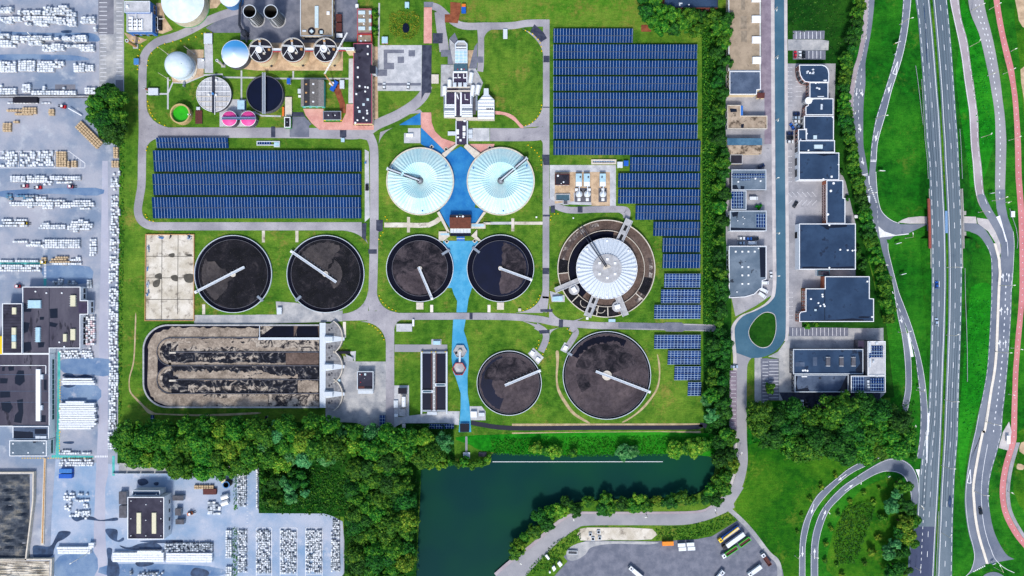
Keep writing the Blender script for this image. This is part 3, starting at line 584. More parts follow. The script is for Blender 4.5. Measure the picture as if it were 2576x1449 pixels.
dashes(smooth(ctr(CP1,CP2,.5),4,False),.14,.5,3.4,.35)
strip('footpath',[(x+3,y) for x,y in CP2[-8:]],[(x+42,y) for x,y in CP2[-8:]],4,'paver_grey',4)
sheet('east_wasteland',[smooth(G('30','2480,-100 2800,-100 2800,1449 2620,1449 2560,1000 2530,600'),2),smooth(G('33','1420,0 1600,0 1600,520 1430,420 1390,250'),2)],2,'grass_rough')
sheet('east_sand',[smooth(G('30','2500,-100 2760,-100 2760,300 2560,270 2510,120'),2),smooth(G('30','2540,700 2700,700 2700,1449 2610,1449 2575,1000'),2),smooth(G('33','1440,60 1480,60 1480,130 1430,110'),2),smooth(G('33','1420,180 1456,190 1450,215 1415,210'),2)],3,'gravel_tan')
sheet('bus_lay_by',[G('33','1310,90 1335,0 1370,-60 1385,0 1365,105')],10,'sidewalk')
# loop roads
LA=G('33','640,110 565,150 460,207 400,255 330,312 270,372 215,480 190,560 180,640 177,750 175,900'); LAr=G('33','660,130 580,182 490,226 420,276 350,342 292,410 250,482 226,570 213,650 212,750 212,900')
strip('loop_road',LA,LAr,8,'asphalt_ramp',4)
LI=G('33','858,400 855,290 838,228 808,184 760,156 700,150 640,170 560,216 490,262 420,312 350,382 300,450 270,522 250,602 243,700 243,900'); LIr=G('33','815,430 812,360 798,302 772,254 740,234 710,227 660,226 600,247 530,287 460,332 400,387 350,442 312,532 290,622 285,700 285,900')
strip('loop_road',LI,LIr,9,'asphalt_ramp',4)
for P,d in((LA,.05),(LI,.05)): 
    Q=LAr if P is LA else LIr; solid(smooth(ctr(P,Q,.06),4,False),.24,.2); solid(smooth(ctr(P,Q,.95),4,False),.24,.2)
# southern twin ramps
RC=E(('31','1112,900 1122,950 1150,1080 1200,1240 1250,1390'),('32','1272,60 1300,260 1330,400 1352,520 1372,700 1382,880 1378,1030 1350,1180'))
RCr=E(('31','1180,930 1204,1000 1215,1100 1250,1250 1305,1449'),('32','1315,60 1345,260 1385,400 1410,520 1438,690 1446,880 1441,1050 1390,1310'))
strip('slip_road',RC,RCr,8,'asphalt_ramp',4)
RD=E(('31','1190,1000 1210,1180 1255,1300'),('32','1270,60 1310,200 1400,420 1440,540 1482,700 1502,860 1520,1000 1532,1150 1536,1300'),('33','862,40 845,150'))
RDr=E(('31','1206,1000 1215,1100 1300,1440'),('32','1330,80 1392,235 1450,400 1485,520 1522,650 1558,810 1582,960 1597,1110 1606,1260'),('33','905,40 900,150'))
strip('slip_road',RD,RDr,9,'asphalt_ramp',4)
solid(smooth(ctr(RD,RDr,.95),4,False),.26,.24); dashes(smooth(ctr(RD,RDr,.05)[4:],4,False),.26,2.8,1.9,.22); solid(smooth(ctr(RC,RCr,.05)[4:],4,False),.26,.2); solid(smooth(ctr(RC,RCr,.93)[7:],4,False),.26,.2); dashes(smooth(G('32','1250,35 1330,240'),2,False),.27,1.4,2.4,.4)
sheet('roundabout',[circ(G('33','1280,880')[0],150,32)],12,'asphalt_ramp')
sheet('roundabout_island',[circ(G('33','1280,880')[0],110,32)],16,'cream_kerb')
for k in range(7):
    x,y=1165+k*10,790-k*5; mk.flat([W(g,lift()) for g in G('33','%g,%g %g,%g %g,%g %g,%g'%(x,y,x+6,y-3,x+9,y+3,x+3,y+6))],.34)
mk.build('road_marking','marking_white',kind='structure')
# flyover: deck sides, abutments, brick parapet, central grating
plain('flyover_concrete',(168,164,160),.85,.15,.5); plain('parapet_brick',(150,78,66),.9,.2,1.5); plain('rail_metal',(178,182,186),.45,.1,2,.3); plain('grating_blue',(120,156,196),.6,.2,2)
fly=thing('flyover','grey concrete motorway flyover with a brick red parapet above the curved lane','bridge',W(G('31','1780,790')[0]))
mb=MB(); P=[off(wl,-22),off(er,22)]; 
ii=[i for i,y in enumerate(YS) if 1900<=y<=2700]
V=[];F=[]
for i in ii:
    a,b=P[0][i],P[1][i]; z=zh(a); V+=[W(a,z-.7),W(b,z-.7),W(b,z+.12),W(a,z+.12)]
for k in range(len(ii)-1):
    for q in range(4): F.append((4*k+q,4*k+4+q,4*k+4+(q+1)%4,4*k+(q+1)%4))
F+=[(0,1,2,3),(4*len(ii)-1,4*len(ii)-2,4*len(ii)-3,4*len(ii)-4)]
mb.add(V,F); mb.build('deck','flyover_concrete',fly)
for y0,y1 in((2130,2170),(2335,2375)):
    mb=MB(); g=[(wl[24][0]-20,y0),(er[24][0]+20,y0),(er[24][0]+20,y1),(wl[24][0]-20,y1)]; mb.prism([W(q) for q in g],.0,4.3); mb.build('abutment','flyover_concrete',fly)
def para(P,ya,yb,m,w,h):
    Q=[p for p in P if ya<=p[1]<=yb]; mb=MB()
    for a,b in zip(Q,Q[1:]): mb.beam(W(a,zh(a)+.1),W(b,zh(b)+.1),w,h)
    return mb.build('parapet',m,fly)
para(off(wl,-32),1940,2540,'parapet_brick',1.4,.9); para(off(er,26),1900,2560,'flyover_concrete',.6,.9)
mb=MB(); g=[(wr[24][0]+16,2122),(el[24][0]-14,2122),(el[25][0]-12,2345),(wr[25][0]+14,2345)]; mb.prism([W(q,5.2) for q in g],5.05,5.3); mb.build('grating','grating_blue',fly)
# guard rails along the motorway
def rail(label,P,zf,m='rail_metal'):
    mb=MB(); Q=[W(p,zf(p)) for p in P]
    for a,b in zip(Q,Q[1:]): mb.beam((a.x,a.y,a.z+.55),(b.x,b.y,b.z+.55),.22,.3)
    r=thing('guard_rail',label,'guard rail',Q[0]); mb.build('rail',m,r)
    for q in Q: mb=MB(); mb.box((q.x,q.y,q.z),.15,.15,.8); mb.build('post',m,r)
rail('grey guard rail along the west edge of the motorway north of the flyover',[p for p in off(wl,-30) if 700<p[1]<1900],zh)
rail('grey guard rail along the east edge of the motorway before the flyover',[p for p in off(er,32) if 1250<p[1]<1850],zh)
rail('long grey guard rail on the east verge south of the flyover',G('31','1975,1250')+G('32','1980,100 1990,350 1998,600 2000,940'),lambda p:zh(p)*.6)
rail('pale concrete guard rail on the grass west of the motorway',G('30','1480,665 1500,800 1530,1050 1560,1300 1582,1449'),lambda p:.3)
rail('ladder-like steel guard rail between the two carriageways at the bottom',G('33','967,450 962,600 957,700 952,819 949,900'),lambda p:.3)
rail('curved steel guard rail between the east road and the cycle path',G('31','2425,650 2460,760 2490,850 2508,960 2500,1050'),lambda p:.2)
# ---------------------------------------------------------------- materials of built things
plain('concrete',(178,178,180),.9,.2,.5); plain('concrete_cream',(214,204,188),.9,.15,.6); plain('concrete_dark',(96,96,104),.9,.25,.4)
plain('white_paint',(238,240,242),.5,.06,1); plain('deck_grey',(140,140,142),.9,.3,.6); plain('white_metal',(206,214,222),.4,.1,1.5); plain('grey_metal',(146,156,168),.45,.15,1.5,.3); plain('dark_metal',(48,52,64),.5,.2,2)
plain('black_opening',(12,14,22),.8,.1,2); plain('basin_dark',(6,10,30),.7,.25,.2,0,.1); plain('deep_water',(8,14,40),.3,.2,.15)
plain('felt_black',(44,42,54),.9,.25,.35); plain('felt_dark',(30,30,42),.9,.2,.4)
patchy('felt_roof',(50,48,62),(68,66,80),.15,(34,33,44),.18,l3=.6,h3=.63)
plain('cream_cladding',(228,206,166),.7,.12,.6); plain('red_trim',(190,52,48),.6,.1,1); plain('pink_trim',(178,86,104),.6,.1,1)
plain('yellow_paint',(240,204,20),.5,.1,2); plain('orange_paint',(226,120,40),.5,.1,2); plain('red_paint',(200,40,46),.45,.12,2); plain('blue_paint',(24,92,190),.45,.12,2); plain('teal_paint',(90,196,190),.6,.1,1); plain('green_paint',(60,150,80),.6,.1,1)
plain('wood_box',(196,150,98),.8,.25,1.2); plain('brown_steel',(92,46,42),.7,.2,1); plain('tyre_black',(24,24,28),.9,.1,3); plain('glass_dark',(22,32,46),.15,.1,1,0,.5); plain('skylight_glass',(198,216,222),.25,.1,1,0,.5); plain('skylight_cream',(220,214,182),.4,.1,1)
plain('brick_red',(176,104,78),.9,.2,1.5); plain('blue_cladding',(52,112,190),.6,.12,1); plain('gravel_roof',(150,136,118),.95,.25,.5); plain('pipe_blue',(70,130,190),.4,.1,1)
patchy('tan_roof',(150,134,114),(172,154,132),.25,(96,84,72),.35,l3=.62,h3=.72)
patchy('rust_wall',(196,186,160),(222,212,188),.4,(150,130,90),.5)
# sludge
def sludge(name,c1,c2,c3,sc,lo,hi,fl=.0,ds=.6):
    t=NT(name,.75,0,.15); p=t.pos(); a=t.noise(p,sc,9,.7,ds); b=t.noise(p,sc*7,5,.8,.4)
    c=t.ramp(a,[(lo,col(c1)),((lo+hi)/2,col(c2)),(hi,col(c3))])
    c=t.mix(1.,c,t.ramp(b,[(.3,g4(.55)),(.7,g4(1.4))]),'MULTIPLY')
    if fl: c=t.mix(t.ramp(t.noise(p,3.5,2,.5),[(.70,g4(0)),(.74,g4(fl))]),c,col((150,140,130)))
    t.out(c)
sludge('sludge_black',(8,9,16),(24,23,30),(66,60,62),.13,.42,.7,.7)
sludge('sludge_mottled',(12,12,22),(46,41,47),(74,66,70),.16,.38,.6,.2)
sludge('sludge_brown',(52,45,50),(74,65,69),(88,77,79),.06,.35,.65,.1)
sludge('sludge_grey',(46,43,46),(66,61,62),(82,75,72),.07,.35,.65,.3)
sludge('foam_tan',(118,106,94),(150,136,122),(176,162,146),.14,.35,.65)
sludge('foam_mixed',(20,22,32),(104,96,90),(176,164,150),.16,.42,.54,0,2.2)
sludge('foam_dark',(12,15,26),(40,44,56),(150,142,132),.16,.46,.62,0,2.2)
sludge('ring_brown',(76,62,56),(98,82,74),(110,94,86),.1,.35,.65)
sludge('ring_foam',(70,60,58),(96,86,82),(190,182,174),.3,.44,.62)
def cyl(mb,c,r,z0,z1,n=32): return mb.lathe(c,[(r,z0),(r,z1),(0.001,z1)],n)
def wp(t,x,y,z=0): return W(G(t,'%g,%g'%(x,y))[0],z)
def jag(c,r0,r1,a0,a1,z,mb,n=48,j=.12,seed=1):
    q=random.Random(seed); P=[]
    e=0
    for i in range(n+1):
        e=.6*e+q.uniform(-j,j)*r1*.5; a=math.radians(a0+(a1-a0)*i/n); P.append((c[0]+(r1-abs(e)*.4)*math.cos(a),c[1]+(r1-abs(e)*.4)*math.sin(a)))
    m=10 if r0<1e-3 else n; e=0
    if r0<1e-3:
        for a_,s_ in((a1,1),(a0,-1)):
            a=math.radians(a_); rr=range(9,0,-1) if s_==1 else range(0,10)
            for k in rr:
                e=.5*e+q.uniform(-j,j)*r1*.5; r=r1*k/10; P.append((c[0]+r*math.cos(a)-e*math.sin(a),c[1]+r*math.sin(a)+e*math.cos(a)))
    else:
        for i in range(n,-1,-1):
            e=.6*e+q.uniform(-j,j)*r1*.5; a=math.radians(a0+(a1-a0)*i/n); r=r0+e*.6; P.append((c[0]+r*math.cos(a),c[1]+r*math.sin(a)))
    return mb.flat(P,z)
def bridge(th,a,b,z,w=1.5,rakes=True,mat='white_metal',centre=None):
    a=Vector((a[0],a[1],z)); b=Vector((b[0],b[1],z)); d=(b-a).normalized(); n=Vector((-d.y,d.x,0)); L=(b-a).length
    mb=MB(); mb.beam(a,b,w,.25); o=mb.build('bridge',mat,th)
    for s in(-1,1):
        mb=MB(); p,q=a+n*s*w*.5,b+n*s*w*.5
        for hh in(.6,1.1): mb.beam(p+Vector((0,0,hh)),q+Vector((0,0,hh)),.1,.1)
        k=int(L/2.5)
        for i in range(k+1):
            x=p.lerp(q,i/max(k,1)); mb.box((x.x,x.y,z+.25),.1,.1,.9)
        mb.build('handrail','white_paint',o)
    if rakes:
        mb=MB()
        for i in range(1,int(L/2.2)):
            x=a.lerp(b,i*2.2/L); mb.beam(x+n*.2+Vector((0,0,-.5)),x+n*2.0-d*.5+Vector((0,0,-.5)),.12,.12)
        mb.build('rake','grey_metal',th)
def clarifier(label,gc,R,tr,base,scums,br,rakes=True,col_r=1.7,box=None,half=False):
    c=W(gc); R*=S; th=thing('settling_tank',label,'settling tank',c,'round open settling tanks of the works')
    mb=MB(); mb.lathe(c,[(R,0),(R,1.5),(R-.32,1.5),(R-.32,.2)],96); mb.build('wall','white_metal',th)
    ri=R-tr*S
    mb=MB(); mb.lathe(c,[(R-.32,.22),(ri,.22)],96); mb.build('outer_channel','basin_dark',th)
    mb=MB(); mb.lathe(c,[(ri+.3,.22),(ri+.3,1.05),(ri+.05,1.05),(ri+.05,.7)],96); mb.build('weir_ring','concrete_dark',th)
    mb=MB(); mb.lathe(c,[(ri+.06,.8),(ri*.5,.8),(.01,.8)],64); mb.build('sludge_surface',base,th)
    for i,(m,r0,r1,a0,a1,sd) in enumerate(scums):
        mb=MB(); jag(c,r0*ri,r1*ri*.985,a0,a1,.83+.012*i,mb,seed=sd); mb.build('scum',m,th)
    a,b=[W(q) for q in br]; bridge(th,a,b,1.6,1.35,rakes)
    mb=MB(); cyl(mb,c,col_r,.6,1.75,24); mb.build('centre_column','concrete_cream',th)
    d=(b-a).normalized(); e=a if (a-c).length>(b-c).length else b
    mb=MB(); mb.box((e.x,e.y,1.5),1.6,1.6,1.1,math.atan2(d.y,d.x)); mb.box((e.x,e.y,2.6),1.2,.8,.35,math.atan2(d.y,d.x)); mb.build('drive_carriage','white_paint',th)
    if box is not None:
        A=math.radians(box); p=c+Vector((math.cos(A),math.sin(A),0))*(R-tr*S*.5); mb=MB(); mb.box((p.x,p.y,.3),tr*S+1.6,1.5,1.3,A); mb.box((p.x,p.y,1.6),tr*S+1,1.1,.12,A); mb.build('outlet_box','grey_metal',th)
    return th
clarifier('dark settling tank beside the pale storage slab, its long bridge pointing up to the right',(2352,2758),390,46,'sludge_black',[('sludge_grey',0,.95,150,235,3)],(G('g','1985,2938')[0],G('g','2470,2689')[0]),box=-42)
clarifier('dark settling tank speckled with flecks, its bridge running from upper left past the centre',(3280,2757),390,46,'sludge_black',[('sludge_grey',0,.95,65,146,5),('sludge_grey',.0,.5,-60,60,9)],(G('g','2946,2534')[0],G('g','3391,2839')[0]),box=222)
clarifier('settling tank left of the blue path with a mottled brown surface and a half bridge',(4227,2700),338,62,'sludge_mottled',[('sludge_brown',0,.97,200,292,4)],(G('g','4216,2689')[0],G('g','4351,3003')[0]),False,1.3,32)
clarifier('settling tank right of the blue path, half black water and half brown scum',(5036,2700),338,62,'deep_water',[('sludge_mottled',.0,.97,-20,85,6),('sludge_brown',0,.96,-88,-20,8)],(G('g','5026,2699')[0],G('g','5342,2814')[0]),False,1.3,143)
clarifier('smaller settling tank at the bottom with a slanted bridge over smooth brown sludge',(5124,3853),326,26,'sludge_brown',[('deep_water',.55,.98,105,250,2),('sludge_mottled',.0,.9,28,170,12)],(G('g','5081,3873')[0],G('g','5427,3728')[0]),True,.9)
clarifier('largest settling tank, mauve brown sludge with a long bridge beyond its centre disc',(6104,3775),443,26,'sludge_brown',[('basin_dark',.8,.98,60,150,21),('sludge_mottled',.05,.8,20,165,22),('sludge_mottled',.45,.75,178,215,24)],(G('g','5992,3733')[0],G('g','6527,3938')[0]),True,2.9,150)
# ---------------------------------------------------------------- two covered tanks with pleated domes
t=NT('dome_sheet',.45,0,.4); p=t.pos(); f=t.noise(p,.12,4); c=t.ramp(f,[(.35,col((180,222,226))),(.65,col((206,230,228)))]); t.out(c)
def dome(label,gc,R,arm,r2=.53):
    c=W(gc); R*=S; th=thing('covered_tank',label,'covered tank',c,'tanks with pale pleated covers')
    mb=MB(); mb.lathe(c,[(R,0),(R,2.1),(R-.75,2.1),(R-.75,1.6)],96); mb.build('rim_wall','concrete_cream',th)
    n=100; V=[];F=[]; rr=[R-.8,R*.76,R*r2,R*.3,R*.09]; zz=[1.9,4.1,6.2,4.2,2.5]; am=[.1,.26,.22,.16,.04]
    for r,z,a in zip(rr,zz,am):
        for i in range(n): t_=2*PI*i/n; V.append((c.x+r*math.cos(t_),c.y+r*math.sin(t_),z+(a if i%2 else -a)))
    for k in range(4):
        for i in range(n): F.append((k*n+i,k*n+(i+1)%n,(k+1)*n+(i+1)%n,(k+1)*n+i))
    mb=MB(); mb.add(V,F); mb.build('cover','dome_sheet',th)
    mb=MB(); mb.lathe(c,[(R*.53+.12,5.2),(R*.53+.12,5.32),(R*.53-.12,5.32),(R*.53-.12,5.2)],64); mb.build('ring_seam','white_metal',th)
    mb=MB(); mb.lathe(c,[(R*.095,2.7),(R*.095,3.5),(.01,3.9)],24); hub=mb.build('hub','dark_metal',th)
    mb=MB()
    for i in range(16):
        a=2*PI*i/16; mb.beam(c+Vector((math.cos(a)*.3,math.sin(a)*.3,3.9)),c+Vector((math.cos(a)*R*.09,math.sin(a)*R*.09,3.55)),.12,.1)
    mb.build('spoke','white_metal',hub)
    e=W(arm); d=(e-c).normalized(); n_=Vector((-d.y,d.x,0))
    for s in(-.75,.75):
        mb=MB(); mb.beam(c+n_*s+Vector((0,0,5.5)),c+d*(R-.5)+n_*s+Vector((0,0,5.5)),.5,.5); mb.build('arm_beam','dark_metal',th)
    mb=MB(); mb.beam(c+Vector((0,0,5.62)),c+d*(R-.3)+Vector((0,0,5.62)),.8,.2); mb.box((c.x+d.x*(R-.5),c.y+d.y*(R-.5),2.1),1.8,1.8,3.5,math.atan2(d.y,d.x)); mb.build('arm_walkway','white_metal',th)
    for a in(30,155,275): 
        A=math.radians(a); mb=MB(); cyl(mb,c+Vector((math.cos(A),math.sin(A),0))*(R-2.4),.5,2,3.4,14); mb.build('vent','pipe_blue',th)
dome('western pale blue domed tank with a dark arm pointing to the upper left',(4231,1827),340,G('11','1355,268')[0])
dome('eastern pale blue domed tank with a dark arm pointing to the upper right',(5039,1827),341,G('21','128,172')[0])
# ---------------------------------------------------------------- solar rows
def solarm(name,px,py,lw,cell,line,sub):
    t=NT(name,.6,0,.03); p=t.pos(True); s=t.n('ShaderNodeSeparateXYZ'); t.l(p,s.inputs[0]); x,y=s.outputs[0],s.outputs[1]
    fr=lambda v,k:t.math('FRACT',t.math('DIVIDE',v,k))
    f=t.noise(t.pos(),.3,4); w=t.n('ShaderNodeTexWhiteNoise',noise_dimensions='1D'); t.l(t.math('FLOOR',t.math('DIVIDE',x,px/3)),w.inputs['W'])
    c=t.mix(t.ramp(f,[(.35,g4(0)),(.7,g4(1))]),col(cell[0]),col(cell[1])); c=t.mix(1.,c,t.ramp(w.outputs[0],[(0,g4(.72)),(1,g4(1.2))]),'MULTIPLY')
    g=t.math('LESS_THAN',fr(x,px/3),.12); c=t.mix(t.math('MULTIPLY',g,sub),c,col((8,22,70)))
    g=t.math('LESS_THAN',fr(y,py),lw*1.0/py); c=t.mix(t.math('MULTIPLY',g,.5 if py<1 else 1.),c,col((24,66,120) if py<1 else line))
    g=t.math('LESS_THAN',fr(x,px),lw/px); c=t.mix(g,c,col(line)); t.out(c)
solarm('solar_cells',1.8,.5,.14,((4,40,88),(10,54,108)),(170,188,206),.8)
solarm('solar_cells_grid',2.05,1.36,.17,((8,42,96),(16,58,118)),(168,192,214),.5)
solarm('solar_cells_roof',1.5,2.,.2,((8,38,90),(14,52,112)),(160,184,204),.4)
def solar(label,x0,y0,x1,y1,grp,m='solar_cells',z0=.7,z1=2.3):
    a,b=W((x0,y1),z0),W((x1,y0),z1); cx=(a.x+b.x)/2; cy=(a.y+b.y)/2
    th=thing('solar_row',label,'solar panels',(cx,cy,0),grp); ym=(a.y+b.y)/2; zm=(z0+z1)/2; g=.16
    for (ya,za),(yb,zb) in(((a.y,z0),(ym-g,zm-.05)),((ym+g,zm+.05),(b.y,z1))):
        mb=MB(); V=[(a.x,ya,za),(b.x,ya,za),(b.x,yb,zb),(a.x,yb,zb)]; V=V+[(v[0],v[1],v[2]-.09) for v in V]
        mb.add(V,[(0,1,2,3),(7,6,5,4),(0,4,5,1),(1,5,6,2),(2,6,7,3),(3,7,4,0)]); mb.build('panel_table',m,th)
    mb=MB()
    for yy,zz in((a.y+.5,z0+.12),(ym,zm),(b.y-.5,z1-.12)): mb.beam((a.x,yy,zz-.28),(b.x,yy,zz-.28),.12,.14)
    k=max(2,int((b.x-a.x)/7))
    for i in range(k+1):
        x=a.x+.4+(b.x-a.x-.8)*i/k
        for yy,zz in((a.y+.5,z0),(b.y-.5,z1)): mb.box((x,yy,0),.14,.14,zz-.1)
    mb.build('support_frame','grey_metal',th)
A0=5152
EF='solar panel rows of the eastern field'
rows=[(415,287,1220,430,'short solar row at the very top of the eastern field'),(415,448,1866,592,'first full-width solar row below the short top row of the eastern field'),(415,610,1866,752,'second full-width solar row from the top of the eastern field'),(415,770,1866,912,'third full-width solar row from the top of the eastern field'),(415,932,1868,1075,'fourth full-width solar row from the top of the eastern field'),(415,1092,1868,1235,'fifth full-width solar row of the eastern field, a weed growing through it'),(415,1255,1870,1397,'sixth full-width solar row from the top of the eastern field'),(415,1416,1900,1559,'lowest and longest full-width solar row, above the small gas compound'),
(1185,1581,1897,1723,'solar row beside the blue box and the white shed'),(1067,1744,1897,1886,'upper of two solar rows level with the gas compound'),(1067,1906,1898,2049,'lower of two solar rows level with the gas compound'),(1241,2068,1897,2211,'solar row just above the round reactor, longest of the stepped ones'),(1420,2233,1897,2374,'stepped solar row up and right of the round reactor'),(1512,2395,1900,2537,'upper of two equal short solar rows right of the round reactor'),(1513,2557,1900,2699,'lower of two equal short solar rows right of the round reactor')]
for x0,y0,x1,y1,l in rows: solar(l,A0+x0,y0,A0+x1,y1,EF)
GF='solar panel rows with a pale cell grid'
for x0,y0,x1,y1,l in((1530,2755,1900,2894,'topmost solar row with a pale square grid, right of the round reactor'),(1497,2913,1900,3050,'second grid-patterned solar row, right of the round reactor'),(1430,3070,1902,3208,'grid-patterned solar row just above the eastern path'),(1430,3371,1902,3510,'grid-patterned solar row just below the eastern path'),(1565,3530,1902,3668,'grid-patterned solar row beside the largest settling tank, second below the path'),(1632,3688,1903,3826,'third grid-patterned solar row below the eastern path'),(1767,3846,1905,3983,'tiny grid-patterned solar row, smallest and last in the south-east corner')): solar(l,A0+x0,y0,A0+x1,y1,GF,'solar_cells_grid')
WF='solar panel rows of the western field'
for x0,y0,x1,y1,l in((1580,1385,2290,1490,'short solar row on top of the western field'),(1550,1514,3634,1726,'upper of the three long double solar rows in the western field'),(1545,1749,3632,1962,'middle of the three long double solar rows in the western field'),(1540,1984,3630,2197,'lowest of the three long double solar rows in the western field')): solar(l,x0,y0,x1,y1,WF,'solar_cells',.6,2.4)
# ---------------------------------------------------------------- oxidation ditch
O=lambda s:G('02',s)
th=thing('aeration_basin','long looped aeration basin with brown foam and dark swirling channels','aeration basin',W(O('2500,780')[0]))
def basin(r):
    P=O('3215,%g 1700,%g'%(370+r,370+r)); c1=O('1700,620')[0]; c2=O('1700,950')[0]
    P+=circ(c1,250-r,14,90,180)[1:]+circ(c2,250-r,14,180,270)[:-1]; P+=O('1700,%g 3215,%g'%(1200-r,1200-r)); return P
Po=[W(p) for p in basin(-4)]; Pi=[W(p) for p in basin(10)]
mb=MB(); mb.sides(Po,0,1.5); mb.sides(Pi,.2,1.5,True); mb.ring(Po,Pi,1.5); mb.build('wall','concrete',th)
mb=MB(); mb.flat([W(p) for p in basin(8)],.7); mb.build('outer_channel','basin_dark',th)
q=random.Random(3)
def lane(y0,y1,x0,x1,m,z,j=7,lab=None):
    P=[]; n=40
    n=90; e=0
    for i in range(n+1): e=.78*e+q.uniform(-j,j)*(.25 if m in('foam_dark',) else .75); P.append((x0+(x1-x0)*i/n+(q.uniform(-8,8) if 0<i<n else 0),y0+e))
    for i in range(n,-1,-1): e=.78*e+q.uniform(-j,j)*(.25 if m in('foam_dark',) else .75); P.append((x0+(x1-x0)*i/n+(q.uniform(-8,8) if 0<i<n else 0),y1+e))
    mb=MB(); mb.flat([W(p) for p in[(a,b) for a,b in [G('02','%g,%g'%p)[0] for p in P]]],z); mb.build('water_channel',m,th)
# outer foam band following the bend
band=[]; inner=[]
for a in range(0,13): 
    t_=90+a*7.5; c=O('1700,620')[0]; band.append(circ(c,205+q.uniform(-9,9),4,t_,t_+1)[0]); inner.append(circ(c,112+q.uniform(-4,4),4,t_,t_+1)[0])
for a in range(0,13):
    t_=180+a*7.5; c=O('1700,950')[0]; band.append(circ(c,205+q.uniform(-9,9)+a*2.2,4,t_,t_+1)[0]); inner.append(circ(c,112+q.uniform(-4,4),4,t_,t_+1)[0])
top=[(x,2898+400+q.uniform(-14,8)) for x in range(2610,1700,-35)]; bot=[(x,2898+1188+q.uniform(-3,3)) for x in range(1730,3215,35)]
ti=[(x,2898+500) for x in range(1700,2620,60)]; bi=[(x,2898+1062) for x in range(3215,1700,-60)]
mb=MB(); mb.flat([W(p) for p in top+band+bot+bi+inner[::-1]+ti],.74); mb.build('foam_band','foam_tan',th)
lane(1064,1190,2050,3212,'foam_mixed',.765)
lane(506,640,1730,3212,'foam_mixed',.75); lane(650,775,1730,3212,'foam_dark',.75); lane(786,916,1730,3212,'foam_dark',.752); lane(924,1056,1730,3212,'foam_dark',.75)
lane(600,640,2560,3000,'foam_tan',.77,8) ; lane(870,914,1800,3000,'foam_tan',.77,14); lane(652,782,2880,3210,'ring_brown',.785,3); lane(930,1055,3000,3205,'foam_tan',.77,12); lane(372,500,2960,3212,'ring_brown',.78,3); lane(376,498,2612,2985,'foam_mixed',.765,3); lane(752,776,1700,2900,'foam_tan',.768,8); lane(508,540,1720,2500,'foam_tan',.77,9); lane(1095,1185,1800,2700,'foam_tan',.772,18); lane(545,600,1800,2580,'foam_tan',.773,16); lane(840,880,1750,2700,'foam_tan',.774,18); lane(690,720,2000,2600,'foam_mixed',.775,14); lane(985,1030,1900,2700,'foam_mixed',.776,16)
for cy in(640,920):                    # round ends of the inner loops
    c=O('1725,%g'%cy)[0]; 
    for r0,r1,m,z in((0,136,'foam_dark',.756),(88,128,'foam_mixed',.762),(112,134,'foam_tan',.768)):
        mb=MB(); P=circ(c,r1,20,88,272); I=circ(c,r0,20,272,88) if r0 else [c]; mb.flat([W(p) for p in P+I],z); mb.build('loop_end',m,th)
for y in(500,644,780,920,1060):
    mb=MB(); x0=1720 if y in(644,920) else 1700; mb.beam(W(O('%g,%g'%(x0,y))[0])+Vector((0,0,.2)),W(O('3215,%g'%y)[0])+Vector((0,0,.2)),.45,1.2); mb.build('baffle_wall','concrete_dark',th)
for cy in(640,920):
    c=W(O('1725,%g'%cy)[0]); mb=MB(); mb.lathe(c,[(8.45,.2),(8.45,1.4),(8.1,1.4),(8.1,.2)],28,90,270); mb.build('guide_wall','concrete_dark',th)
for cy in(650,930): mb=MB(); p=W(O('1745,%g'%cy)[0]); mb.box((p.x,p.y,.3),4,1,1.2); mb.build('baffle_nose','concrete_cream',th)
mb=MB(); mb.blk(O('2608,372 2614,372 2614,500 2608,500'),.2,1.45); mb.blk(O('2600,498 3215,498 3215,522 2600,522'),.9,1.5); mb.build('cross_walkway','white_metal',th)
# aerator deck at the east end
g=[];  
for cy in(490,790,1070):
    g+=circ(G('12','690,%g'%cy)[0],190,14,58,-58)
P=G('12','640,355')+G('12','740,360')+g+G('12','700,1205 640,1205')
mb=MB(); mb.blk(P,0,1.9); mb.build('aerator_deck','deck_grey',th)
for cy in(490,790,1070): mb=MB(); r=190*S; mb.lathe(W(G('12','690,%g'%cy)[0]),[(r+.05,0),(r+.05,2.5),(r-.45,2.5),(r-.45,1.9)],24,-58,58); mb.build('rim_wall','concrete_cream',th)
mb=MB(); mb.blk(G('12','640,350 700,350 700,1205 640,1205'),1.9,2.2); mb.build('deck_walkway','white_metal',th)
for cy in(515,795,1070):
    mb=MB(); mb.blk(G('12','702,%g 890,%g 890,%g 702,%g'%(cy-42,cy-18,cy+12,cy+40)),1.9,2.1); mb.build('side_walkway','white_metal',th)
    mb=MB(); mb.blk(G('12','682,%g 770,%g 770,%g 682,%g'%(cy-26,cy-26,cy+24,cy+24)),2.2,4.4); b_=mb.build('aerator_housing','white_paint',th)
    mb=MB(); mb.blk(G('12','684,%g 768,%g 768,%g 684,%g'%(cy-24,cy-24,cy+22,cy+22)),4.4,4.6); mb.build('lid','white_metal',b_)
    mb=MB()
    for i in range(9): mb.blk(rect('12',708+i*15,cy+(60 if cy<1000 else 55),713+i*15,cy+(95 if cy<1000 else 100)),1.9,1.98)
    mb.build('deck_grille','concrete_dark',th)
for cy in(420,600,700,870,980,1150): mb=MB(); p=wp('12',745,cy); mb.lathe((p.x,p.y,0),[(.7,1.9),(.7,2.0),(.01,2.02)],12); mb.lathe((p.x+1.4,p.y+1,0),[(.5,1.9),(.5,2.0),(.01,2.02)],12); mb.build('hatch','dark_metal',th)
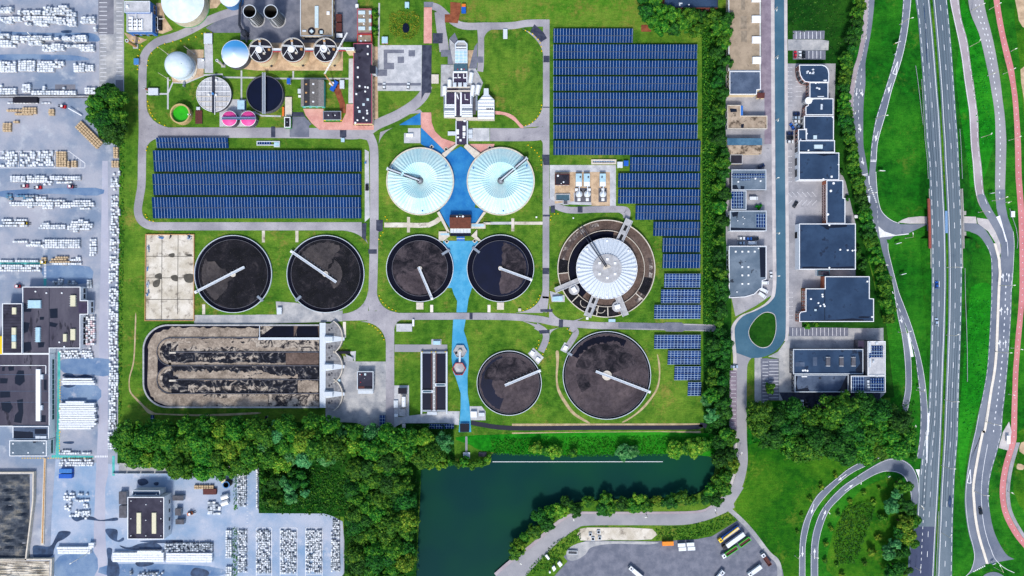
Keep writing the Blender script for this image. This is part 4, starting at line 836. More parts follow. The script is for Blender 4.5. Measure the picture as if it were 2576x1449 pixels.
# ---------------------------------------------------------------- builders for houses, cabinets, round tanks
def cen(P): return (sum(p[0] for p in P)/len(P),sum(p[1] for p in P)/len(P))
def bld(name,label,cat,t,s,h,wall,roofm,par=.45,parm='white_paint',items=(),win=(),group=None,z0=0):
    g=G(t,s) if isinstance(s,str) else s; P=[W(p,h) for p in g]; c=cen(P); th=thing(name,label,cat,(c[0],c[1],z0),group)
    mb=MB(); mb.sides(P,z0,h); wl_=mb.build('wall',wall,th)
    I=inset(P,.35); mb=MB()
    if area2(P)*area2(I)<0: I=P
    mb.flat(I,h-par); rf=mb.build('roof',roofm,th)
    mb=MB(); Oo=inset(P,-.06); mb.ring(Oo,I,h+.02); mb.sides(I,h-par,h+.02,True); mb.sides(Oo,h-.3,h+.02); mb.build('parapet',parm,th)
    zr=h-par
    for it in items:
        nm,m,tt,ss,hh=it[:5]; mb=MB(); q=G(tt,ss)
        if len(it)>5: 
            p=W(q[0],zr); r=it[5]*S; mb.lathe((p.x,p.y,0),[(r,zr),(r,zr+hh),(r*.6,zr+hh+.1),(.01,zr+hh+.12)],14)
        else:
            Q=[W(k,zr+hh) for k in q]; mb.sides(Q,zr,zr+hh*.8); Q2=inset(Q,.12) if hh>.15 else Q; mb.sides(Q,zr+hh*.8,zr+hh*.8+.01); n=len(Q); 
            mb.add([(a[0],a[1],zr+hh*.8) for a in Q]+[(a[0],a[1],zr+hh) for a in Q2],[(i,(i+1)%n,n+(i+1)%n,n+i) if area2(Q)>0 else (n+i,n+(i+1)%n,(i+1)%n,i) for i in range(n)]); mb.flat(Q2,zr+hh)
        mb.build(nm,m,th)
    for w in win: windows(th,P,*w)
    return th
def windows(th,P,e,n,z,ww,hh,m='glass_dark',frame='white_paint',lo=.08,hi=.92,name='window'):
    a,b=Vector((P[e][0],P[e][1],0)),Vector((P[(e+1)%len(P)][0],P[(e+1)%len(P)][1],0)); d=(b-a); L=d.length; d/=L
    nn=Vector((d.y,-d.x,0))*(1 if area2(P)>0 else -1)
    for i in range(n):
        c=a+d*(L*(lo+(hi-lo)*(i+.5)/n)); A=math.atan2(d.y,d.x)
        mb=MB(); p=c+nn*.03; mb.box((p.x,p.y,z),ww,.12,hh,A); o=mb.build(name,frame,th)
        mb=MB(); p=c+nn*.06; mb.box((p.x,p.y,z+.1),ww-.2,.12,hh-.2,A); mb.build('pane',m,o)
def cab(name,label,cat,t,s,h,body='grey_metal',roof='white_metal',group=None,door=True,slab=None):
    g=G(t,s); P=[W(p,h) for p in g]; c=cen(P); th=thing(name,label,cat,(c[0],c[1],0),group)
    B=inset(P,.1); mb=MB(); mb.sides(B,0,h-.12); mb.build('body',body,th)
    mb=MB(); mb.sides(P,h-.14,h-.02); I=inset(P,.15); n=len(P)
    mb.add([(a[0],a[1],h-.02) for a in P]+[(a[0],a[1],h+.08) for a in I],[(i,(i+1)%n,n+(i+1)%n,n+i) if area2(P)>0 else (n+i,n+(i+1)%n,(i+1)%n,i) for i in range(n)]); mb.flat(I,h+.08); mb.build('roof',roof,th)
    if door:
        e=max(range(n),key=lambda i:-(P[i][1]+P[(i+1)%n][1])); a,b=Vector(B[e]),Vector(B[(e+1)%n]); d=(b-a); A=math.atan2(d.y,d.x); m=(a+b)/2
        mb=MB(); mb.box((m.x,m.y-.02,.1),min(.9,d.length*.5),.1,max(.4,min(2,h-.5)),A); mb.build('door','dark_metal',th)
    return th
# ---------------------------------------------------------------- reactor with ribbed roof
c=W((6097,2704)); th=thing('round_reactor','large round reactor with a ribbed pale roof and brown channels around it','reactor',c)
mb=MB(); mb.lathe(c,[(29.4,0),(29.4,2.6),(28.9,2.6),(28.9,.5)],128); mb.build('outer_wall','concrete_cream',th)
mb=MB(); mb.lathe(c,[(28.9,1.5),(22.9,1.5)],96); mb.build('outer_channel','ring_brown',th)
for i,(a0,a1) in enumerate(((-48,-5),(-5,14),(100,112),(120,168))): mb=MB(); jag(c,25.6,28.2,a0,a1,1.52+i*.004,mb,30,.03,i+1); mb.build('scum_foam','ring_foam',th)
for i,(a0,a1) in enumerate(((205,285),(168,186),(-35,-12))): mb=MB(); jag(c,23,28.6,a0,a1,1.535+i*.004,mb,30,.015,i+11); mb.build('dark_sludge','sludge_black',th)
mb=MB(); mb.lathe(c,[(23.1,.8),(23.1,2.4),(22.8,2.4),(22.8,.8)],96,-63,285); mb.build('channel_wall','concrete_cream',th)
mb=MB(); mb.lathe(c,[(22.8,1.2),(17.6,1.2)],96); mb.build('inner_channel','ring_brown',th)
mb=MB(); jag(c,17.7,22.7,78,230,1.24,mb,50,.006,4); mb.build('clear_water','basin_dark',th)
mb=MB(); mb.lathe(c,[(18.1,0),(18.1,4.4),(17.7,4.5)],96); mb.build('roof_wall','concrete',th)
n=160;V=[];F=[]
for r,z in((18.2,4.4),(13.2,5.3),(8.5,6.1)):
    for i in range(n): a=2*PI*i/n; V.append((c.x+r*math.cos(a),c.y+r*math.sin(a),z+(.34 if i%4<2 else -.1)))
for k in(0,1):
    for i in range(n): F.append((k*n+i,k*n+(i+1)%n,(k+1)*n+(i+1)%n,(k+1)*n+i))
mb=MB(); mb.add(V,F); mb.build('ribbed_roof','white_metal',th)
mb=MB(); mb.lathe(c,[(18.3,4.2),(18.3,4.7),(18.0,4.7)],96); mb.build('roof_edge','white_paint',th)
mb=MB(); mb.lathe(c,[(8.7,6.0),(8.7,6.7),(8.3,6.75),(.01,6.8)],64); hub=mb.build('centre_slab','concrete',th)
for a in(35,90,145,215,270,325): mb=MB(); A=math.radians(a); mb.box((c.x+5.6*math.cos(A),c.y+5.6*math.sin(A),6.78),1.5,1.5,.4); mb.box((c.x+5.6*math.cos(A),c.y+5.6*math.sin(A),7.18),1.1,1.1,.1); mb.build('hatch','white_paint',hub)
mb=MB(); mb.lathe(c,[(2.4,6.78),(2.4,7.2),(.01,7.5)],20,20,200); mb.build('hatch','concrete_cream',hub)
for a in(90,40,0,270,180,320,135): mb=MB(); A=math.radians(a); mb.box((c.x+16.6*math.cos(A),c.y+16.6*math.sin(A),4.4),1.3,1.0,.9,A); mb.box((c.x+16.6*math.cos(A),c.y+16.6*math.sin(A),5.3),1.,.7,.1,A); mb.build('roof_box','white_paint',th)
for d_ in(-1.3,1.3):
    A=math.radians(122); n_=Vector((-math.sin(A),math.cos(A),0))*d_; u=Vector((math.cos(A),math.sin(A),0))
    mb=MB(); mb.tube(c+n_*.3+u*1+Vector((0,0,7.6)),c+n_*.6+u*17+Vector((0,0,6)),.28); mb.tube(c+n_*.6+u*17+Vector((0,0,6)),c+n_+u*30+Vector((0,0,3)),.28); mb.build('pipe','dark_metal',th)
for nm,a,r0,r1,w_,bx in(('radial_deck',65,17.6,32.5,4.4,2),('radial_deck',248,17.6,31,4.4,2),('radial_deck',203,17.6,33.5,3.,0),('radial_deck',292,17.6,30.5,3.6,0)):
    A=math.radians(a); u=Vector((math.cos(A),math.sin(A),0)); mb=MB(); mb.beam(c+u*r0+Vector((0,0,2.5)),c+u*r1+Vector((0,0,2.5)),w_,.5); mb.box((c.x+u.x*(r1-1),c.y+u.y*(r1-1),0),1,w_*.8,2.5,A); o=mb.build(nm,'concrete',th)
    n_=Vector((-u.y,u.x,0))
    for s in(-1,1):
        mb=MB()
        for hh in(.6,1.1): mb.beam(c+u*r0+n_*(s*w_/2)+Vector((0,0,3+hh)),c+u*r1+n_*(s*w_/2)+Vector((0,0,3+hh)),.12,.1)
        for k in range(7): p=c+u*(r0+(r1-r0)*k/6)+n_*(s*w_/2); mb.box((p.x,p.y,3),.1,.1,1.1)
        mb.build('handrail','white_paint',o)
    for k in range(bx): p=c+u*(r0+3.2+k*6); mb=MB(); mb.box((p.x,p.y,3.0),3.4,1.7,.06,A); mb.build('opening','black_opening',o); 
for a,r in((213,23.2),(286,23.8)):
    A=math.radians(a); p=c+Vector((math.cos(A),math.sin(A),0))*r; mb=MB(); mb.lathe(p,[(3.2,1),(3.2,2.7),(.01,2.72)],24); o=mb.build('pump_platform','concrete',th)
    mb=MB(); mb.box((p.x,p.y,2.72),3.3,2.6,1.2,A-PI/2); mb.box((p.x,p.y,3.92),2.7,2.,.2,A-PI/2); mb.build('pump_housing','white_paint',o)
for a in(224,258,272,320,186): A=math.radians(a); u=Vector((math.cos(A),math.sin(A),0)); mb=MB(); mb.beam(c+u*22.9+Vector((0,0,.8)),c+u*29+Vector((0,0,.8)),.5,1.5); mb.build('partition','concrete_cream',th)
for a in(238,262): A=math.radians(a); p=c+Vector((math.cos(A),math.sin(A),0))*24.2; mb=MB(); mb.lathe(p,[(2.9,1.2),(2.9,2.),(2.6,2.)],20,a-90,a+80); mb.build('guide_vane','concrete_cream',th)
# ---------------------------------------------------------------- digesters, silos, gas holders
def digester(label,gc,r,h,seed):
    c=W(gc,h); R=r*S*(H-h)/H; c.z=0; th=thing('digester',label,'digester',c,'cream digesters with red rims')
    mb=MB(); mb.lathe(c,[(R,0),(R,h-.9)],48); w_=mb.build('wall','cream_cladding',th)
    mb=MB(); mb.lathe(c,[(R+.04,h-1.6),(R+.06,h-.7)],48); mb.build('band','red_trim',th); mb=MB(); mb.lathe(c,[(R+.05,h-.7),(R+.08,h),(R-.25,h),(R-.25,h-.5)],48); mb.build('rim','concrete_cream',th)
    mb=MB(); mb.lathe(c,[(R-.25,h-.5),(R*.5,h-.2),(.01,h)],32); rf=mb.build('roof','felt_dark',th)
    mb=MB(); mb.lathe(c,[(R+.12,h+.9),(R+.12,h+1.0),(R+.02,h+1.0),(R+.02,h+.9)],48)
    for i in range(24): a=2*PI*i/24; mb.box((c.x+(R+.07)*math.cos(a),c.y+(R+.07)*math.sin(a),h),.07,.07,.95)
    mb.build('handrail','white_paint',th)
    p=c+Vector((-.9,.6,0)); mb=MB(); mb.lathe(p,[(2.1,h-.3),(2.1,h+1.),(1.5,h+1.5),(.01,h+1.6)] if seed<3 else [(2.1,h-.3),(2.1,h+1.4),(1.3,h+1.4),(1.3,h+.3),(.01,h+.3)],20); mb.build('dome_hatch','white_paint',th)
    mb=MB(); z=h+.5
    for a,b in(((-6,2.2),(6,1.6)),((-6,2.8),(6,2.2)),((-1,6.6),(-.6,2.4)),((-.4,6.6),(0,2.4)),((-5.8,-4),(-2,1.5)),((-3,-1.4),(-.4,-5.6)),((-2.4,-1),(.2,-5.2)),((1,2),(3.,-1.5))): mb.beam((c.x+a[0],c.y+a[1],z),(c.x+b[0],c.y+b[1],z),.28,.28)
    mb.build('roof_pipe','white_paint',th)
    for x,y,m in((-.6,5.2,'wood_box'),(5.,.4,'wood_box'),(2.,-1.8,'concrete_cream')): mb=MB(); mb.box((c.x+x,c.y+y,h-.4),1.3,1.1,1.2); mb.box((c.x+x,c.y+y,h+.8),1.0,.8,.15); mb.build('roof_unit',m,th)
    mb=MB(); mb.beam((c.x+2,c.y-R-.4,0),(c.x+2,c.y-R-.4,h-1),.6,.1) ; mb.box((c.x+3.2,c.y-R*.88-.2,0),1.2,.6,2.2,.5); mb.build('door','dark_metal',th)
digester('westernmost cream digester with a white dome hatch, beside the blue cone tank',(2625,508),119,11,1)
digester('middle cream digester with a white dome hatch and yellow fittings',(2949,504),119,11,2)
digester('easternmost cream digester with an open white ring on its roof',(3275,504),119,11,3)
for lab,a,b in(('white catwalk between the western and middle digesters','2740,505','2830,505'),('white catwalk between the middle and eastern digesters','3062,500','3158,500'),('white catwalk from the eastern digester to the cream stair tower','3390,495','3480,495')):
    p,q=W(G('g',a)[0],11),W(G('g',b)[0],11); th=thing('catwalk',lab,'catwalk',(p.x,p.y,10)); mb=MB(); mb.beam((p.x,p.y,10.4),(q.x,q.y,10.4),1.6,.3); mb.build('deck','white_metal',th)
    mb=MB(); mb.beam((p.x,p.y-.85,10.0),(q.x,q.y-.85,10.0),.16,1.6); mb.build('side_panel','red_trim',th); mb=MB(); mb.beam((p.x,p.y+.85,10.7),(q.x,q.y+.85,10.7),.12,1.); mb.build('handrail','white_paint',th)
bld('stair_tower','cream stair tower between the eastern digester and the long dark-roofed building','tower','g','3475,478 3562,478 3562,506 3475,506',11.,'cream_cladding','concrete_pale',items=(('door_hut','white_metal','g','3540,482 3558,482 3558,502 3540,502',.8),))
def silo(label,gc,r,h):
    c=W(gc,h); R=r*S*(H-h)/H; c.z=0; th=thing('silo',label,'silo',c,'tall dark open silos')
    mb=MB(); mb.lathe(c,[(R,0),(R,h),(R-.25,h),(R-.25,1.5),(.01,1.5)],48); mb.build('wall','sil_wall',th)
    mb=MB(); mb.lathe(c,[(R+.08,h-.2),(R+.08,h+.05),(R-.3,h+.05),(R-.3,h-.2)],48); mb.build('rim','white_metal',th)
    for k in range(6): z=h*.15+k*h*.14; mb=MB(); mb.lathe(c,[(R+.02,z),(R+.12,z+.06),(R+.02,z+.12)],40); mb.build('hoop','grey_metal',th)
    mb=MB(); mb.lathe(c,[(R+.8,0),(R+.8,.3),(R,.3)],40); mb.build('plinth','concrete',th)
    mb=MB()
    for dx in(0,.7): mb.beam((c.x+dx,c.y-R-.3,.2),(c.x+dx,c.y-R-.3,.25),.1,h-.3)
    for k in range(24): mb.beam((c.x,c.y-R-.3,.6+k*h/25),(c.x+.7,c.y-R-.3,.6+k*h/25),.08,.08)
    mb.build('ladder','white_paint',th)
plain('sil_wall',(64,62,58),.7,.25,.8)
silo('left of the two tall black open silos at the top edge',(2510,114),66,15); silo('right of the two tall black open silos, a ladder down its side',(2723,117),70,15)
def roundtank(name,label,gc,R,h,prof,wall,roofm,extra=None,rim='white_paint'):
    c=W(gc,h); k=S*(H-h)/H; R*=k; c.z=0; th=thing(name,label,'tank',c)
    mb=MB(); mb.lathe(c,[(R,0),(R,h)],64); mb.build('wall',wall,th)
    mb=MB(); mb.lathe(c,[(R+.06,h-.15)]+[(R*a,h+b) for a,b in prof],96); mb.build('roof',roofm,th,sm=len(prof)>5)
    mb=MB(); mb.lathe(c,[(R+.12,h-.3),(R+.12,h+.05),(R-.1,h+.08)],64); mb.build('rim',rim,th)
    return th,c,R
t=NT('tank_sheet',.4,0,.3); p=t.pos(True); f=t.noise(p,.3,4); t.out(t.ramp(f,[(.3,col((196,214,228))),(.7,col((222,232,240)))]))
t=NT('tank_sheet_painted_sheen',.35,0,.4); p=t.pos(True); s_=t.n('ShaderNodeSeparateXYZ'); t.l(p,s_.inputs[0]); t.out(t.ramp(t.math('MULTIPLY_ADD',s_.outputs[1],.06,.5),[(.25,col((226,234,242))),(.75,col((70,160,222)))]))  # bright south side and blue north side of the cone put into the colour
th,c,R=roundtank('storage_tank','biggest round tank with a pale cone roof and cream wall at the top edge',(1838,14),214,8.5,[(1,0),(.6,1.4),(.05,3.2),(.01,3.25)],'rust_wall','tank_sheet')
mb=MB(); mb.lathe(c,[(.5,11.5),(.5,12.2),(.01,12.3)],16); mb.build('vent','white_paint',th)
mb=MB(); mb.lathe(c,[(R+.25,0),(R+.25,.4),(R,.5)],64); mb.build('plinth','green_paint',th)
roundtank('storage_tank','white round tank cut by the top edge beside the black silos',(2310,-40),104,7,[(1,0),(.5,1),(.01,1.5)],'pipe_blue','tank_sheet')
th,c,R=roundtank('cone_tank','round tank with a shiny sky-blue cone roof west of the digesters',(2366,541),137,5.5,[(1,0),(.6,1.5),(.1,3.2),(.01,3.4)],'concrete_dark','tank_sheet_painted_sheen')
c=W((1795,655),7.5); c.z=0; th=thing('gas_holder','pale spherical gas holder standing alone on the north-west lawn','gas holder',c); k=8.0
mb=MB(); mb.lathe(c,[(7.0,0),(7.5,2.0)]+[(k*math.cos(math.radians(a)),7.0+k*.86*math.sin(math.radians(a))) for a in range(-35,90,9)]+[(.01,7+k*.86)],64); mb.build('membrane','tank_sheet',th,sm=True)
mb=MB(); mb.lathe(c,[(8.3,0),(8.3,.6),(7,.6)],48); mb.build('ring_base','concrete_cream',th)
mb=MB(); P=[c+Vector((k*1.02*math.cos(math.radians(a))*.86,k*1.02*math.cos(math.radians(a))*-.12,7+k*.88*math.sin(math.radians(a)))) for a in(0,20,40,58)]; mb.pipe(P,.22); mb.build('pipe','dark_metal',th)
mb=MB(); mb.box((c.x+.8,c.y-9.4,0),1.1,2.6,1.6); mb.box((c.x+.8,c.y-10.9,0),.8,.8,2.6); mb.build('valve','grey_metal',th)
for i,(x0,y0,x1,y1) in enumerate(((1588,470,1690,545),(1850,462,1955,542),(1590,730,1712,808),(1845,708,1950,780))):
    a,b=wp('00',x0,y0,7),wp('00',x1,y1,0); p=Vector((b.x,b.y,0)); th=thing('mast',['white mast on the lawn up and left of the gas holder','white mast on the lawn up and right of the gas holder','white mast on the lawn down and left of the gas holder','white mast at the lower right foot of the gas holder'][i],'mast',p)
    mb=MB(); mb.tube(p,(a.x,a.y,7.),.16,6,.1); mb.build('pole','concrete_cream',th); mb=MB(); mb.box((p.x,p.y,0),.7,.7,.3); mb.build('base','concrete',th)
def chimney(label,t,xb,yb,h,r,m,cap='dark_metal'):
    p=wp(t,xb,yb); th=thing('flue_stack',label,'flue stack',p); mb=MB(); mb.lathe(p,[(r,0),(r,h),(r*.75,h),(r*.75,h-1),(.01,h-1)],20); mb.build('flue',m,th); mb=MB(); mb.lathe(p,[(r*1.1,h-.5),(r*1.1,h+.02),(r*.7,h+.02)],20); mb.build('collar','white_metal' if m!='white_paint' else 'grey_metal',th); mb=MB(); mb.box((p.x,p.y,0),r*3.4,r*3,.6); mb.build('base','concrete',th)
chimney('wooden-coloured flue stack leaning over the west lawn edge by the ring road','00',1368,468,11.5,.9,'wood_box'); chimney('white flue stack beside the blue cone tank','00',2250,660,11.,.75,'concrete_cream'); chimney('short rusty flue stack on the fenced gas equipment by the ring road','00',1495,908,6,.55,'brick_red')
# covered tank with grey beams, dark open tank, green tank, pink domed tanks
th,c,R=roundtank('beam_tank','round tank covered with pale panels and crossing beams',(2150,948),174,3.2,[(.97,0),(.96,-.3),(.01,-.2)],'concrete_dark','concrete_pale')
for dy in(-7.6,-4.4,-1.3,1.8,4.9,7.9):
    w_=math.sqrt(max(.1,R*R-dy*dy))-.3; mb=MB(); mb.beam((c.x-w_,c.y+dy,3.0),(c.x+w_,c.y+dy,3.0),.35,.35); mb.build('beam','white_paint' if dy>0 else 'concrete_cream',th)
for dx in(-7.5,-5,-2.5,2.5,5,7.5):
    w_=math.sqrt(max(.1,R*R-dx*dx))-.3; mb=MB(); mb.beam((c.x+dx,c.y-w_,2.95),(c.x+dx,c.y+w_,2.95),.16,.16); mb.build('seam','grey_metal',th)
mb=MB(); mb.beam((c.x,c.y-R-1,3.3),(c.x,c.y+R+.8,3.3),1.5,.7); mb.build('gantry','dark_metal',th)
mb=MB(); mb.beam((c.x+.9,c.y-R-2,3.6),(c.x+.9,c.y-1,3.6),.35,.35); mb.build('pipe','white_paint',th)
for x,y in((-2.6,-.4),(1.6,-.6),(1.8,8.2)): mb=MB(); mb.box((c.x+x,c.y+y,3),1.1,1.1,1.2); mb.box((c.x+x,c.y+y,4.2),.9,.9,.1); mb.build('roof_box','white_paint',th)
mb=MB(); mb.lathe(c,[(.7,3.9),(.7,5.2),(.01,5.3)],16); mb.build('drive','pipe_blue',th)
def opentank(label,gc,R,h,wall,liq,mat_liq_z,w_=.5):
    c=W(gc,h); R*=S*(H-h)/H; c.z=0; th=thing('open_tank',label,'open tank',c)
    mb=MB(); mb.lathe(c,[(R,0),(R,h),(R-w_,h),(R-w_,mat_liq_z)],64); mb.build('wall',wall,th); mb=MB(); mb.lathe(c,[(R-w_+.02,mat_liq_z+.05),(R*.5,mat_liq_z+.05),(.01,mat_liq_z+.05)],48); mb.build('liquid',liq,th); return th,c,R
th,c,R=opentank('open round tank of black water crossed by a steel gantry',(2664,946),186,3.4,'concrete_dark','deep_water',2.4,.35)
mb=MB(); mb.beam((c.x-.2,c.y-R-1,3.6),(c.x-.2,c.y+R+1.6,3.6),1.7,.5); mb.build('gantry','grey_metal',th)
for s in(-.85,.85): mb=MB(); mb.beam((c.x-.2+s,c.y-R-1,4.1),(c.x-.2+s,c.y+R+1.6,4.1),.14,.7); mb.build('handrail','white_paint',th)
plain('green_water',(44,176,14),.5,.15,.4); plain('cream_wood',(196,168,116),.8,.2,.8); plain('magenta_sheet',(232,74,150),.5,.1,.6)
th,c,R=opentank('small cream tank full of bright green water',(1810,1143),101,4.5,'cream_wood','green_water',2.2,.8)
mb=MB(); mb.box((c.x+R*.9,c.y-.5,3.4),1.6,.7,1.1); mb.build('valve_box','white_paint',th)
pink=[]
for i,(x,y) in enumerate(((2308,1193),(2497,1193))):
    th,c,R=roundtank('pink_tank',('left','right')[i]+' of two small tanks with magenta domes joined by a steel walkway',(x,y),76,5.5,[(1,0),(.85,.5),(.6,1.),(.3,1.4),(.01,1.55)],'concrete_dark','magenta_sheet')
    for k in range(10):
        a=2*PI*k/10; mb=MB(); mb.beam(c+Vector((math.cos(a)*.4,math.sin(a)*.4,6.95)),c+Vector((math.cos(a)*R*.95,math.sin(a)*R*.95,5.72)),.12,.12); mb.build('seam','pink_trim',th)
a,b=W((2232,1192),7.4),W((2570,1192),7.4); th=thing('walkway','steel walkway laid across the two magenta domed tanks','walkway',(a.x,a.y,5.8)); mb=MB(); mb.beam((a.x,a.y,7.2),(b.x,b.y,7.2),1.3,.2); mb.build('deck','grey_metal',th)
for s in(-.65,.65): mb=MB(); mb.beam((a.x,a.y+s,7.4),(b.x,b.y+s,7.4),.1,.9); mb.build('handrail','pipe_blue',th)
mb=MB()
for x in(a.x+.3,(a.x+b.x)/2,b.x-.3): mb.box((x,a.y,0),.3,.3,7.2)
mb.build('support','grey_metal',th)
# ---------------------------------------------------------------- works buildings
bld('equipment_hall','white-roofed blue hall at the top left with three rows of roof fans','hall','g','1275,125 1530,125 1530,320 1275,320',8,'blue_cladding','concrete_pale',.4,'white_metal',
  [('fan_unit','white_paint','g','%d,%d %d,%d %d,%d %d,%d'%(x,y,x+42,y,x+42,295,x,295),1.) for x,y in((1294,165),(1343,190),(1391,190))]+[('fan','black_opening','g','%d,%d'%(x+a,y),1.12,6) for x in(1294,1343,1391) for a in(13,30) for y in(205,238,272)]+[('pipe','white_paint','g','1365,130 1372,130 1372,185 1365,185',.8)],[(1,3,1.5,2.4,2.2),(2,3,.2,3,3.5)])
bld('equipment_hall','taller white-roofed blue block joined to the north of the fan hall','hall','g','1252,10 1508,10 1508,125 1252,125',9.5,'blue_cladding','concrete_pale',.4,'white_metal',[('roof_vent','white_paint','g','1262,50 1290,50 1290,75 1262,75',1.2)],[(1,2,2,2.5,3)])
bld('process_building','big tan gravel-roofed building with a long skylight at the top centre','building','10','445,-120 770,-120 770,363 445,363',6.5,'cream_cladding','tan_roof',.5,'white_metal',[('skylight','skylight_glass','10','590,58 628,58 628,278 590,278',.8),('roof_hatch','white_paint','10','710,112 740,112 740,145 710,145',.8),('round_fan','felt_dark','10','560,315',.4,38),('round_fan','felt_dark','10','655,322',.4,30),('skylight','skylight_glass','10','535,312 558,290 580,312 558,334',1.1),('skylight','skylight_glass','10','640,305 672,305 672,338 640,338',1.1),('duct','white_metal','10','465,300 505,300 505,318 465,318',.7)],[(2,6,.4,3.2,4.4),(1,5,1,3,2.6,'glass_dark','red_trim')])
bld('office_annex','narrow annex with a brown roof, pink edges and six rooflights','building','10','1018,88 1160,88 1160,335 1018,335',4,'brick_red','gravel_roof',.35,'pink_trim',[('rooflight','skylight_glass','10','%d,%d %d,%d %d,%d %d,%d'%(x,y,x+w,y,x+w,y+36,x,y+36),.9) for y in(105,186,265) for x,w in((1028,70),(1134,26))]+[('roof_vent','white_paint','10','1086,%d'%y,.6,7) for y in(165,243)])
bld('office_annex','small brown-roofed link between the narrow annex and the long dark-roofed building','building','10','1018,345 1164,345 1164,428 1018,428',4.4,'brick_red','gravel_roof',.35,'red_trim',[('rooflight','skylight_glass','10','1045,403 1065,403 1065,420 1045,420',.5),('roof_vent','white_paint','10','1102,410',.5,7),('rooflight','white_paint','10','1045,352 1065,352 1065,368 1045,368',.5)])
bld('office_building','long narrow building with a patched black roof and pink edges','building','10','980,435 1166,435 1168,1243 978,1243',6.5,'cream_cladding','felt_roof',.4,'pink_trim',[('roof_vent','white_paint','10','%d,%d %d,%d %d,%d %d,%d'%(x,y,x+18,y,x+18,y+18,x,y+18),.7) for x,y in((1115,455),(1115,532),(1015,668),(1015,765),(1032,855),(1000,935),(1115,870),(990,1225),(1110,1130),(1070,1175))]+[('rooflight','skylight_glass','10','%d,%d %d,%d %d,%d %d,%d'%(x,y,x+24,y,x+24,y+24,x,y+24),.5) for x,y in((1112,988),(1070,1038),(1028,1108))]+[('round_vent','white_paint','10','%d,%d'%q,.6,9) for q in((1100,877),(1100,922),(1027,1083),(1022,1210),(1114,1210),(1118,1115))],[(2,5,.5,2.4,2.6,'glass_dark','yellow_paint'),(1,14,1.2,1.8,1.8,'glass_dark','cream_cladding')])
cab('roof_tank','black square tank in a white frame beside the long dark-roofed building','tank','10','1145,658 1205,658 1205,742 1145,742',7.2,'white_metal','felt_dark')
# gabled workshop
g=G('10','455,808 680,808 680,1068 455,1068'); P=[W(p,5) for p in g]; c=cen(P); th=thing('workshop','gabled workshop with black and grey striped roof and turquoise walls','workshop',(c[0],c[1],0))
mb=MB(); mb.sides(P,0,5); mb.build('wall','teal_paint',th); x0,x1=P[0].x-.2,P[1].x+.2; y0,y1=P[2].y-.2,P[0].y+.2
plain('tile_dark',(52,52,58),.9,.25,1.4); plain('tile_grey',(134,130,128),.9,.25,1.4); plain('tile_brown',(112,108,106),.9,.3,1.6)
xs=[x0,x0+(x1-x0)*.14,x0+(x1-x0)*.42,x0+(x1-x0)*.78,x1]; zs=[5,5.7,6.9,5.9,5]
for i,m in enumerate(('tile_grey','tile_dark','tile_brown','tile_grey')):
    mb=MB(); V=[(xs[i],y0,zs[i]),(xs[i+1],y0,zs[i+1]),(xs[i+1],y1,zs[i+1]),(xs[i],y1,zs[i])]; mb.add(V+[(v[0],v[1],v[2]-.15) for v in V],[(0,1,2,3),(7,6,5,4),(0,4,5,1),(1,5,6,2),(2,6,7,3),(3,7,4,0)]); mb.build('roof_slope',m,th)
mb=MB(); mb.add([(x,y0+.25,z-.1) for x,z in zip(xs,zs)]+[(xs[0],y0+.25,4.8),(xs[-1],y0+.25,4.8)],[(5,6,4,3,2,1,0)]); mb.add([(x,y1-.25,z-.1) for x,z in zip(xs,zs)]+[(xs[0],y1-.25,4.8),(xs[-1],y1-.25,4.8)],[(0,1,2,3,4,6,5)]); mb.build('gable','teal_paint',th)
for x,z,m in((xs[1]+1.6,6.3,'wood_box'),(xs[2]+2,6.5,'white_paint')):
    for k in(.16,.5,.82): mb=MB(); y=y0+(y1-y0)*k; mb.box((x,y,z-.3),1.1,.9,.5); mb.box((x,y,z+.2),.9,.7,.06); mb.build('rooflight',m,th)
windows(th,P,2,3,.2,2.6,3.4,'green_paint','white_paint',name='gate')
bld('garage','small black-roofed garage with yellow and turquoise doors on the pink paving','garage','10','675,1118 856,1118 856,1205 675,1205',3.6,'yellow_paint','felt_roof',.35,'grey_metal',[('roof_vent','white_paint','10','%d,1160'%x,.3,6) for x in(728,795)],[(2,4,.1,1.9,2.6,'green_paint','teal_paint')])
bld('transformer_hut','hut with a black roof and white rim at the lane corner by the small lawn','hut','10','285,1178 345,1178 345,1282 285,1282',4,'green_paint','felt_dark',.5,'white_paint',[('roof_vent','grey_metal','10','315,1230',.4,6)],[(1,2,.3,1.4,2.2,'green_paint','yellow_paint')])
bld('control_building','black-roofed control building on the gravel yard beside the aerator deck','building','12','1018,840 1180,840 1180,1022 1018,1022',4.2,'concrete','felt_roof',.4,'white_metal',[('rooflight','skylight_glass','12','1088,858 1108,858 1108,880 1088,880',.4),('roof_vent','white_paint','12','1047,868',.4,6),('roof_vent','red_paint','12','1062,872',.4,4),('roof_vent','white_paint','12','1092,908',.4,3),('roof_vent','red_paint','12','1053,948',.4,4),('roof_hatch','brown_steel','12','1030,990 1090,990 1090,1012 1030,1012',.2),('panel','felt_dark','12','1098,990 1170,990 1170,1018 1098,1018',.2)],[(2,3,.3,1.6,2.2),(1,3,1,1.5,1.6)])
cab('lean_to','white flat-roofed lean-to along the south side of the control building','lean-to','12','1025,1026 1178,1026 1178,1064 1025,1064',3,'white_paint','white_metal')
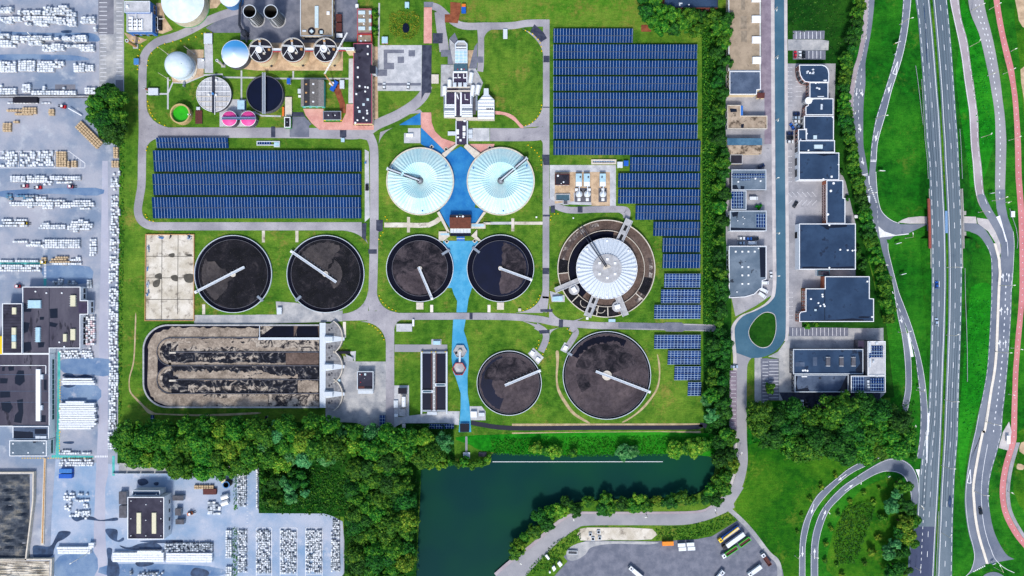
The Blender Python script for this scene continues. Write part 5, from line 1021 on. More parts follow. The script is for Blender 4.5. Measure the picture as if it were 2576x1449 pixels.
# ---------------------------------------------------------------- inlet works
plain('deck_plum',(62,54,78),.85,.25,.4); plain('glazing_pale',(176,210,224),.2,.15,.5,0,.5); plain('teal_roof',(64,96,112),.6,.15,.6); plain('pump_roof',(112,62,46),.75,.22,.9)
T10=lambda s:G('10',s)
def slab(th,name,s,z0,z1,m,t='10',lab=None):
    mb=MB(); mb.blk(G(t,s),z0,z1); return mb.build(name,m,th,lab)
def walls(th,name,s,z0,z1,w,m,t='10',closed=True):
    g=G(t,s); P=[W(p,z1) for p in g]; mb=MB()
    I=inset(P,w); mb.sides(P,z0,z1); mb.sides(I,z0,z1,True); mb.ring(P,I,z1); return mb.build(name,m,th)
th=thing('inlet_works','stepped concrete inlet works with plum-coloured decks and white beams north of the domed tanks','inlet works',W(T10('2040,900')[0]))
walls(th,'head_wall','2000,440 2030,408 2095,408 2128,440 2128,502 2000,502',0,3.5,.7,'white_metal'); slab(th,'head_floor','2002,442 2032,412 2093,412 2126,442 2126,500 2002,500',0,1.6,'concrete')
slab(th,'head_beam','2000,470 2128,470 2128,480 2000,480',1.6,3.4,'white_paint')
slab(th,'glass_roof','2000,504 2128,504 2128,636 2000,636',0,3.4,'glazing_pale'); 
for k in range(5): slab(th,'glazing_bar','2000,%d 2128,%d 2128,%d 2000,%d'%(508+k*31,508+k*31,512+k*31,512+k*31),3.4,3.5,'white_paint')
for k in range(4): slab(th,'glazing_bar','%d,504 %d,504 %d,636 %d,636'%(2000+k*41,2004+k*41,2004+k*41,2000+k*41),3.4,3.49,'white_paint')
slab(th,'screen_roof','1994,640 2126,640 2126,714 1994,714',0,3.6,'teal_roof')
for x,m in((2030,'red_paint'),(2068,'white_paint'),(2095,'red_paint')): mb=MB(); p=wp('10',x,697,3.6); mb.lathe(p,[(.55 if x==2068 else .3,3.6),(.5 if x==2068 else .3,4.0),(.01,4.1)],14); mb.build('roof_vent',m,th)
slab(th,'side_ramp','1945,388 1998,445 1998,640 1985,645 1960,520',0,.9,'concrete'); slab(th,'gravel_bed','2130,505 2190,505 2140,690 2130,690',0,.3,'gravel_tan')
slab(th,'base_slab','1862,652 1990,652 1990,720 2210,725 2285,830 2240,960 2180,970 2180,1180 1890,1180 1890,970 1862,965',0,.4,'concrete')
slab(th,'deck','1985,738 2122,738 2122,850 1985,850',0,2.6,'deck_plum')
for s in('2030,742 2038,742 2038,770 2030,770','2085,742 2093,742 2093,775 2085,775','1990,778 2020,778 2020,786 1990,786','2030,775 2060,775 2060,785 2030,785','2085,778 2120,778 2120,788 2085,788','1980,735 1990,735 1990,850 1980,850','2118,735 2128,735 2128,850 2118,850','1985,716 2128,716 2128,734 1985,734'): slab(th,'white_beam',s,2.6,3.0,'white_paint')
for x in(1998,2052,2104): 
    mb=MB(); mb.blk(T10('%d,830 %d,830 %d,872 %d,872'%(x-18,x+18,x+18,x-18)),2,3.8); mb.blk(T10('%d,836 %d,836 %d,866 %d,866'%(x-13,x+13,x+13,x-13)),3.8,4.); mb.build('gate_housing','white_metal',th)
slab(th,'cross_walkway','1922,872 2150,872 2150,884 1922,884',2.4,2.8,'concrete_cream'); slab(th,'cross_walkway','1905,908 2185,908 2185,922 1905,922',2.4,2.8,'concrete_cream')
slab(th,'dark_bay','1925,886 2030,886 2030,906 1925,906',.4,1.6,'deck_plum')
for a in('1912,936 2010,936 2010,1038 1912,1048','2070,936 2160,936 2160,1048 2070,1038'): slab(th,'deck',a,0,2.4,'deck_plum')
slab(th,'deck','2014,955 2054,955 2054,1155 2014,1155',0,2.3,'deck_plum')
for s in('1998,930 2014,930 2014,1165 1998,1165','2054,930 2070,930 2070,1165 2054,1165','1905,928 1914,928 1914,1050 1905,1050','2156,928 2166,928 2166,1050 2156,1050','2024,940 2040,990 2034,1000 2018,960','2100,945 2106,945 2106,1000 2100,1000','2100,994 2135,1000 2135,1006 2100,1002'): slab(th,'white_beam',s,2.4,3.,'white_paint')
for x0,x1 in((1893,2000),(2068,2180)):
    mb=MB(); mb.blk(T10('%d,1046 %d,1046 %d,1178 %d,1178'%(x0,x1,x1,x0)),0,2.2); b_=mb.build('cover_deck','white_metal',th)
    for k in range(6):
        mb=MB(); mb.blk(T10('%d,%d %d,%d %d,%d %d,%d'%(x0+4,1050+k*21,x1-4,1050+k*21,x1-4,1062+k*21,x0+4,1062+k*21)),2.2,2.9); mb.build('cover_rib','white_paint' if k!=2 else 'grey_metal',b_)
for s in('1888,960 1905,960 1905,1120 1888,1120','2165,960 2182,960 2182,1130 2165,1130','2210,960 2228,960 2228,1110 2210,1110'): slab(th,'conveyor',s,1.2,2.4,'grey_metal')
slab(th,'valve_bay','2182,980 2212,980 2212,1150 2182,1150',0,1.0,'concrete_dark')
slab(th,'south_walkway','1890,1178 2400,1182 2400,1208 2125,1208 2125,1216 2010,1216 2010,1185 1890,1182',0,2.3,'concrete_cream')
def skid(s):
    g=T10(s); P=[W(p,2.8) for p in g]; mb=MB(); mb.prism(P,.2,2.2); o=mb.build('screw_cover','white_metal',th)
    a=(Vector(P[0])+Vector(P[1]))/2; b=(Vector(P[2])+Vector(P[3]))/2; w_=(Vector(P[0])-Vector(P[1])).length
    a.z=b.z=2.2; mb=MB(); d=(b-a).normalized(); mb.tube(a+d*.2,b-d*.2,w_*.42,12); mb.build('screw_barrel','white_paint',o)
for s in('2148,725 2190,730 2175,832 2132,826','2162,852 2206,858 2192,972 2150,960','2216,850 2264,856 2245,952 2202,944','1926,798 1970,800 1970,882 1926,880','1875,864 1922,866 1920,962 1872,960'): skid(s)
th=thing('pleated_roof_building','octagonal building with a white stepped sheet roof east of the inlet works','building',W(T10('2315,1080')[0]))
g=T10('2292,888 2340,888 2342,948 2400,1005 2400,1200 2230,1200 2230,1020 2290,950'); P=[W(p,5) for p in g]; mb=MB(); mb.sides(P,0,5); mb.build('wall','concrete_cream',th)
mb=MB(); mb.flat(inset(P,.05),4.9); rf=mb.build('roof','white_metal',th)
for k in range(7):
    y=975+k*33; x0=2236 if y>1020 else 2290-(y-950)*.8; x1=2396 if y>1005 else 2342+(y-948)
    mb=MB(); mb.blk(T10('%g,%g %g,%g %g,%g %g,%g'%(x0,y,x1,y,x1,y+20,x0,y+20)),4.9,5.6); mb.build('roof_step','white_paint',rf)
for k in range(4): slab(rf,'louvre','%d,1086 %d,1086 %d,1100 %d,1100'%(2320+k*18,2330+k*18,2330+k*18,2320+k*18),4.9,5.75,'black_opening')
mb=MB(); mb.blk(T10('2236,1174 2396,1174 2396,1186 2236,1186'),4.9,5.5); mb.build('gutter','grey_metal',rf)
th=thing('outlet_channel','narrow plum-decked channel with white boxes running south to the blue path','channel',W(T10('2068,1330')[0]))
slab(th,'deck','2018,1216 2120,1216 2120,1449 2018,1449',0,2.2,'deck_plum'); slab(th,'edge_wall','2008,1216 2018,1216 2018,1452 2008,1452',0,2.7,'white_metal'); slab(th,'edge_wall','2120,1216 2132,1216 2132,1452 2120,1452',0,2.7,'white_metal')
for x0,y0,x1,y1 in((2080,1265,2108,1318),(2018,1300,2042,1352),(2080,1330,2108,1365),(2022,1372,2042,1390),(2080,1372,2102,1388),(2048,1400,2068,1420),(2088,1205,2110,1225)):
    mb=MB(); mb.blk(rect('10',x0,y0,x1,y1),2.2,2.8); mb.blk(rect('10',x0+4,y0+4,x1-4,y1-4),2.8,2.95); mb.build('hatch_cover','white_paint',th)
for a in('2008,1452 2030,1452 1900,1582 1870,1550 1885,1535','2110,1452 2132,1452 2255,1540 2240,1560 2200,1590 2090,1475'): slab(th,'diagonal_wall',a,0,1.6,'concrete_cream')
for s,l in(('1930,1322 2012,1322 2012,1362 1930,1362','row of white louvred covers west of the outlet channel'),('2136,1302 2178,1302 2178,1345 2136,1345','upper white louvred box east of the outlet channel'),('2136,1350 2178,1350 2178,1392 2136,1392','lower white louvred box east of the outlet channel')): cab('louvred_cabinet',l,'cabinet','10',s,1.4,'grey_metal','white_metal')
# ---------------------------------------------------------------- pump house across the blue path
T11=lambda s:G('11',s)
th=thing('pump_house','brown-roofed pump house standing across the blue path between domed and open tanks','pump house',W(T11('2055,800')[0]))
mb=MB(); P=[W(p,4.5) for p in T11('1950,740 2160,740 2160,850 1950,850')]; mb.sides(P,0,4.5); mb.build('wall','concrete_cream',th)
slab(th,'roof','1946,738 2164,738 2160,850 1950,850',4.5,4.75,'pump_roof','11')
mb=MB()
for k in range(12): x=1952+k*18; mb.blk(rect('11',x,740,x+3,848),4.75,4.9)
mb.build('roof_seam','pump_roof',th)
slab(th,'flat_roof','1948,712 2162,712 2162,740 1948,740',0,4.2,'felt_black','11')
for x,r in((2023,.45),(2052,.35),(2082,.65)): mb=MB(); p=wp('11',x,730,4.2); mb.lathe(p,[(r,4.2),(r,4.7),(.01,4.8)],14); mb.build('roof_vent','white_paint',th)
slab(th,'canopy','2040,704 2075,704 2075,712 2040,712',2.6,2.8,'teal_paint','11')
slab(th,'loading_deck','1955,853 2160,853 2160,894 1955,894',0,1.6,'white_metal','11')
for k in range(5): slab(th,'deck_joint','%d,853 %d,853 %d,894 %d,894'%(1985+k*34,1988+k*34,1988+k*34,1985+k*34),1.6,1.66,'grey_metal','11')
slab(th,'outlet_pit','1955,896 2160,896 2160,926 1955,926',0,.6,'deep_water','11')
for s in('1820,690 1845,676 1950,885 1930,900','2290,680 2315,690 2230,800 2210,800','2165,800 2310,800 2310,850 2165,850','1838,880 1935,880 1950,925 1885,975 1838,972','2165,925 2225,860 2225,930 2265,972 2235,975','2290,790 2360,790 2360,806 2290,806'): slab(th,'concrete_wall',s,0,1.2,'concrete_cream','11')
slab(th,'side_channel','1855,898 1945,898 1945,918 1855,918',1.2,1.25,'glazing_pale','11'); slab(th,'side_channel','2170,806 2292,806 2292,832 2170,832',1.2,1.26,'glazing_pale','11')
mb=MB(); mb.blk(T11('2020,932 2098,932 2098,974 2020,974'),0,.6); o=mb.build('grating','blue_cladding',th); slab(o,'rail','2018,950 2100,950 2100,954 2018,954',.6,1.,'white_paint','11')
for i,(x,y) in enumerate(((1921,982),(2200,976),(1912,53),(2202,57),(2352,37),(1768,30))):
    p=wp('11',x,y); tt=thing('manhole',['concrete manhole on the blue path below the pump house, west one','concrete manhole on the blue path below the pump house, east one','concrete manhole on pink paving by the left diagonal wall','concrete manhole on pink paving by the right diagonal wall','concrete manhole on the pink paving above the right dome','concrete manhole on the blue paving above the left dome'][i],'manhole',p)
    mb=MB(); mb.box(p,2.,2.,.5,PI/4); mb.build('frame','concrete_cream',tt); mb=MB(); mb.box((p.x,p.y,.5),1.2,1.2,.06,PI/4); mb.build('cover','black_opening',tt)
# ---------------------------------------------------------------- twin rectangular tanks and hexagonal splitters
th=thing('twin_tank','pair of long rectangular water tanks side by side with a ladder-like walkway between','settling tank',W(G('12','1790,940')[0]))
walls(th,'wall','1657,640 1926,640 1926,1245 1657,1245',0,1.8,1.1,'grey_metal','12')
for s in('1675,652 1764,652 1764,1240 1675,1240','1818,652 1908,652 1908,1240 1818,1240'): slab(th,'water',s,.2,.9,'deep_water','12')
for s in('1657,640 1672,640 1672,1270 1657,1270','1912,640 1926,640 1926,1270 1912,1270'): slab(th,'side_walkway',s,1.8,1.95,'white_metal','12')
for x in(1762,1782,1796,1814): slab(th,'beam','%d,650 %d,650 %d,1240 %d,1240'%(x,x+5,x+5,x),.4,1.9,'brown_steel' if x in(1762,1814) else 'white_paint','12')
slab(th,'middle_trough','1767,650 1782,650 1782,1240 1767,1240',.2,1.0,'concrete_dark','12'); slab(th,'middle_trough','1801,650 1814,650 1814,1240 1801,1240',.2,1.0,'concrete_dark','12')
mb=MB()
for k in range(14): mb.blk(rect('12',1786,668+k*41,1796,673+k*41),1.3,1.8)
mb.build('ladder_rung','white_paint',th)
for s,s2 in(('1668,1028 1780,1028 1780,1056 1668,1056','1680,1034 1765,1034 1765,1050 1680,1050'),('1800,960 1908,960 1908,990 1800,990','1815,966 1900,966 1900,984 1815,984')):
    o=slab(th,'scraper_bridge',s,1.9,2.3,'white_metal','12'); slab(o,'grating',s2,2.3,2.4,'teal_roof','12')
for x in(1676,1770,1812,1908): mb=MB(); p=wp('12',x,640); mb.box((p.x,p.y,0),.5,.5,2.6); mb.build('marker_post','yellow_paint',th)
slab(th,'outlet_weir','1722,1248 1820,1248 1820,1278 1722,1278',0,1.9,'white_metal','12')
for lab,y,rim,inn,hh in(('concrete hexagonal splitter basin on the blue path with a white beam across',635,'concrete','concrete',1.6),('red-rimmed hexagonal basin full of pale grit on the blue path',810,'red_trim','concrete_pale',3.2)):
    p=wp('12',2055 if y==635 else 2046,y); tt=thing('hexagonal_basin',lab,'basin',p); mb=MB(); mb.lathe(p,[(4.2,0),(4.2,hh),(3.85,hh),(3.85,.9)],6); mb.build('wall',rim,tt)
    mb=MB(); mb.lathe(p,[(3.84,1.0),(.01,.7 if y==635 else 1.9)],6); mb.build('basin_floor',inn,tt)
    if y==635: mb=MB(); mb.lathe(p,[(1.5,.7),(1.2,2.4),(.01,2.5)],6); mb.build('inlet_cone','concrete_cream',tt); slab(tt,'beam','2042,640 2062,640 2058,748 2040,748',2.2,2.6,'white_metal','12'); mb=MB(); mb.lathe(p+Vector((-2.3,-1,0)),[(.7,1),(.7,1.3),(.01,1.3)],12); mb.build('manhole_cover','black_opening',tt)
# ---------------------------------------------------------------- gas treatment compound
T21=lambda s:G('21',s)
bld('switch_building','small black-roofed building in the gravel gas compound','building','21','432,300 580,300 580,413 432,413',3.4,'concrete_cream','felt_black',.3,'brown_steel',[('puddle','felt_dark','21','500,310 565,310 540,360 510,330',.03),('roof_vent','white_paint','21','462,320',.5,10),('roof_vent','white_paint','21','519,383',.5,8),('roof_vent','white_paint','21','495,398',.4,5)],[(2,3,.2,1.6,2.3)])
for i,x in enumerate((642,723,883)):
    th=cab('engine_container','%s of the pale blue engine containers in the gravel gas compound'%('first','middle','last and most separate')[i],'container','21','%d,297 %d,297 %d,425 %d,425'%(x,x+61,x+61,x),3.2,'white_metal','glazing_pale')
    mb=MB(); p=wp('21',x+(22 if i==2 else 45),335,3.2); mb.lathe(p,[(.45,3.25),(.45,4.0),(.01,4.1)],12); mb.build('exhaust','dark_metal',th)
    mb=MB(); mb.blk(T21('%d,380 %d,380 %d,424 %d,424'%(x+3,x+58,x+58,x+3)),3.28,3.34); mb.build('roof_panel','white_paint',th)
    cx=x+30+(0 if i<2 else -2); p=wp('21',[672,755,912][i],508); th=thing('filter_vessel','%s white filter vessel in front of the pale blue engine containers'%('first','middle','last')[i],'vessel',p)
    mb=MB(); mb.lathe(p,[(1.95,0),(1.95,2.2),(1.2,3),(.4,3.3),(.01,3.3)],28); mb.build('vessel','white_metal',th); mb=MB(); mb.lathe(p,[(2.02,2.0),(2.02,2.25),(1.8,2.3)],28); mb.build('rim','concrete_cream',th)
    mb=MB(); mb.pipe([p+Vector((0,0,3.2)),p+Vector((0,1.2,3.6)),p+Vector((0,5.0,3.2)),p+Vector((0,5.2,1))],.3,8); mb.build('pipe','white_paint',th)
    for dy in(-3.2,2.7): mb=MB(); mb.box((p.x-(1.5 if dy>0 and i==0 else -1.2 if dy>0 and i==1 else 0),p.y+dy,0),1.7,1.6,1.8); mb.box((p.x-(1.5 if dy>0 and i==0 else -1.2 if dy>0 and i==1 else 0),p.y+dy,1.8),1.3,1.2,.1); mb.build('pump_box','white_paint',th)
    mb=MB(); mb.box((p.x,p.y-.3,.13),5.,8.6,.05); mb.build('pad','concrete_dark',th)
th=thing('sunken_basin','open concrete basin with grey water in the south-west corner of the gas compound','basin',wp('21',510,540))
walls(th,'wall','435,500 586,500 586,576 568,576 568,612 510,612 510,574 435,574',0,1.,.6,'concrete','21'); slab(th,'water','446,510 576,510 576,570 446,570',.1,.35,'teal_roof','21'); slab(th,'ramp','512,572 566,572 566,608 512,608',.1,.32,'concrete_dark','21')
th=thing('concrete_trench','long cream concrete trench with a dark blue cover beside the solar field','trench',wp('21',925,178)); walls(th,'wall','798,155 1050,155 1050,202 798,202',0,1.1,.9,'concrete_cream','21'); slab(th,'cover','818,163 1040,163 1040,185 818,185',.2,.8,'solar_cells_roof','21')
cab('shed','cream shed between the concrete trench and the blue box','shed','21','1060,178 1114,178 1114,238 1060,238',2.4,'concrete_cream','white_metal')
cab('pump_box','bright blue pump box with a white hatch at the end of a solar row','pump box','21','1124,166 1172,166 1172,220 1124,220',1.8,'blue_paint','blue_paint')
th=thing('cable_trough','small solar cable trough with blue covers north of the western solar field','trough',wp('11',60,10)); walls(th,'wall','6,-30 238,-30 238,30 180,30 180,14 6,14',0,.9,.5,'white_metal','11'); slab(th,'cover','20,-20 150,-20 150,5 20,5',.2,.6,'solar_cells_roof','11'); slab(th,'lid','182,-18 230,-18 230,20 182,20',.2,1.1,'glazing_pale','11')
# ---------------------------------------------------------------- cabinets, hatches and other small equipment
CB=[('00','1345,585 1395,585 1395,650 1345,650',2,'concrete','pipe_blue','electric_cabinet','blue-topped electric cabinet by the west bend of the ring road','cabinet'),
('00','1490,885 1590,885 1590,955 1490,955',2.2,'grey_metal','white_metal','gas_skid','fenced gas skid with pale pipework beside the short flue stack','gas skid'),
('00','1975,1075 2012,1075 2012,1105 1975,1105',1.8,'concrete','white_metal','electric_cabinet','small white cabinet above the dark green-framed pit','cabinet'),
('00','1965,1110 2035,1110 2035,1245 1965,1245',.9,'green_paint','brown_steel','covered_pit','green-framed pit with a dark red cover beside the green tank','pit'),
('00','1985,585 2060,585 2060,690 1985,690',.6,'concrete','concrete_pale','equipment_slab','concrete equipment slab with a white box east of the gas holder','slab'),
('00','2028,592 2052,592 2052,616 2028,616',1.6,'white_metal','white_paint','valve_box','white valve box on the slab east of the gas holder','box'),
('00','2050,335 2135,335 2135,440 2050,440',1.6,'grey_metal','white_metal','gas_skid','pale gas skid with drums at the north end of the concrete strip','gas skid'),
('00','2388,1008 2460,1008 2460,1100 2388,1100',3,'blue_cladding','glazing_pale','pump_container','pale blue container above the magenta domed tanks','container'),
('10','310,785 345,785 345,845 310,845',2.4,'white_metal','blue_paint','container','small dark blue container east of the black water tank','container'),
('10','292,975 360,975 360,1168 292,1168',1.2,'concrete','concrete_cream','covered_basin','row of cream lids east of the black water tank','basin'),
('10','262,1075 284,1075 284,1168 262,1168',1.4,'blue_paint','orange_paint','tool_rack','orange and blue rack beside the cream lids','rack'),
('10','420,893 455,893 455,940 420,940',2,'grey_metal','white_metal','blower_box','grey blower box at the west wall of the workshop','box'),
('10','425,955 455,955 455,980 425,980',1.6,'green_paint','white_paint','tank_box','white and green box below the blower box','box'),
('10','842,805 888,805 888,890 842,890',1.8,'concrete','white_metal','pump_kiosk','white kiosk on the lawn north-east of the workshop','kiosk'),
('10','808,335 870,335 870,378 808,378',2.6,'dark_metal','white_paint','cooling_unit','white cooling unit with four black fans beside the tan building','cooling unit'),
('10','805,140 860,140 860,215 805,215',2.6,'brown_steel','brown_steel','waste_container','upper dark red waste container east of the tan building','container'),
('10','805,228 862,228 862,315 805,315',2.6,'brown_steel','brown_steel','waste_container','lower dark red waste container east of the tan building','container'),
('10','1000,40 1030,40 1030,75 1000,75',2.4,'white_metal','white_paint','gate_hut','white hut at the gate north of the narrow annex','hut'),
('10','1498,18 1540,18 1540,75 1498,75',2.2,'teal_paint','glazing_pale','garden_shed','pale shed on the lawn above the reed pond','shed'),
('10','1265,368 1325,368 1325,435 1265,435',2.2,'pink_trim','glazing_pale','greenhouse','small glass-roofed shelter beside the reed pond','shelter'),
('10','1765,748 1838,748 1838,838 1765,838',1.4,'concrete','concrete_cream','valve_chamber','square concrete valve chamber west of the inlet works','chamber'),
('10','2487,290 2530,290 2530,388 2487,388',1.2,'concrete','white_metal','valve_chamber','narrow valve chamber at the top of the large oval lawn','chamber'),
('10','1510,1342 1582,1342 1582,1378 1510,1378',1.4,'white_metal','white_paint','hatch_box','white box on the concrete pad beside the blue triangle','box'),
('10','855,1388 890,1388 890,1428 855,1428',1.5,'concrete','glazing_pale','electric_cabinet','pale cabinet at the lane edge above the western solar field','cabinet'),
('11','1100,405 1132,405 1132,470 1100,470',1.2,'concrete','black_opening','pump_pit','white-framed pump pit on the strip east of the western solar field','pit'),
('11','1092,180 1108,180 1108,196 1092,196',1.6,'blue_paint','pipe_blue','electric_cabinet','small blue cabinet on the strip east of the western solar field','cabinet'),
('12','210,195 258,195 258,265 210,265',1.8,'grey_metal','white_metal','electric_cabinet','grey cabinet on the pink pad below the speckled tank','cabinet'),
('12','1612,145 1685,145 1685,215 1612,215',1.3,'concrete','concrete_cream','valve_chamber','valve chamber below the half-bridge tank left of the blue path','chamber'),
('12','2425,145 2495,145 2495,218 2425,218',1.3,'concrete','concrete_cream','valve_chamber','valve chamber below the half-black tank right of the blue path','chamber'),
('12','1412,360 1570,360 1570,438 1412,438',1.8,'white_metal','concrete_pale','dosing_station','long white dosing station with pink pipes beside the big junction','dosing station'),
('12','1572,315 1592,315 1592,385 1572,385',1.4,'white_metal','white_paint','dosing_cabinet','narrow white cabinet at the corner of the dosing station','cabinet'),
('12','1780,532 1855,532 1855,570 1780,570',1.6,'white_metal','glazing_pale','electric_cabinet','white cabinet on the slab above the twin rectangular tanks','cabinet'),
('12','1430,1005 1518,1005 1518,1065 1430,1065',3,'white_metal','felt_dark','chemical_hut','black-roofed chemical hut south-west of the twin tanks','hut'),
('12','1440,1218 1505,1218 1505,1290 1440,1290',1.4,'dark_metal','concrete','sunken_tank','dark framed square tank below the horizontal white vessel','tank'),
('12','1385,1130 1430,1130 1430,1205 1385,1205',1.,'concrete','white_metal','equipment_slab','pale slab west of the horizontal white vessel','slab'),
('12','1390,1268 1428,1268 1428,1298 1390,1298',1.4,'white_metal','white_paint','electric_cabinet','white cabinet at the road edge by the chemical hut','cabinet'),
('12','1742,1370 1992,1370 1992,1416 1742,1416',1,'white_metal','solar_cells_roof','covered_channel','long channel with dark blue covers south of the twin tanks','channel'),
('12','2052,1366 2145,1366 2145,1449 2052,1449',2.,'white_metal','felt_dark','outfall_hut','white hut with dark grilles at the foot of the blue path','hut'),
('12','2158,1242 2222,1242 2222,1302 2158,1302',2,'white_metal','white_paint','pump_kiosk','white kiosk beside the foot of the blue path','kiosk'),
('12','2240,1255 2300,1255 2300,1290 2240,1290',1.6,'concrete','white_metal','pump_kiosk','low pump kiosk with a curved pipe next to the smaller settling tank','kiosk'),
('12','905,635 945,635 945,662 820,662 820,635',1.4,'concrete_dark','felt_dark','drain_channel','dark drain channel beside the aerator deck','channel'),
('12','900,665 975,700 975,735 920,735',1.4,'white_metal','concrete','angled_stair','pale angled stair beside the aerator deck','stair'),
('12','1240,1282 1300,1282 1300,1412 1240,1412',2.4,'dark_metal','solar_cells_roof','container','dark blue container at the road gate by the gravel yard','container'),
('12','785,918 848,918 848,942 785,942',1.5,'white_metal','glazing_pale','skip','small white skip parked at the foot of the aerator deck','skip'),
('12','1468,1365 1504,1365 1504,1408 1468,1408',1.2,'concrete','concrete_pale','valve_chamber','small square chamber on the path south of the chemical hut','chamber'),
('21','610,738 624,738 624,752 610,752',.6,'white_metal','white_paint','hatch','small square white hatch on the lawn north of the reactor','hatch'),
('21','238,728 254,728 254,744 238,744',.6,'white_metal','white_paint','hatch','small white hatch on the lawn beside the right domed tank','hatch'),
('22','405,88 510,78 510,128 408,132',1.8,'blue_cladding','glazing_pale','sampling_hut','pale blue sampling hut south-west of the reactor','hut'),
('22','972,312 1040,312 1040,342 972,342',1.8,'white_metal','glazing_pale','electric_cabinet','white cabinet under the reactor beside the road','cabinet'),
('22','195,625 232,650 210,685 178,660',1,'concrete','white_paint','valve_chamber','upper of two white-lidded chambers beside the smaller settling tank','chamber'),
('22','252,690 290,715 268,745 235,722',1,'concrete','white_paint','valve_chamber','lower of two white-lidded chambers beside the smaller settling tank','chamber'),
('22','530,575 565,590 545,630 508,615',1,'concrete','white_paint','valve_chamber','white-lidded chamber at the rim of the largest settling tank','chamber'),
('22','62,205 92,205 92,235 62,235',1.2,'white_metal','concrete_cream','electric_cabinet','white cabinet on the lawn corner at the junction west of the reactor','cabinet'),
('22','745,292 770,292 770,318 745,318',1,'white_metal','white_paint','electric_cabinet','little white cabinet at the foot of the reactor deck','cabinet'),
('13','2085,205 2152,205 2152,268 2085,268',1,'concrete','white_metal','outfall_chamber','concrete outfall chamber at the lake shore below the blue path','chamber'),
('13','2238,205 2320,205 2320,248 2238,248',1,'white_metal','deep_water','intake_basin','small white-walled intake basin at the lake shore','basin'),
('02','1515,1280 1548,1280 1548,1412 1515,1412',.9,'concrete_dark','solar_cells_roof','covered_channel','narrow blue covered channel at the wood edge below the worn track','channel'),
('12','90,1288 115,1288 115,1449 90,1449',.9,'white_metal','felt_dark','covered_channel','narrow dark covered channel at the wood edge south of the aeration basin','channel'),
('31','870,715 905,715 905,745 870,745',1.,'concrete','white_paint','hatch','square white hatch in the grass behind the business units','hatch'),
('31','2448,675 2486,675 2486,735 2448,735',1.4,'concrete','white_paint','electric_cabinet','white roadside cabinet beside the cycle path','cabinet')]
for t,s,h,b,r,nm,l,cat in CB: cab(nm,l,cat,t,s,h,b,r,door=h>1.5)
p=wp('12',1490,1140); th=thing('storage_vessel','horizontal white storage vessel in a concrete tray south-west of the twin tanks','vessel',p)
mb=MB(); mb.tube(p+Vector((0,-3.,1.5)),p+Vector((0,3.,1.5)),1.3,20); mb.lathe(p+Vector((0,0,0)),[(.3,2.7),(.3,3.1),(.01,3.1)],10); mb.build('vessel','white_paint',th); mb=MB()
for y in(-2,2): mb.box((p.x,p.y+y,0),2.2,.4,1)
mb.build('saddle','concrete',th); mb=MB(); P=[p+Vector(v) for v in((-2,-4,0),(2,-4,0),(2,4,0),(-2,4,0))]; mb.sides(P,0,.9); I=inset(P,.25); mb.sides(I,0,.9,True); mb.ring(P,I,.9); mb.build('tray_wall','concrete_cream',th)
# boundary wall and joints of the storage slab, scrap on it
th=thing('low_wall','low yellowish wall round the pale storage slab beside the dark settling tanks','wall',wp('02',1700,-100)); P=[W(q,1.) for q in G('02','1460,-542 1954,-542 1952,332 1453,332')]; I=inset(P,.4); mb=MB(); mb.sides(P,0,1); mb.sides(I,0,1,True); mb.ring(P,I,1); mb.build('wall','wood_box',th)
plain('joint_dark',(88,84,76),.9,.3,.4); mb=MB()
for s in('1628,-535 1634,-535 1630,325 1624,325','1790,-535 1796,-535 1790,265 1784,265','1475,-322 1945,-322 1945,-316 1475,-316','1475,-105 1945,-105 1945,-99 1475,-99','1475,112 1945,112 1945,118 1475,118'): mb.flat([W(q) for q in G('02',s)],.09)
mb.build('slab_joint','joint_dark',kind='structure')
sheet('slab_stain',[smooth(G('02',s),3) for s in('1560,-130 1620,-150 1625,-90 1570,-100','1720,-120 1780,-130 1785,-70 1735,-80','1850,-130 1940,-140 1940,-60 1870,-60','1540,-60 1610,-90 1600,-20 1550,-10','1700,-340 1755,-350 1750,-310 1700,-315','1860,-335 1930,-340 1920,-315')],5,'joint_dark')
q=random.Random(5)
for i in range(14):
    x,y=(q.uniform(1480,1500),q.uniform(-480,100)) if i<8 else (q.uniform(1540,1920),q.uniform(-525,-500)); p=wp('02',x,y); th=thing('scrap_pipe','bundle of scrap pipes and metal along the edge of the pale storage slab','scrap',p,'scrap bundles along the storage slab wall')
    for k in range(3): a=q.uniform(0,PI) if i>=8 else PI/2+q.uniform(-.3,.3); L=q.uniform(1.5,3.2); mb=MB(); d=Vector((math.cos(a),math.sin(a),0))*L/2; o=Vector((q.uniform(-.6,.6),q.uniform(-.6,.6),.2+.3*k)); mb.tube(p+o-d,p+o+d,q.uniform(.12,.3),8); mb.build('pipe',q.choice(['grey_metal','white_metal','pipe_blue','dark_metal']),th)
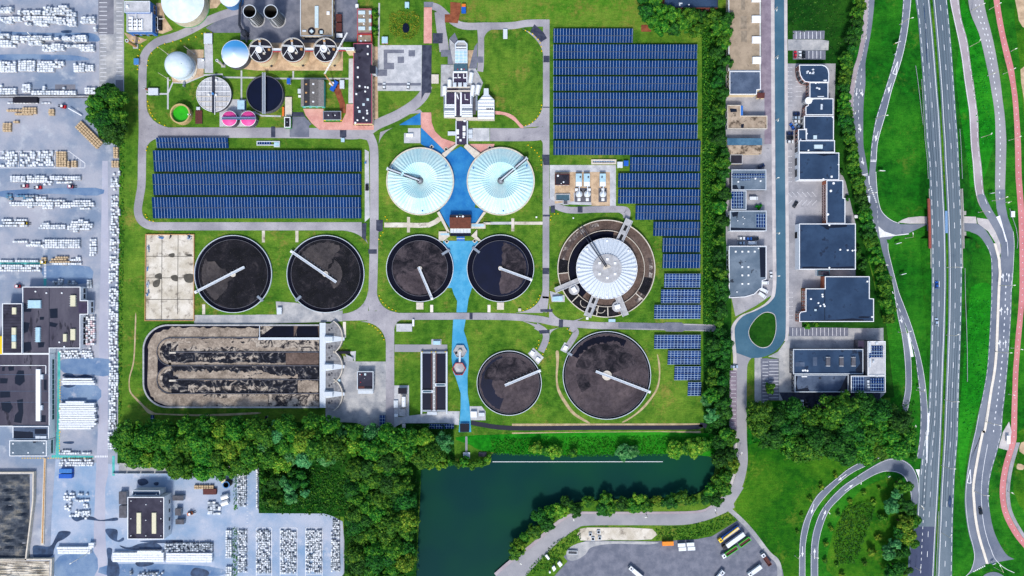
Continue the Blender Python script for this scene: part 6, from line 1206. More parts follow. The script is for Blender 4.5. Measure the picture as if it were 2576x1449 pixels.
# ---------------------------------------------------------------- yellow marker posts along the works roads
mb=MB(); mb.lathe((0,0,0),[(.36,0),(.38,.5),(.25,.75),(.01,.78)],8); mb.build('bollard','yellow_paint',loc=(0,0,0),label='x',cat='bollard'); BOL=bpy.data.objects['bollard']
BL=[('along the ring road bend north of the gas holder','00','1340,410 1402,410 1660,443 1742,420 1822,413 1902,400 1972,373 2035,340 2070,333 2128,333'),('on the inner edge of the ring road west of the gas holder','00','1525,535 1495,610 1485,660 1590,480 1432,462 1408,502 1392,562 1390,590 1385,660 1387,698'),('round the lawn corner west of the green tank','00','1488,1022 1497,1065 1507,1102 1518,1137 1538,1167 1565,1200 1608,1235 1660,1262'),('round the top right corner of the large oval lawn','20','135,308 172,323 207,343 233,373 262,398 282,433 294,470 300,515'),('round the bottom right corner of the large oval lawn','20','298,1060 292,1098 280,1134 260,1168 235,1200 207,1228 173,1250 138,1263'),
('round the lawn corner above the right domed tank','21','162,12 195,35 228,62 253,90 273,125 292,162 295,210'),('beside the lane corner below the left domed tank','11','1302,732 1320,760 1278,892 1255,922 1237,958'),('round the lawn corner below the half-bridge tank','12','1242,78 1258,113 1278,145 1306,170 1337,195 1372,215 1408,230'),('round the lawn beside the big crossroads','12','1138,362 1172,380 1202,398 1228,422 1252,450 1272,482 1288,518'),('round the lawn corner below the half-black tank','22','280,75 265,108 245,140 218,167 190,192 153,208 112,225'),('along the curved lane to the smaller settling tank','22','270,527 268,570 245,602 373,550 345,613 310,665'),('beside the short lane to the largest settling tank','22','555,410 583,428 583,458'),('at the lawn corner north-west of the reactor','21','387,763 393,727 427,703 462,703'),('at the two corners west of the western solar field','01','1487,30 1475,65 1467,710 1480,738 1508,767 1545,777')]
first=True
for lab,t,s in BL:
    l='yellow marker post '+lab; 
    for gq in G(t,s):
        o=BOL if first else dup(BOL); o.location=W(gq); o['label']=l; o['group']='yellow marker posts '+lab; first=False

# mobile crane on the rust-coloured track, dark duct, lake boom, skips
th=thing('mobile_crane','white and blue mobile crane with a raised lattice jib beside the workshop','crane',wp('10',790,870))
p=wp('10',790,870); mb=MB(); mb.box((p.x,p.y,.5),2.6,6.5,1.2,-.5); mb.build('carrier','blue_paint',th); mb=MB(); mb.box((p.x-1.2,p.y+1.2,1.7),2.4,2.2,1.4,-.5); mb.build('cab','white_paint',th)
for dx in(-1.3,1.3):
    for dy in(-2.3,0,2.3): mb=MB(); q=Vector((p.x+dx*.88+dy*.48,p.y-dx*.48+dy*.88,.5)); mb.tube(q-Vector((.2,-.1,0)),q+Vector((.2,-.1,0)),.5,10); mb.build('wheel','tyre_black',th)
a,b,c2=wp('10',775,860,2.5),wp('10',690,745,9),wp('10',918,328,17)
mb=MB(); mb.tube(a,b,.45,8,.35); mb.build('boom','wood_box',th); mb=MB()
for o in((-.4,0,0),(.4,0,0),(0,0,.6)): mb.tube(b+Vector(o),c2+Vector(o),.09,5)
for k in range(16): u,v=b.lerp(c2,k/16),b.lerp(c2,(k+1)/16); mb.tube(u+Vector((-.4,0,0)),v+Vector((.4,0,0)),.06,4); mb.tube(u+Vector((.4,0,0)),v+Vector((0,0,.6)),.06,4)
mb.build('lattice_jib','white_paint',th)
th=thing('truck','blue truck with an orange cab parked on the rust-coloured slab','truck',(0,0,0)); th.location=wp('10',2092,95,.2)
mb=MB(); mb.box((0,-1,.6),2.6,3.4,1.9); mb.box((0,-1,2.5),2.2,3.,.15); mb.build('box_body','blue_paint',th); mb=MB(); mb.box((0,1.6,.5),2.4,1.8,2.); mb.build('cab','orange_paint',th); mb=MB(); mb.box((0,2.2,1.5),2.,.7,.8); mb.build('windscreen','glass_dark',th)
for y in(-2,1.5):
    for s in(-1,1): mb=MB(); mb.tube((s*1.,y,.5),(s*1.35,y,.5),.5,10); mb.build('wheel','tyre_black',th)
th=thing('duct','thick black duct running south past the black silos to the blue cone tank','duct',wp('g',2415,200)); mb=MB(); mb.pipe([W(g,4) for g in G('g','2425,-80 2412,120 2408,250 2440,310 2465,350')],.75,10); mb.build('pipe','dark_metal',th); mb=MB(); q=wp('g',2478,350); mb.lathe(q,[(1.9,0),(1.9,4.5),(1.2,5.5),(.01,5.6)],20); mb.build('fan_housing','dark_metal',th); mb=MB(); mb.pipe([W(g,3) for g in G('g','2480,360 2482,430')],.6,8); mb.build('branch_pipe','dark_metal',th)
th=thing('cooling_plant','black cooling plant with white pipes along the east wall of the blue hall','cooling plant',wp('g',1600,240)); 
for y in(200,245,290): mb=MB(); q=wp('g',1612,y); mb.box((q.x,q.y,0),2.8,2.2,2.2); mb.box((q.x,q.y,2.2),2.2,1.7,.2); mb.build('unit','felt_dark',th)
mb=MB(); mb.pipe([W(g,2.5) for g in G('g','1560,170 1585,170 1585,300 1600,300')],.18,6); mb.pipe([W(g,2.6) for g in G('g','1600,190 1650,190')],.18,6); mb.build('pipe','white_paint',th)
th=thing('floating_boom','thin white floating boom stretched across the north of the lake','boom',wp('23',700,298,-1)); mb=MB(); mb.tube(wp('13',2380,299,-.85),wp('23',1516,298,-.85),.22,6); mb.build('float','white_paint',th)
sheet('screened_strip',[G('03','1195,312 2330,325 2345,425 1195,415')],5,'concrete_old')
for i in range(9): q=wp('03',1205+i*140,412); th=thing('screen_panel','pale screen panel in the row under the western wood','screen',q,'screen panels under the western wood'); mb=MB(); mb.box(q,7.6,.12,1.8); mb.build('panel','white_metal',th); mb=MB(); mb.box((q.x+3.9,q.y,0),.16,.2,2.); mb.build('post','grey_metal',th)
# ---------------------------------------------------------------- business units west and east of the street
patchy('roof_navy',(38,58,84),(50,72,100),.1,(30,44,66),.2,fine=.1,l3=.6,h3=.66)
patchy('roof_slate',(70,84,106),(92,106,128),.15,(56,66,84),.3,l3=.6,h3=.66)
patchy('roof_grey',(92,108,124),(116,130,144),.12,(50,58,70),.16,l3=.62,h3=.64)
patchy('roof_stained',(156,138,118),(184,166,146),.2,(84,72,60),.22,l3=.5,h3=.6)
patchy('roof_teal',(70,110,138),(96,136,160),.2,fine=.15)
plain('puddle',(18,26,42),.3,.1,.3)
V_='roof_vent'; rv=lambda t,pts,r=8,h=.5,m='white_paint':[(V_,m,t,q,h,r) for q in pts.split()]
rb=lambda nm,m,t,h,*rs_:[(nm,m,t,'%g,%g %g,%g %g,%g %g,%g'%(a,b,c,b,c,d,a,d),h) for a,b,c,d in rs_]
pud=lambda t,*ss:[('puddle','puddle',t,s,.02) for s in ss]
B=bld; BB='business unit'
B('business_unit','navy-roofed unit with a rounded corner and a curved white window front','business unit','30',"315,652 545,652 580,664 604,692 614,735 614,828 422,828 375,822 345,795 325,755 316,705",7,'brick_red','roof_navy',.4,'white_paint',rv('30','400,720 420,735 452,700 455,730 575,810',9)+rb('roof_unit','white_metal','30',.9,(388,712,402,738),(445,692,466,702),(440,730,466,742),(560,800,596,812)),[(10,4,1,1.4,1.4),(10,4,4,1.4,1.4),(9,3,1,1.5,4.6),(8,3,1,1.5,4.6),(7,3,1,1.5,4.6),(6,3,1,1.5,4.6)])
B('business_unit','narrow navy-roofed unit between the rounded corner and the round stair turret','business unit','30','420,829 606,829 606,990 420,990',6.5,'brick_red','roof_navy',.4,'white_paint',rv('30','490,885 515,895 480,835 510,830',9)+rb('roof_unit','white_metal','30',.7,(485,880,520,890),(500,965,565,974)),[(3,4,1,1.4,4.2)])
B('business_unit','navy-roofed unit beside the round striped stair turret','business unit','30','404,991 657,991 657,1156 380,1156 380,1072 404,1060',6.5,'brick_red','roof_navy',.4,'white_paint',rv('30','540,1060 535,1090 450,995 545,995',9)+rb('roof_unit','white_metal','30',.7,(532,1045,550,1100)),[(3,2,1,1.6,1.6),(3,2,4,1.6,1.4)])
p=wp('30',372,1035); th=thing('stair_turret','round white striped stair turret on the front of the navy-roofed units','turret',p); mb=MB(); mb.lathe(p,[(2.1,0),(2.1,6.2),(1.9,6.3),(.01,6.4)],24); mb.build('wall','white_paint',th)
for k in range(8): a=math.radians(100+k*22); mb=MB(); mb.box((p.x+2.1*math.cos(a),p.y+2.1*math.sin(a),.6),.25,.35,5,a); mb.build('window','glass_dark',th)
B('business_unit','navy-roofed unit with a single skylight, blue cars parked before it','business unit','30','365,1166 661,1166 661,1411 386,1411 386,1300 365,1300',6.5,'concrete_cream','roof_navy',.4,'white_paint',rb('skylight','skylight_glass','30',.7,(458,1360,494,1398))+rv('30','650,1180 390,1345'),[(5,2,1,2.2,4)])
B('business_unit','small square navy-roofed block sticking out at the front of the skylit unit','business unit','30','305,1301 385,1301 385,1447 305,1447',6,'brick_red','roof_navy',.35,'white_paint',rv('30','325,1405'),[(3,3,1,1.6,4)])
B('business_unit','navy-roofed unit with a wide white skylight and puddles along its lower edge','business unit','31','312,-36 672,-36 672,84 312,84',7,'white_paint','roof_navy',.4,'white_paint',rb('skylight','skylight_glass','31',.7,(466,5,552,45))+pud('31','320,62 420,70 520,60 600,72 660,60 660,80 320,80')+rv('31','405,65'),[(3,2,.3,2.6,4.6,'glass_dark','dark_metal')])
B('business_unit','broad navy-roofed unit with white walls and a small roof hatch in its corner','business unit','31','312,88 716,88 716,361 312,361',7,'white_paint','roof_navy',.4,'white_paint',rb('roof_hatch','white_paint','31',.5,(632,318,652,338))+pud('31','470,92 690,95 680,108 600,115 560,122 480,100')+rv('31','708,205 555,352'),[(3,2,.3,4.4,3.6,'glass_dark','dark_metal')])
th_=B('business_unit','long narrow navy-roofed unit with a red brick front full of windows','business unit','31','590,366 756,366 756,542 777,545 777,800 590,800',7.2,'brick_red','roof_navy',.4,'white_paint',rv('31','658,395 630,472 600,708',12),[(5,14,1,1.3,1.5),(5,14,4,1.3,1.7)])
B('business_unit','largest navy-roofed hall with a white front and a dark loading door','business unit','31','315,802 882,802 882,1262 315,1262',7.5,'white_paint','roof_navy',.4,'white_paint',pud('31','520,815 800,812 790,835 700,842 620,845 610,862 590,860 560,835','345,1235 450,1232 560,1240 700,1238 860,1230 868,1250 345,1252')+rv('31','615,815 725,1063 800,1068 848,1072 875,1068 615,1245',9),[(3,1,.2,4,4.5,'black_opening','white_metal',.72,.8)])
B('link_block','low dark-roofed link between the largest navy hall and the hall south of it','building','31','498,1268 620,1268 620,1326 498,1326',4,'white_metal','felt_roof',.3,'teal_roof',rb('roof_hatch','dark_metal','31',.3,(505,1275,535,1320)))
B('business_unit','navy-roofed hall with a rounded brick corner, one white dome on its roof edge','business unit','32','574,-116 1022,-116 1022,105 1065,108 1065,339 316,339 316,262 330,240 380,233 380,6 574,6',7.2,'brick_red','roof_navy',.4,'white_paint',rv('32','430,110 545,65 548,85 505,150 525,180 560,165 568,182 1045,290 998,-66',9)+rb('roof_hatch','skylight_glass','32',.5,(468,212,490,232))+pud('32','530,325 690,318 850,305 960,315 970,332 530,333','905,290 940,283 1030,288 1010,302 920,303')+rb('roof_seam','puddle','32',.04,(568,10,574,330)),[(8,5,1,1.5,1.6),(8,5,4,1.5,1.6),(6,2,1,1.2,4),(5,2,1,1.2,4)])
B('office_block','long navy-roofed office block with three skylight boxes in a row','building','32','255,616 958,616 958,866 255,866',7,'concrete_dark','roof_navy',.6,'white_metal',rb('skylight','concrete_dark','32',1.1,(588,697,628,786),(722,697,763,786),(842,697,884,786))+rb('skylight_end','white_paint','32',1.25,(588,695,628,700),(588,782,628,788),(722,695,763,700),(722,782,763,788),(842,695,884,700),(842,782,884,788))+rb('roof_panel','roof_slate','32',.06,(276,748,368,790),(452,695,494,784))+rv('32','350,830 372,828 395,832',10)+pud('32','905,640 950,640 950,855 890,850 880,820 930,760'),[(3,5,1,2.2,4.6)])
B('office_block','lower dark-roofed wing along the south side of the long office block','building','32','270,873 810,873 810,1048 270,1048',6,'concrete_dark','roof_slate',.6,'white_metal',rb('roof_unit','white_paint','32',.8,(340,885,395,897))+pud('32','275,885 300,890 285,960 300,1020 400,1000 420,1040 275,1042','730,1010 790,880 804,880 804,1040 700,1040')+rb('roof_hatch','dark_metal','32',.3,(515,900,535,916)),[(3,3,1,2,2.6)])
B('office_block','tall pale-roofed block with dark solar strips at the east end of the offices','building','32','1004,536 1182,536 1182,879 1004,879',10,'concrete_dark','concrete_pale',.5,'white_paint',rb('solar_strip','solar_cells_roof','32',.5,(1042,582,1158,602),(1042,608,1158,626),(1042,632,1158,650),(1014,656,1158,674),(1014,680,1158,698))+rb('roof_unit','white_metal','32',1.1,(1085,545,1108,570),(1016,545,1034,655),(1020,705,1036,800),(1056,730,1072,752)),[])
B('office_block','plum-coloured low block between the long office block and the tall pale one','building','32','902,526 1003,526 1003,862 962,862 962,612 902,612',5.5,'concrete_dark','deck_plum',.3,'dark_metal',rb('rooflight','glazing_pale','32',.4,(980,632,990,690)))
B('office_block','square south-east office block covered with solar panels','building','32','836,884 1182,884 1182,1052 836,1052',9.5,'concrete_dark','roof_slate',.5,'white_paint',rb('solar_strip','solar_cells_roof','32',.5,*[(850+k*25,890,870+k*25,1038) for k in range(5)])+rb('solar_strip','solar_cells_roof','32',.6,*[(1030,908+k*27,1168,930+k*27) for k in range(5)])+rb('roof_unit','white_metal','32',1.,(1000,928,1022,955),(1000,962,1022,980),(1004,990,1026,1006),(1082,884,1110,895)),[])
B('business_unit','dark-roofed brick unit cut by the top edge above the bushes','business unit','20','1535,-130 2072,-130 2072,75 1535,75',7,'parapet_brick','roof_navy',.5,'dark_metal',rb('roof_unit','white_metal','20',.7,(1680,25,1715,38),(1682,38,1694,55))+rv('20','1778,50'),[(2,5,1,2,2)])
B('warehouse','long tan gravel-roofed warehouse with white dormer boxes along its east edge','warehouse','20','2180,-140 2500,-140 2500,712 2180,712',6,'concrete_cream','tan_roof',.35,'white_paint',rb('dormer','white_paint','20',1.4,(2416,155,2506,223),(2418,364,2507,431),(2422,570,2508,638),(2414,-20,2506,16))+rb('roof_stain','gravel_roof','20',.02,(2305,-20,2345,100),(2300,160,2362,290),(2305,310,2365,420)),[(3,5,3,2,1.4)])
B('business_unit','slate-roofed unit with a notched corner and a cream south wall','business unit','20','2190,717 2500,717 2503,900 2466,904 2462,950 2190,950',7,'cream_cladding','roof_slate',.35,'white_paint',[],[(5,4,1,1.2,4)])
cab('shed','small rusty-roofed shed at the corner of the slate-roofed unit','shed','20','2466,932 2545,932 2540,988 2466,988',3,'cream_cladding','brown_steel')
B('business_unit','L-shaped unit with a stained tan roof','business unit','20','2168,1058 2300,1058 2300,1165 2568,1165 2568,1296 2168,1296',5,'concrete','roof_stained',.4,'concrete_cream',[('roof_tank','blue_cladding','20','2298,1062 2325,1062 2325,1160 2298,1160',.3)]+pud('20','2190,1090 2260,1095 2265,1125 2200,1130','2305,1250 2335,1245 2330,1285 2305,1285'),[(5,3,1,1.2,2)])
th=thing('shed_hall','shed with a roof half bluish sheet and half brown','hall',W(G('21','2360,20')[0]))
for s,z0_,z1_,m in(('2164,-58 2516,-58 2518,12 2168,12',4,5.2,'roof_teal'),('2168,12 2518,12 2508,104 2205,104',5.2,4,'roof_stained')):
    g=G('21',s); mb=MB(); V=[W(g[0],z0_),W(g[1],z0_),W(g[2],z1_),W(g[3],z1_)]; mb.add(V,[(3,2,1,0)]); mb.build('roof_slope',m,th)
mb=MB(); P=inset([W(q,4) for q in G('21','2166,-58 2516,-58 2508,102 2200,102')],.3); mb.sides(P,0,4.0); mb.build('wall','cream_cladding',th)
B('lean_to','black flat-roofed lean-to below the half brown shed','building','21','2196,106 2320,106 2320,200 2196,200',3.4,'concrete_cream','felt_black',.25,'concrete')
B('business_unit','grey-roofed unit with two long solar strips beside the tree belt','business unit','21','2210,258 2558,258 2558,463 2210,463',5.5,'concrete_dark','roof_grey',.35,'white_metal',rb('solar_strip','solar_cells_roof','21',.4,(2212,298,2545,314),(2212,322,2545,338),(2290,350,2402,365))+rv('21','2448,348 2500,372 2275,380',9)+pud('21','2215,415 2260,410 2280,455 2215,458','2300,420 2340,425 2335,460 2300,460'),[(1,3,1,2,2)])
B('business_unit','small grey-roofed unit with a square solar grid, a green shrub bed to its east','business unit','21','2206,470 2358,470 2358,662 2206,662',5,'concrete','roof_grey',.3,'white_metal',rb('solar_panel','solar_cells_roof','21',.4,*[(2210+k*30,476,2236+k*30,644) for k in range(4)]),[])
B('business_unit','grey-roofed unit with a solar grid on its east half and a dark puddled edge','business unit','21','2193,672 2560,672 2560,876 2193,876',5.5,'white_paint','roof_grey',.35,'white_metal',rb('solar_panel','solar_cells_roof','21',.4,*[(2432+(0 if k>0 else 22)+k*30,700,2458+k*30,838) for k in range(4)])+rv('21','2322,735 2340,750 2270,772 2325,803',5)+pud('21','2200,840 2330,845 2500,850 2550,855 2550,870 2200,870','2210,690 2280,680 2270,720 2220,735'),[(3,3,1,2,2)])
B('workshop_hall','grey-roofed hall with rows of square rooflights and a rounded south-east corner','hall','21','2183,1026 2560,1026 2560,1362 2520,1375 2518,1449 2490,1462 2440,1512 2345,1540 2185,1550',6,'white_paint','roof_grey',.4,'white_paint',rb('rooflight','white_paint','21',.5,*[(x-9,y-9,x+9,y+9) for x,y in((2252,1082),(2318,1082),(2380,1082),(2444,1082),(2318,1237),(2380,1237),(2318,1321),(2380,1321),(2318,1406),(2380,1406))])+pud('21','2490,1040 2550,1040 2550,1340 2500,1340')+rv('21','2478,1050 2262,1488',7),[(8,9,1,2.2,3.6)])
# ---------------------------------------------------------------- vehicles
CARM={}
def carpaint(nm,c): plain('paint_'+nm,c,.3,.04,1,.1,.5)
for nm,c in dict(white=(228,232,236),silver=(170,190,210),black=(22,24,30),navy=(20,40,84),blue=(24,84,170),red=(200,24,50),grey=(110,120,132),yellow=(240,200,30),green=(70,190,50),orange=(244,140,20)).items(): carpaint(nm,c)
plain('lamp_glass',(236,236,226),.2,.02,1)
def prof(mb,P,w0,w1=None):    # side profile (x,z) extruded to width
    n=len(P); zt=max(p[1] for p in P); zb=min(p[1] for p in P); w1=w1 or w0
    wd=lambda z:(w0+(w1-w0)*(z-zb)/max(.01,zt-zb))/2
    V=[(x,-wd(z),z) for x,z in P]+[(x,wd(z),z) for x,z in P]
    return mb.add(V,[tuple(range(n)),tuple(range(2*n-1,n-1,-1))]+[((i+1)%n,i,n+i,n+(i+1)%n) for i in range(n)])
def vehicle(kind,colr):
    k=(kind,colr)
    if k in CARM: return CARM[k],False
    th=thing('van' if kind=='van' else 'parked_car','x','van' if kind=='van' else 'car',(0,0,0)); m='paint_'+colr
    mb=MB()
    if kind=='van': prof(mb,[(-2.6,.35),(2.6,.35),(2.65,.9),(2.0,1.15),(1.5,2.1),(-2.6,2.15)],2.0,1.8)
    else: prof(mb,[(-2.15,.35),(2.1,.35),(2.2,.6),(2.1,.82),(.95,.95),(-1.7,1.0),(-2.15,.92)],1.82,1.7)
    b=mb.build('body',m,th)
    mb=MB()
    if kind=='van': prof(mb,[(1.62,1.2),(2.02,1.18),(1.66,2.0),(1.5,2.13)],1.82,1.7)
    else: prof(mb,[(-1.95,.98),(1.0,.95),(.25,1.42),(-1.35,1.44)],1.66,1.2)
    mb.build('windscreen' if kind=='van' else 'window_band','glass_dark',th)
    mb=MB()
    if kind=='van': prof(mb,[(-2.5,2.14),(1.4,2.12),(1.3,2.2),(-2.4,2.22)],1.7,1.6)
    else: prof(mb,[(-1.3,1.43),(.2,1.41),(.1,1.5),(-1.2,1.5)],1.3,1.15)
    mb.build('roof_panel',m,th)
    for x in((-1.6,1.7) if kind=='van' else(-1.35,1.35)):
        for s in(-1,1): mb=MB(); mb.tube((x,s*.72,.33),(x,s*.95,.33),.33,12); mb.build('wheel','tyre_black',th)
    for s in(-1,1): mb=MB(); mb.box((2.12 if kind!='van' else 2.6,s*.62,.62),.16,.36,.16); mb.build('headlight','lamp_glass',th)
    CARM[k]=th; return th,True
CARS=[('30',272,552,90,'car','red','red car in the small bay north of the rounded navy unit'),('30',318,552,90,'car','white','white car between a red and a black one in the small bay'),('30',356,552,90,'car','black','black car beside the white one in the small bay'),
('30',282,1147,0,'car','navy','dark blue car, topmost of the row before the skylit unit'),('30',282,1187,0,'car','silver','silver-blue car, second of the row before the skylit unit'),('30',280,1224,0,'car','white','white car, third of the row before the skylit unit'),('30',240,1277,120,'car','blue','bright blue car parked at a slant before the skylit unit'),('30',297,1272,135,'car','silver','pale car parked at a slant beside the bright blue one'),('30',217,1345,0,'car','navy','navy car, upper of three beside the small square block'),('30',217,1386,0,'car','black','black car, middle of three beside the small square block'),('30',217,1428,0,'car','white','white car, lowest of three beside the small square block'),
('31',272,610,57,'car','black','black car standing alone on the paved court by the brick front'),('31',997,548,88,'van','white','white van driving down the slip road beside the tree row'),('31',1692,1418,90,'car','blue','blue car on the motorway south of the flyover, upper of two'),('32',1688,338,90,'car','silver','pale blue car on the motorway, lower of two'),('31',26,1322,90,'car','white','white car at the kerb behind the rooflit hall'),
('22',2535,-52,0,'van','white','white van on the forecourt corner, first above the two slanted ones'),('22',2530,25,335,'van','white','white van parked at a slant, upper of the pair beside the rounded hall'),('22',2512,72,325,'van','white','white van parked at a slant, lower of the pair beside the rounded hall'),
('32',340,1160,90,'car','white','white car in the shaded bays south of the offices'),('32',495,1168,90,'car','navy','dark blue car in the shaded bays south of the offices'),('32',378,1158,90,'car','black','black car next to the white one in the shaded bays'),
('21',2505,226,20,'car','navy','dark blue car on the court beside the black lean-to'),('21',2425,548,0,'van','white','white van in the small court east of the solar-gridded unit'),('21',2305,950,0,'car','white','white car, upper left of the group north of the rooflit hall'),('21',2378,953,0,'car','blue','blue car in the group north of the rooflit hall'),('21',2445,952,0,'car','black','black car in the group north of the rooflit hall'),('21',2304,997,0,'car','silver','silver car, lower left of the group north of the rooflit hall'),('21',2412,997,0,'van','white','long white van in the group north of the rooflit hall'),
('22',2235,790,0,'car','silver','pale car at the top of the lilac parking strip'),('10',1291,872,90,'car','white','left of the two white cars on the tiled slab'),('10',1533,872,85,'car','white','right of the two white cars on the tiled slab'),('33',1206,447,98,'car','black','black car driving on the east road at the bottom right')]
for t,x,y,a,k,c_,l in CARS:
    o,new=vehicle(k,c_)
    if not new: o=dup(o)
    z=zh(G(t,'%g,%g'%(x,y))[0])+.3 if t in('31','32') and x>1600 else .3
    o.location=wp(t,x,y,z); o.rotation_euler=(0,0,math.radians(a)); o['label']=l; o['group']='cars and vans around the business units'
# lorries and trailers of the lorry park
def truck(name,label,cat,x,y,a,L,bodycol,cab_=None,load=None,w=2.5,h=2.8,t='23'):
    th=thing(name,label,cat,(0,0,0)); th.location=wp(t,x,y,.1); th.rotation_euler=(0,0,math.radians(a)); x1=L/2-(2.4 if cab_ else 0)
    mb=MB(); mb.box(((x1-L/2)/2,0,.75),x1+L/2,w*.8,.3); mb.build('chassis','dark_metal',th)
    if load=='open':
        mb=MB(); P=[(-L/2,-w/2),(x1-.2,-w/2),(x1-.2,w/2),(-L/2,w/2)]; I=inset(P,.3); mb.sides(P,1.05,h); mb.sides(I,1.2,h,True); mb.ring(P,I,h); mb.build('tipper_body',bodycol,th); mb=MB(); mb.flat(I,h-.7); mb.build('load','brown_steel',th)
    else:
        mb=MB(); prof(mb,[(-L/2,1.05),(x1-.2,1.05),(x1-.2,h-.1),(x1-.35,h),(-L/2+.15,h),(-L/2,h-.1)],w,w*.97); mb.build('box_body',bodycol,th)
        if load=='crane':
            for k,m in enumerate(('paint_yellow','white_metal','paint_yellow')): mb=MB(); mb.beam((-L/2+.5,-.5+k*.5,h+.1),(x1-1+k*.4,-.3+k*.3,h+.3),.5,.5); mb.build('crane_arm',m,th)
    if cab_:
        mb=MB(); prof(mb,[(x1,.6),(L/2,.6),(L/2,1.6),(L/2-.25,2.6),(x1,2.7)],w*.98,w*.9); mb.build('cab',cab_,th); mb=MB(); prof(mb,[(L/2-.25,1.6),(L/2+.03,1.6),(L/2-.2,2.5),(L/2-.35,2.55)],w*.9,w*.8); mb.build('windscreen','glass_dark',th); mb=MB(); mb.box((x1+.9,0,2.68),.9,.9,.12); mb.build('roof_hatch','glass_dark',th)
    for xx in([-L/2+1,-L/2+2.2]+([L/2-1.2] if cab_ else[])):
        for s in(-1,1): mb=MB(); mb.tube((xx,s*(w/2-.5),.5),(xx,s*(w/2-.08),.5),.5,12); mb.build('wheel','tyre_black',th)
truck('crane_truck','blue and yellow crane truck slanting across the corner of the lorry park','truck',2172,1018,216,15,'paint_blue','paint_yellow','crane'); truck('articulated_lorry','long white lorry with a black cab in the slanted row','lorry',2218,1085,216,15.5,'paint_white','paint_black',None,2.6,3.4)
truck('trailer','bright green open trailer at the right end of the slanted row','trailer',2330,1097,216,8,'paint_green',None,'open'); truck('tipper_truck','green tipper truck with a white cab, lowest of the slanted row','truck',2180,1198,214,11,'paint_green','paint_white','open')
truck('skip_container','bright orange container at the edge of the grass','container',1563,1110,2,7,'paint_orange'); 
for i,(x,y) in enumerate(((1702,1127),(1790,1121),(1710,1167),(1799,1162))): truck('box_trailer',('upper left','upper right','lower left','lower right')[i]+' of four white box trailers standing close together','trailer',x,y,3,4.8,'paint_white',None,None,2.2,2.3)
truck('box_lorry','white box lorry parked slanting at the right edge of the lorry park','lorry',2432,1385,216,9.5,'paint_white','paint_white'); truck('box_lorry','white lorry with a brown load beside the curved path','lorry',2545,1270,125,8.5,'brown_steel','paint_white','open'); truck('box_lorry','white lorry cut by the bottom edge in the middle of the lorry park','lorry',1245,1405,140,11,'paint_white','paint_white'); truck('box_lorry','small white lorry cut by the bottom edge near the right','lorry',2085,1430,50,7,'paint_white','paint_white'); truck('flat_trailer','white ladder-frame trailer on the dusty left part of the lorry park','trailer',610,1205,-2,6,'white_metal',None,'open',2.2,1.4)
for s,l in(('455,1322 480,1300 510,1335 482,1362','larger white box west of the lorry park'),('400,1365 425,1345 445,1378 420,1405','middle white box west of the lorry park'),('370,1405 385,1400 392,1418 378,1425','smallest white box west of the lorry park'),('330,1245 350,1232 382,1275 365,1288','white and orange machine in the grass beside the lane')): cab('storage_box',l,'box','23',s,2.2,'white_metal','white_paint')
for i,(x,y) in enumerate(((787,1026),(870,1003),(813,1072),(881,1065))): p=wp('23',x,y); th=thing('concrete_ring','white square concrete ring with a dark opening on the sandy plot, '+('west','north','south-west','south-east')[i]+' one','manhole ring',p); mb=MB(); P=[(p.x-1,p.y-1),(p.x+1,p.y-1),(p.x+1,p.y+1),(p.x-1,p.y+1)]; I=inset(P,.3); mb.sides(P,.1,1.); mb.sides(I,.1,1.,True); mb.ring(P,I,1.); mb.build('ring','white_metal',th); mb=MB(); mb.flat(I,.3); mb.build('floor','black_opening',th)
# ---------------------------------------------------------------- street lamps
def lamp(label,t,x,y,x2,y2,h=9.5,dbl=None,grp='street lamps along the motorway and slip roads',z0=None):
    g=G(t,'%g,%g'%(x,y))[0]; z0=zh(g) if z0 is None else z0; p=W(g,z0); th=thing('street_lamp',label,'street lamp',p,grp)
    mb=MB(); mb.tube(p,p+Vector((0,0,h)),.17,8,.1); mb.build('pole','lamp_pole',th); mb=MB(); mb.lathe(p,[(.3,z0),(.3,z0+.5),(.17,z0+.6)],8); mb.build('base','grey_metal',th)
    for q in[(x2,y2)]+([dbl] if dbl else[]):
        e=W(G(t,'%g,%g'%q)[0],z0+h+.4); a=p+Vector((0,0,h)); d=e-a; L=d.length
        if L>4.5: e=a+d*(4.5/L); d=e-a
        mb=MB(); mb.tube(a,e,.1,6,.07); mb.build('arm','lamp_pole',th); d.normalize(); mb=MB(); mb.box((e.x+d.x*.3,e.y+d.y*.3,e.z-.08),1.2,.45,.2,math.atan2(d.y,d.x)); mb.build('lamp_head','lamp_glass',th)
plain('lamp_pole',(216,206,176),.5,.08,2,.1)
ML='pale street lamp beside the motorway carriageways'
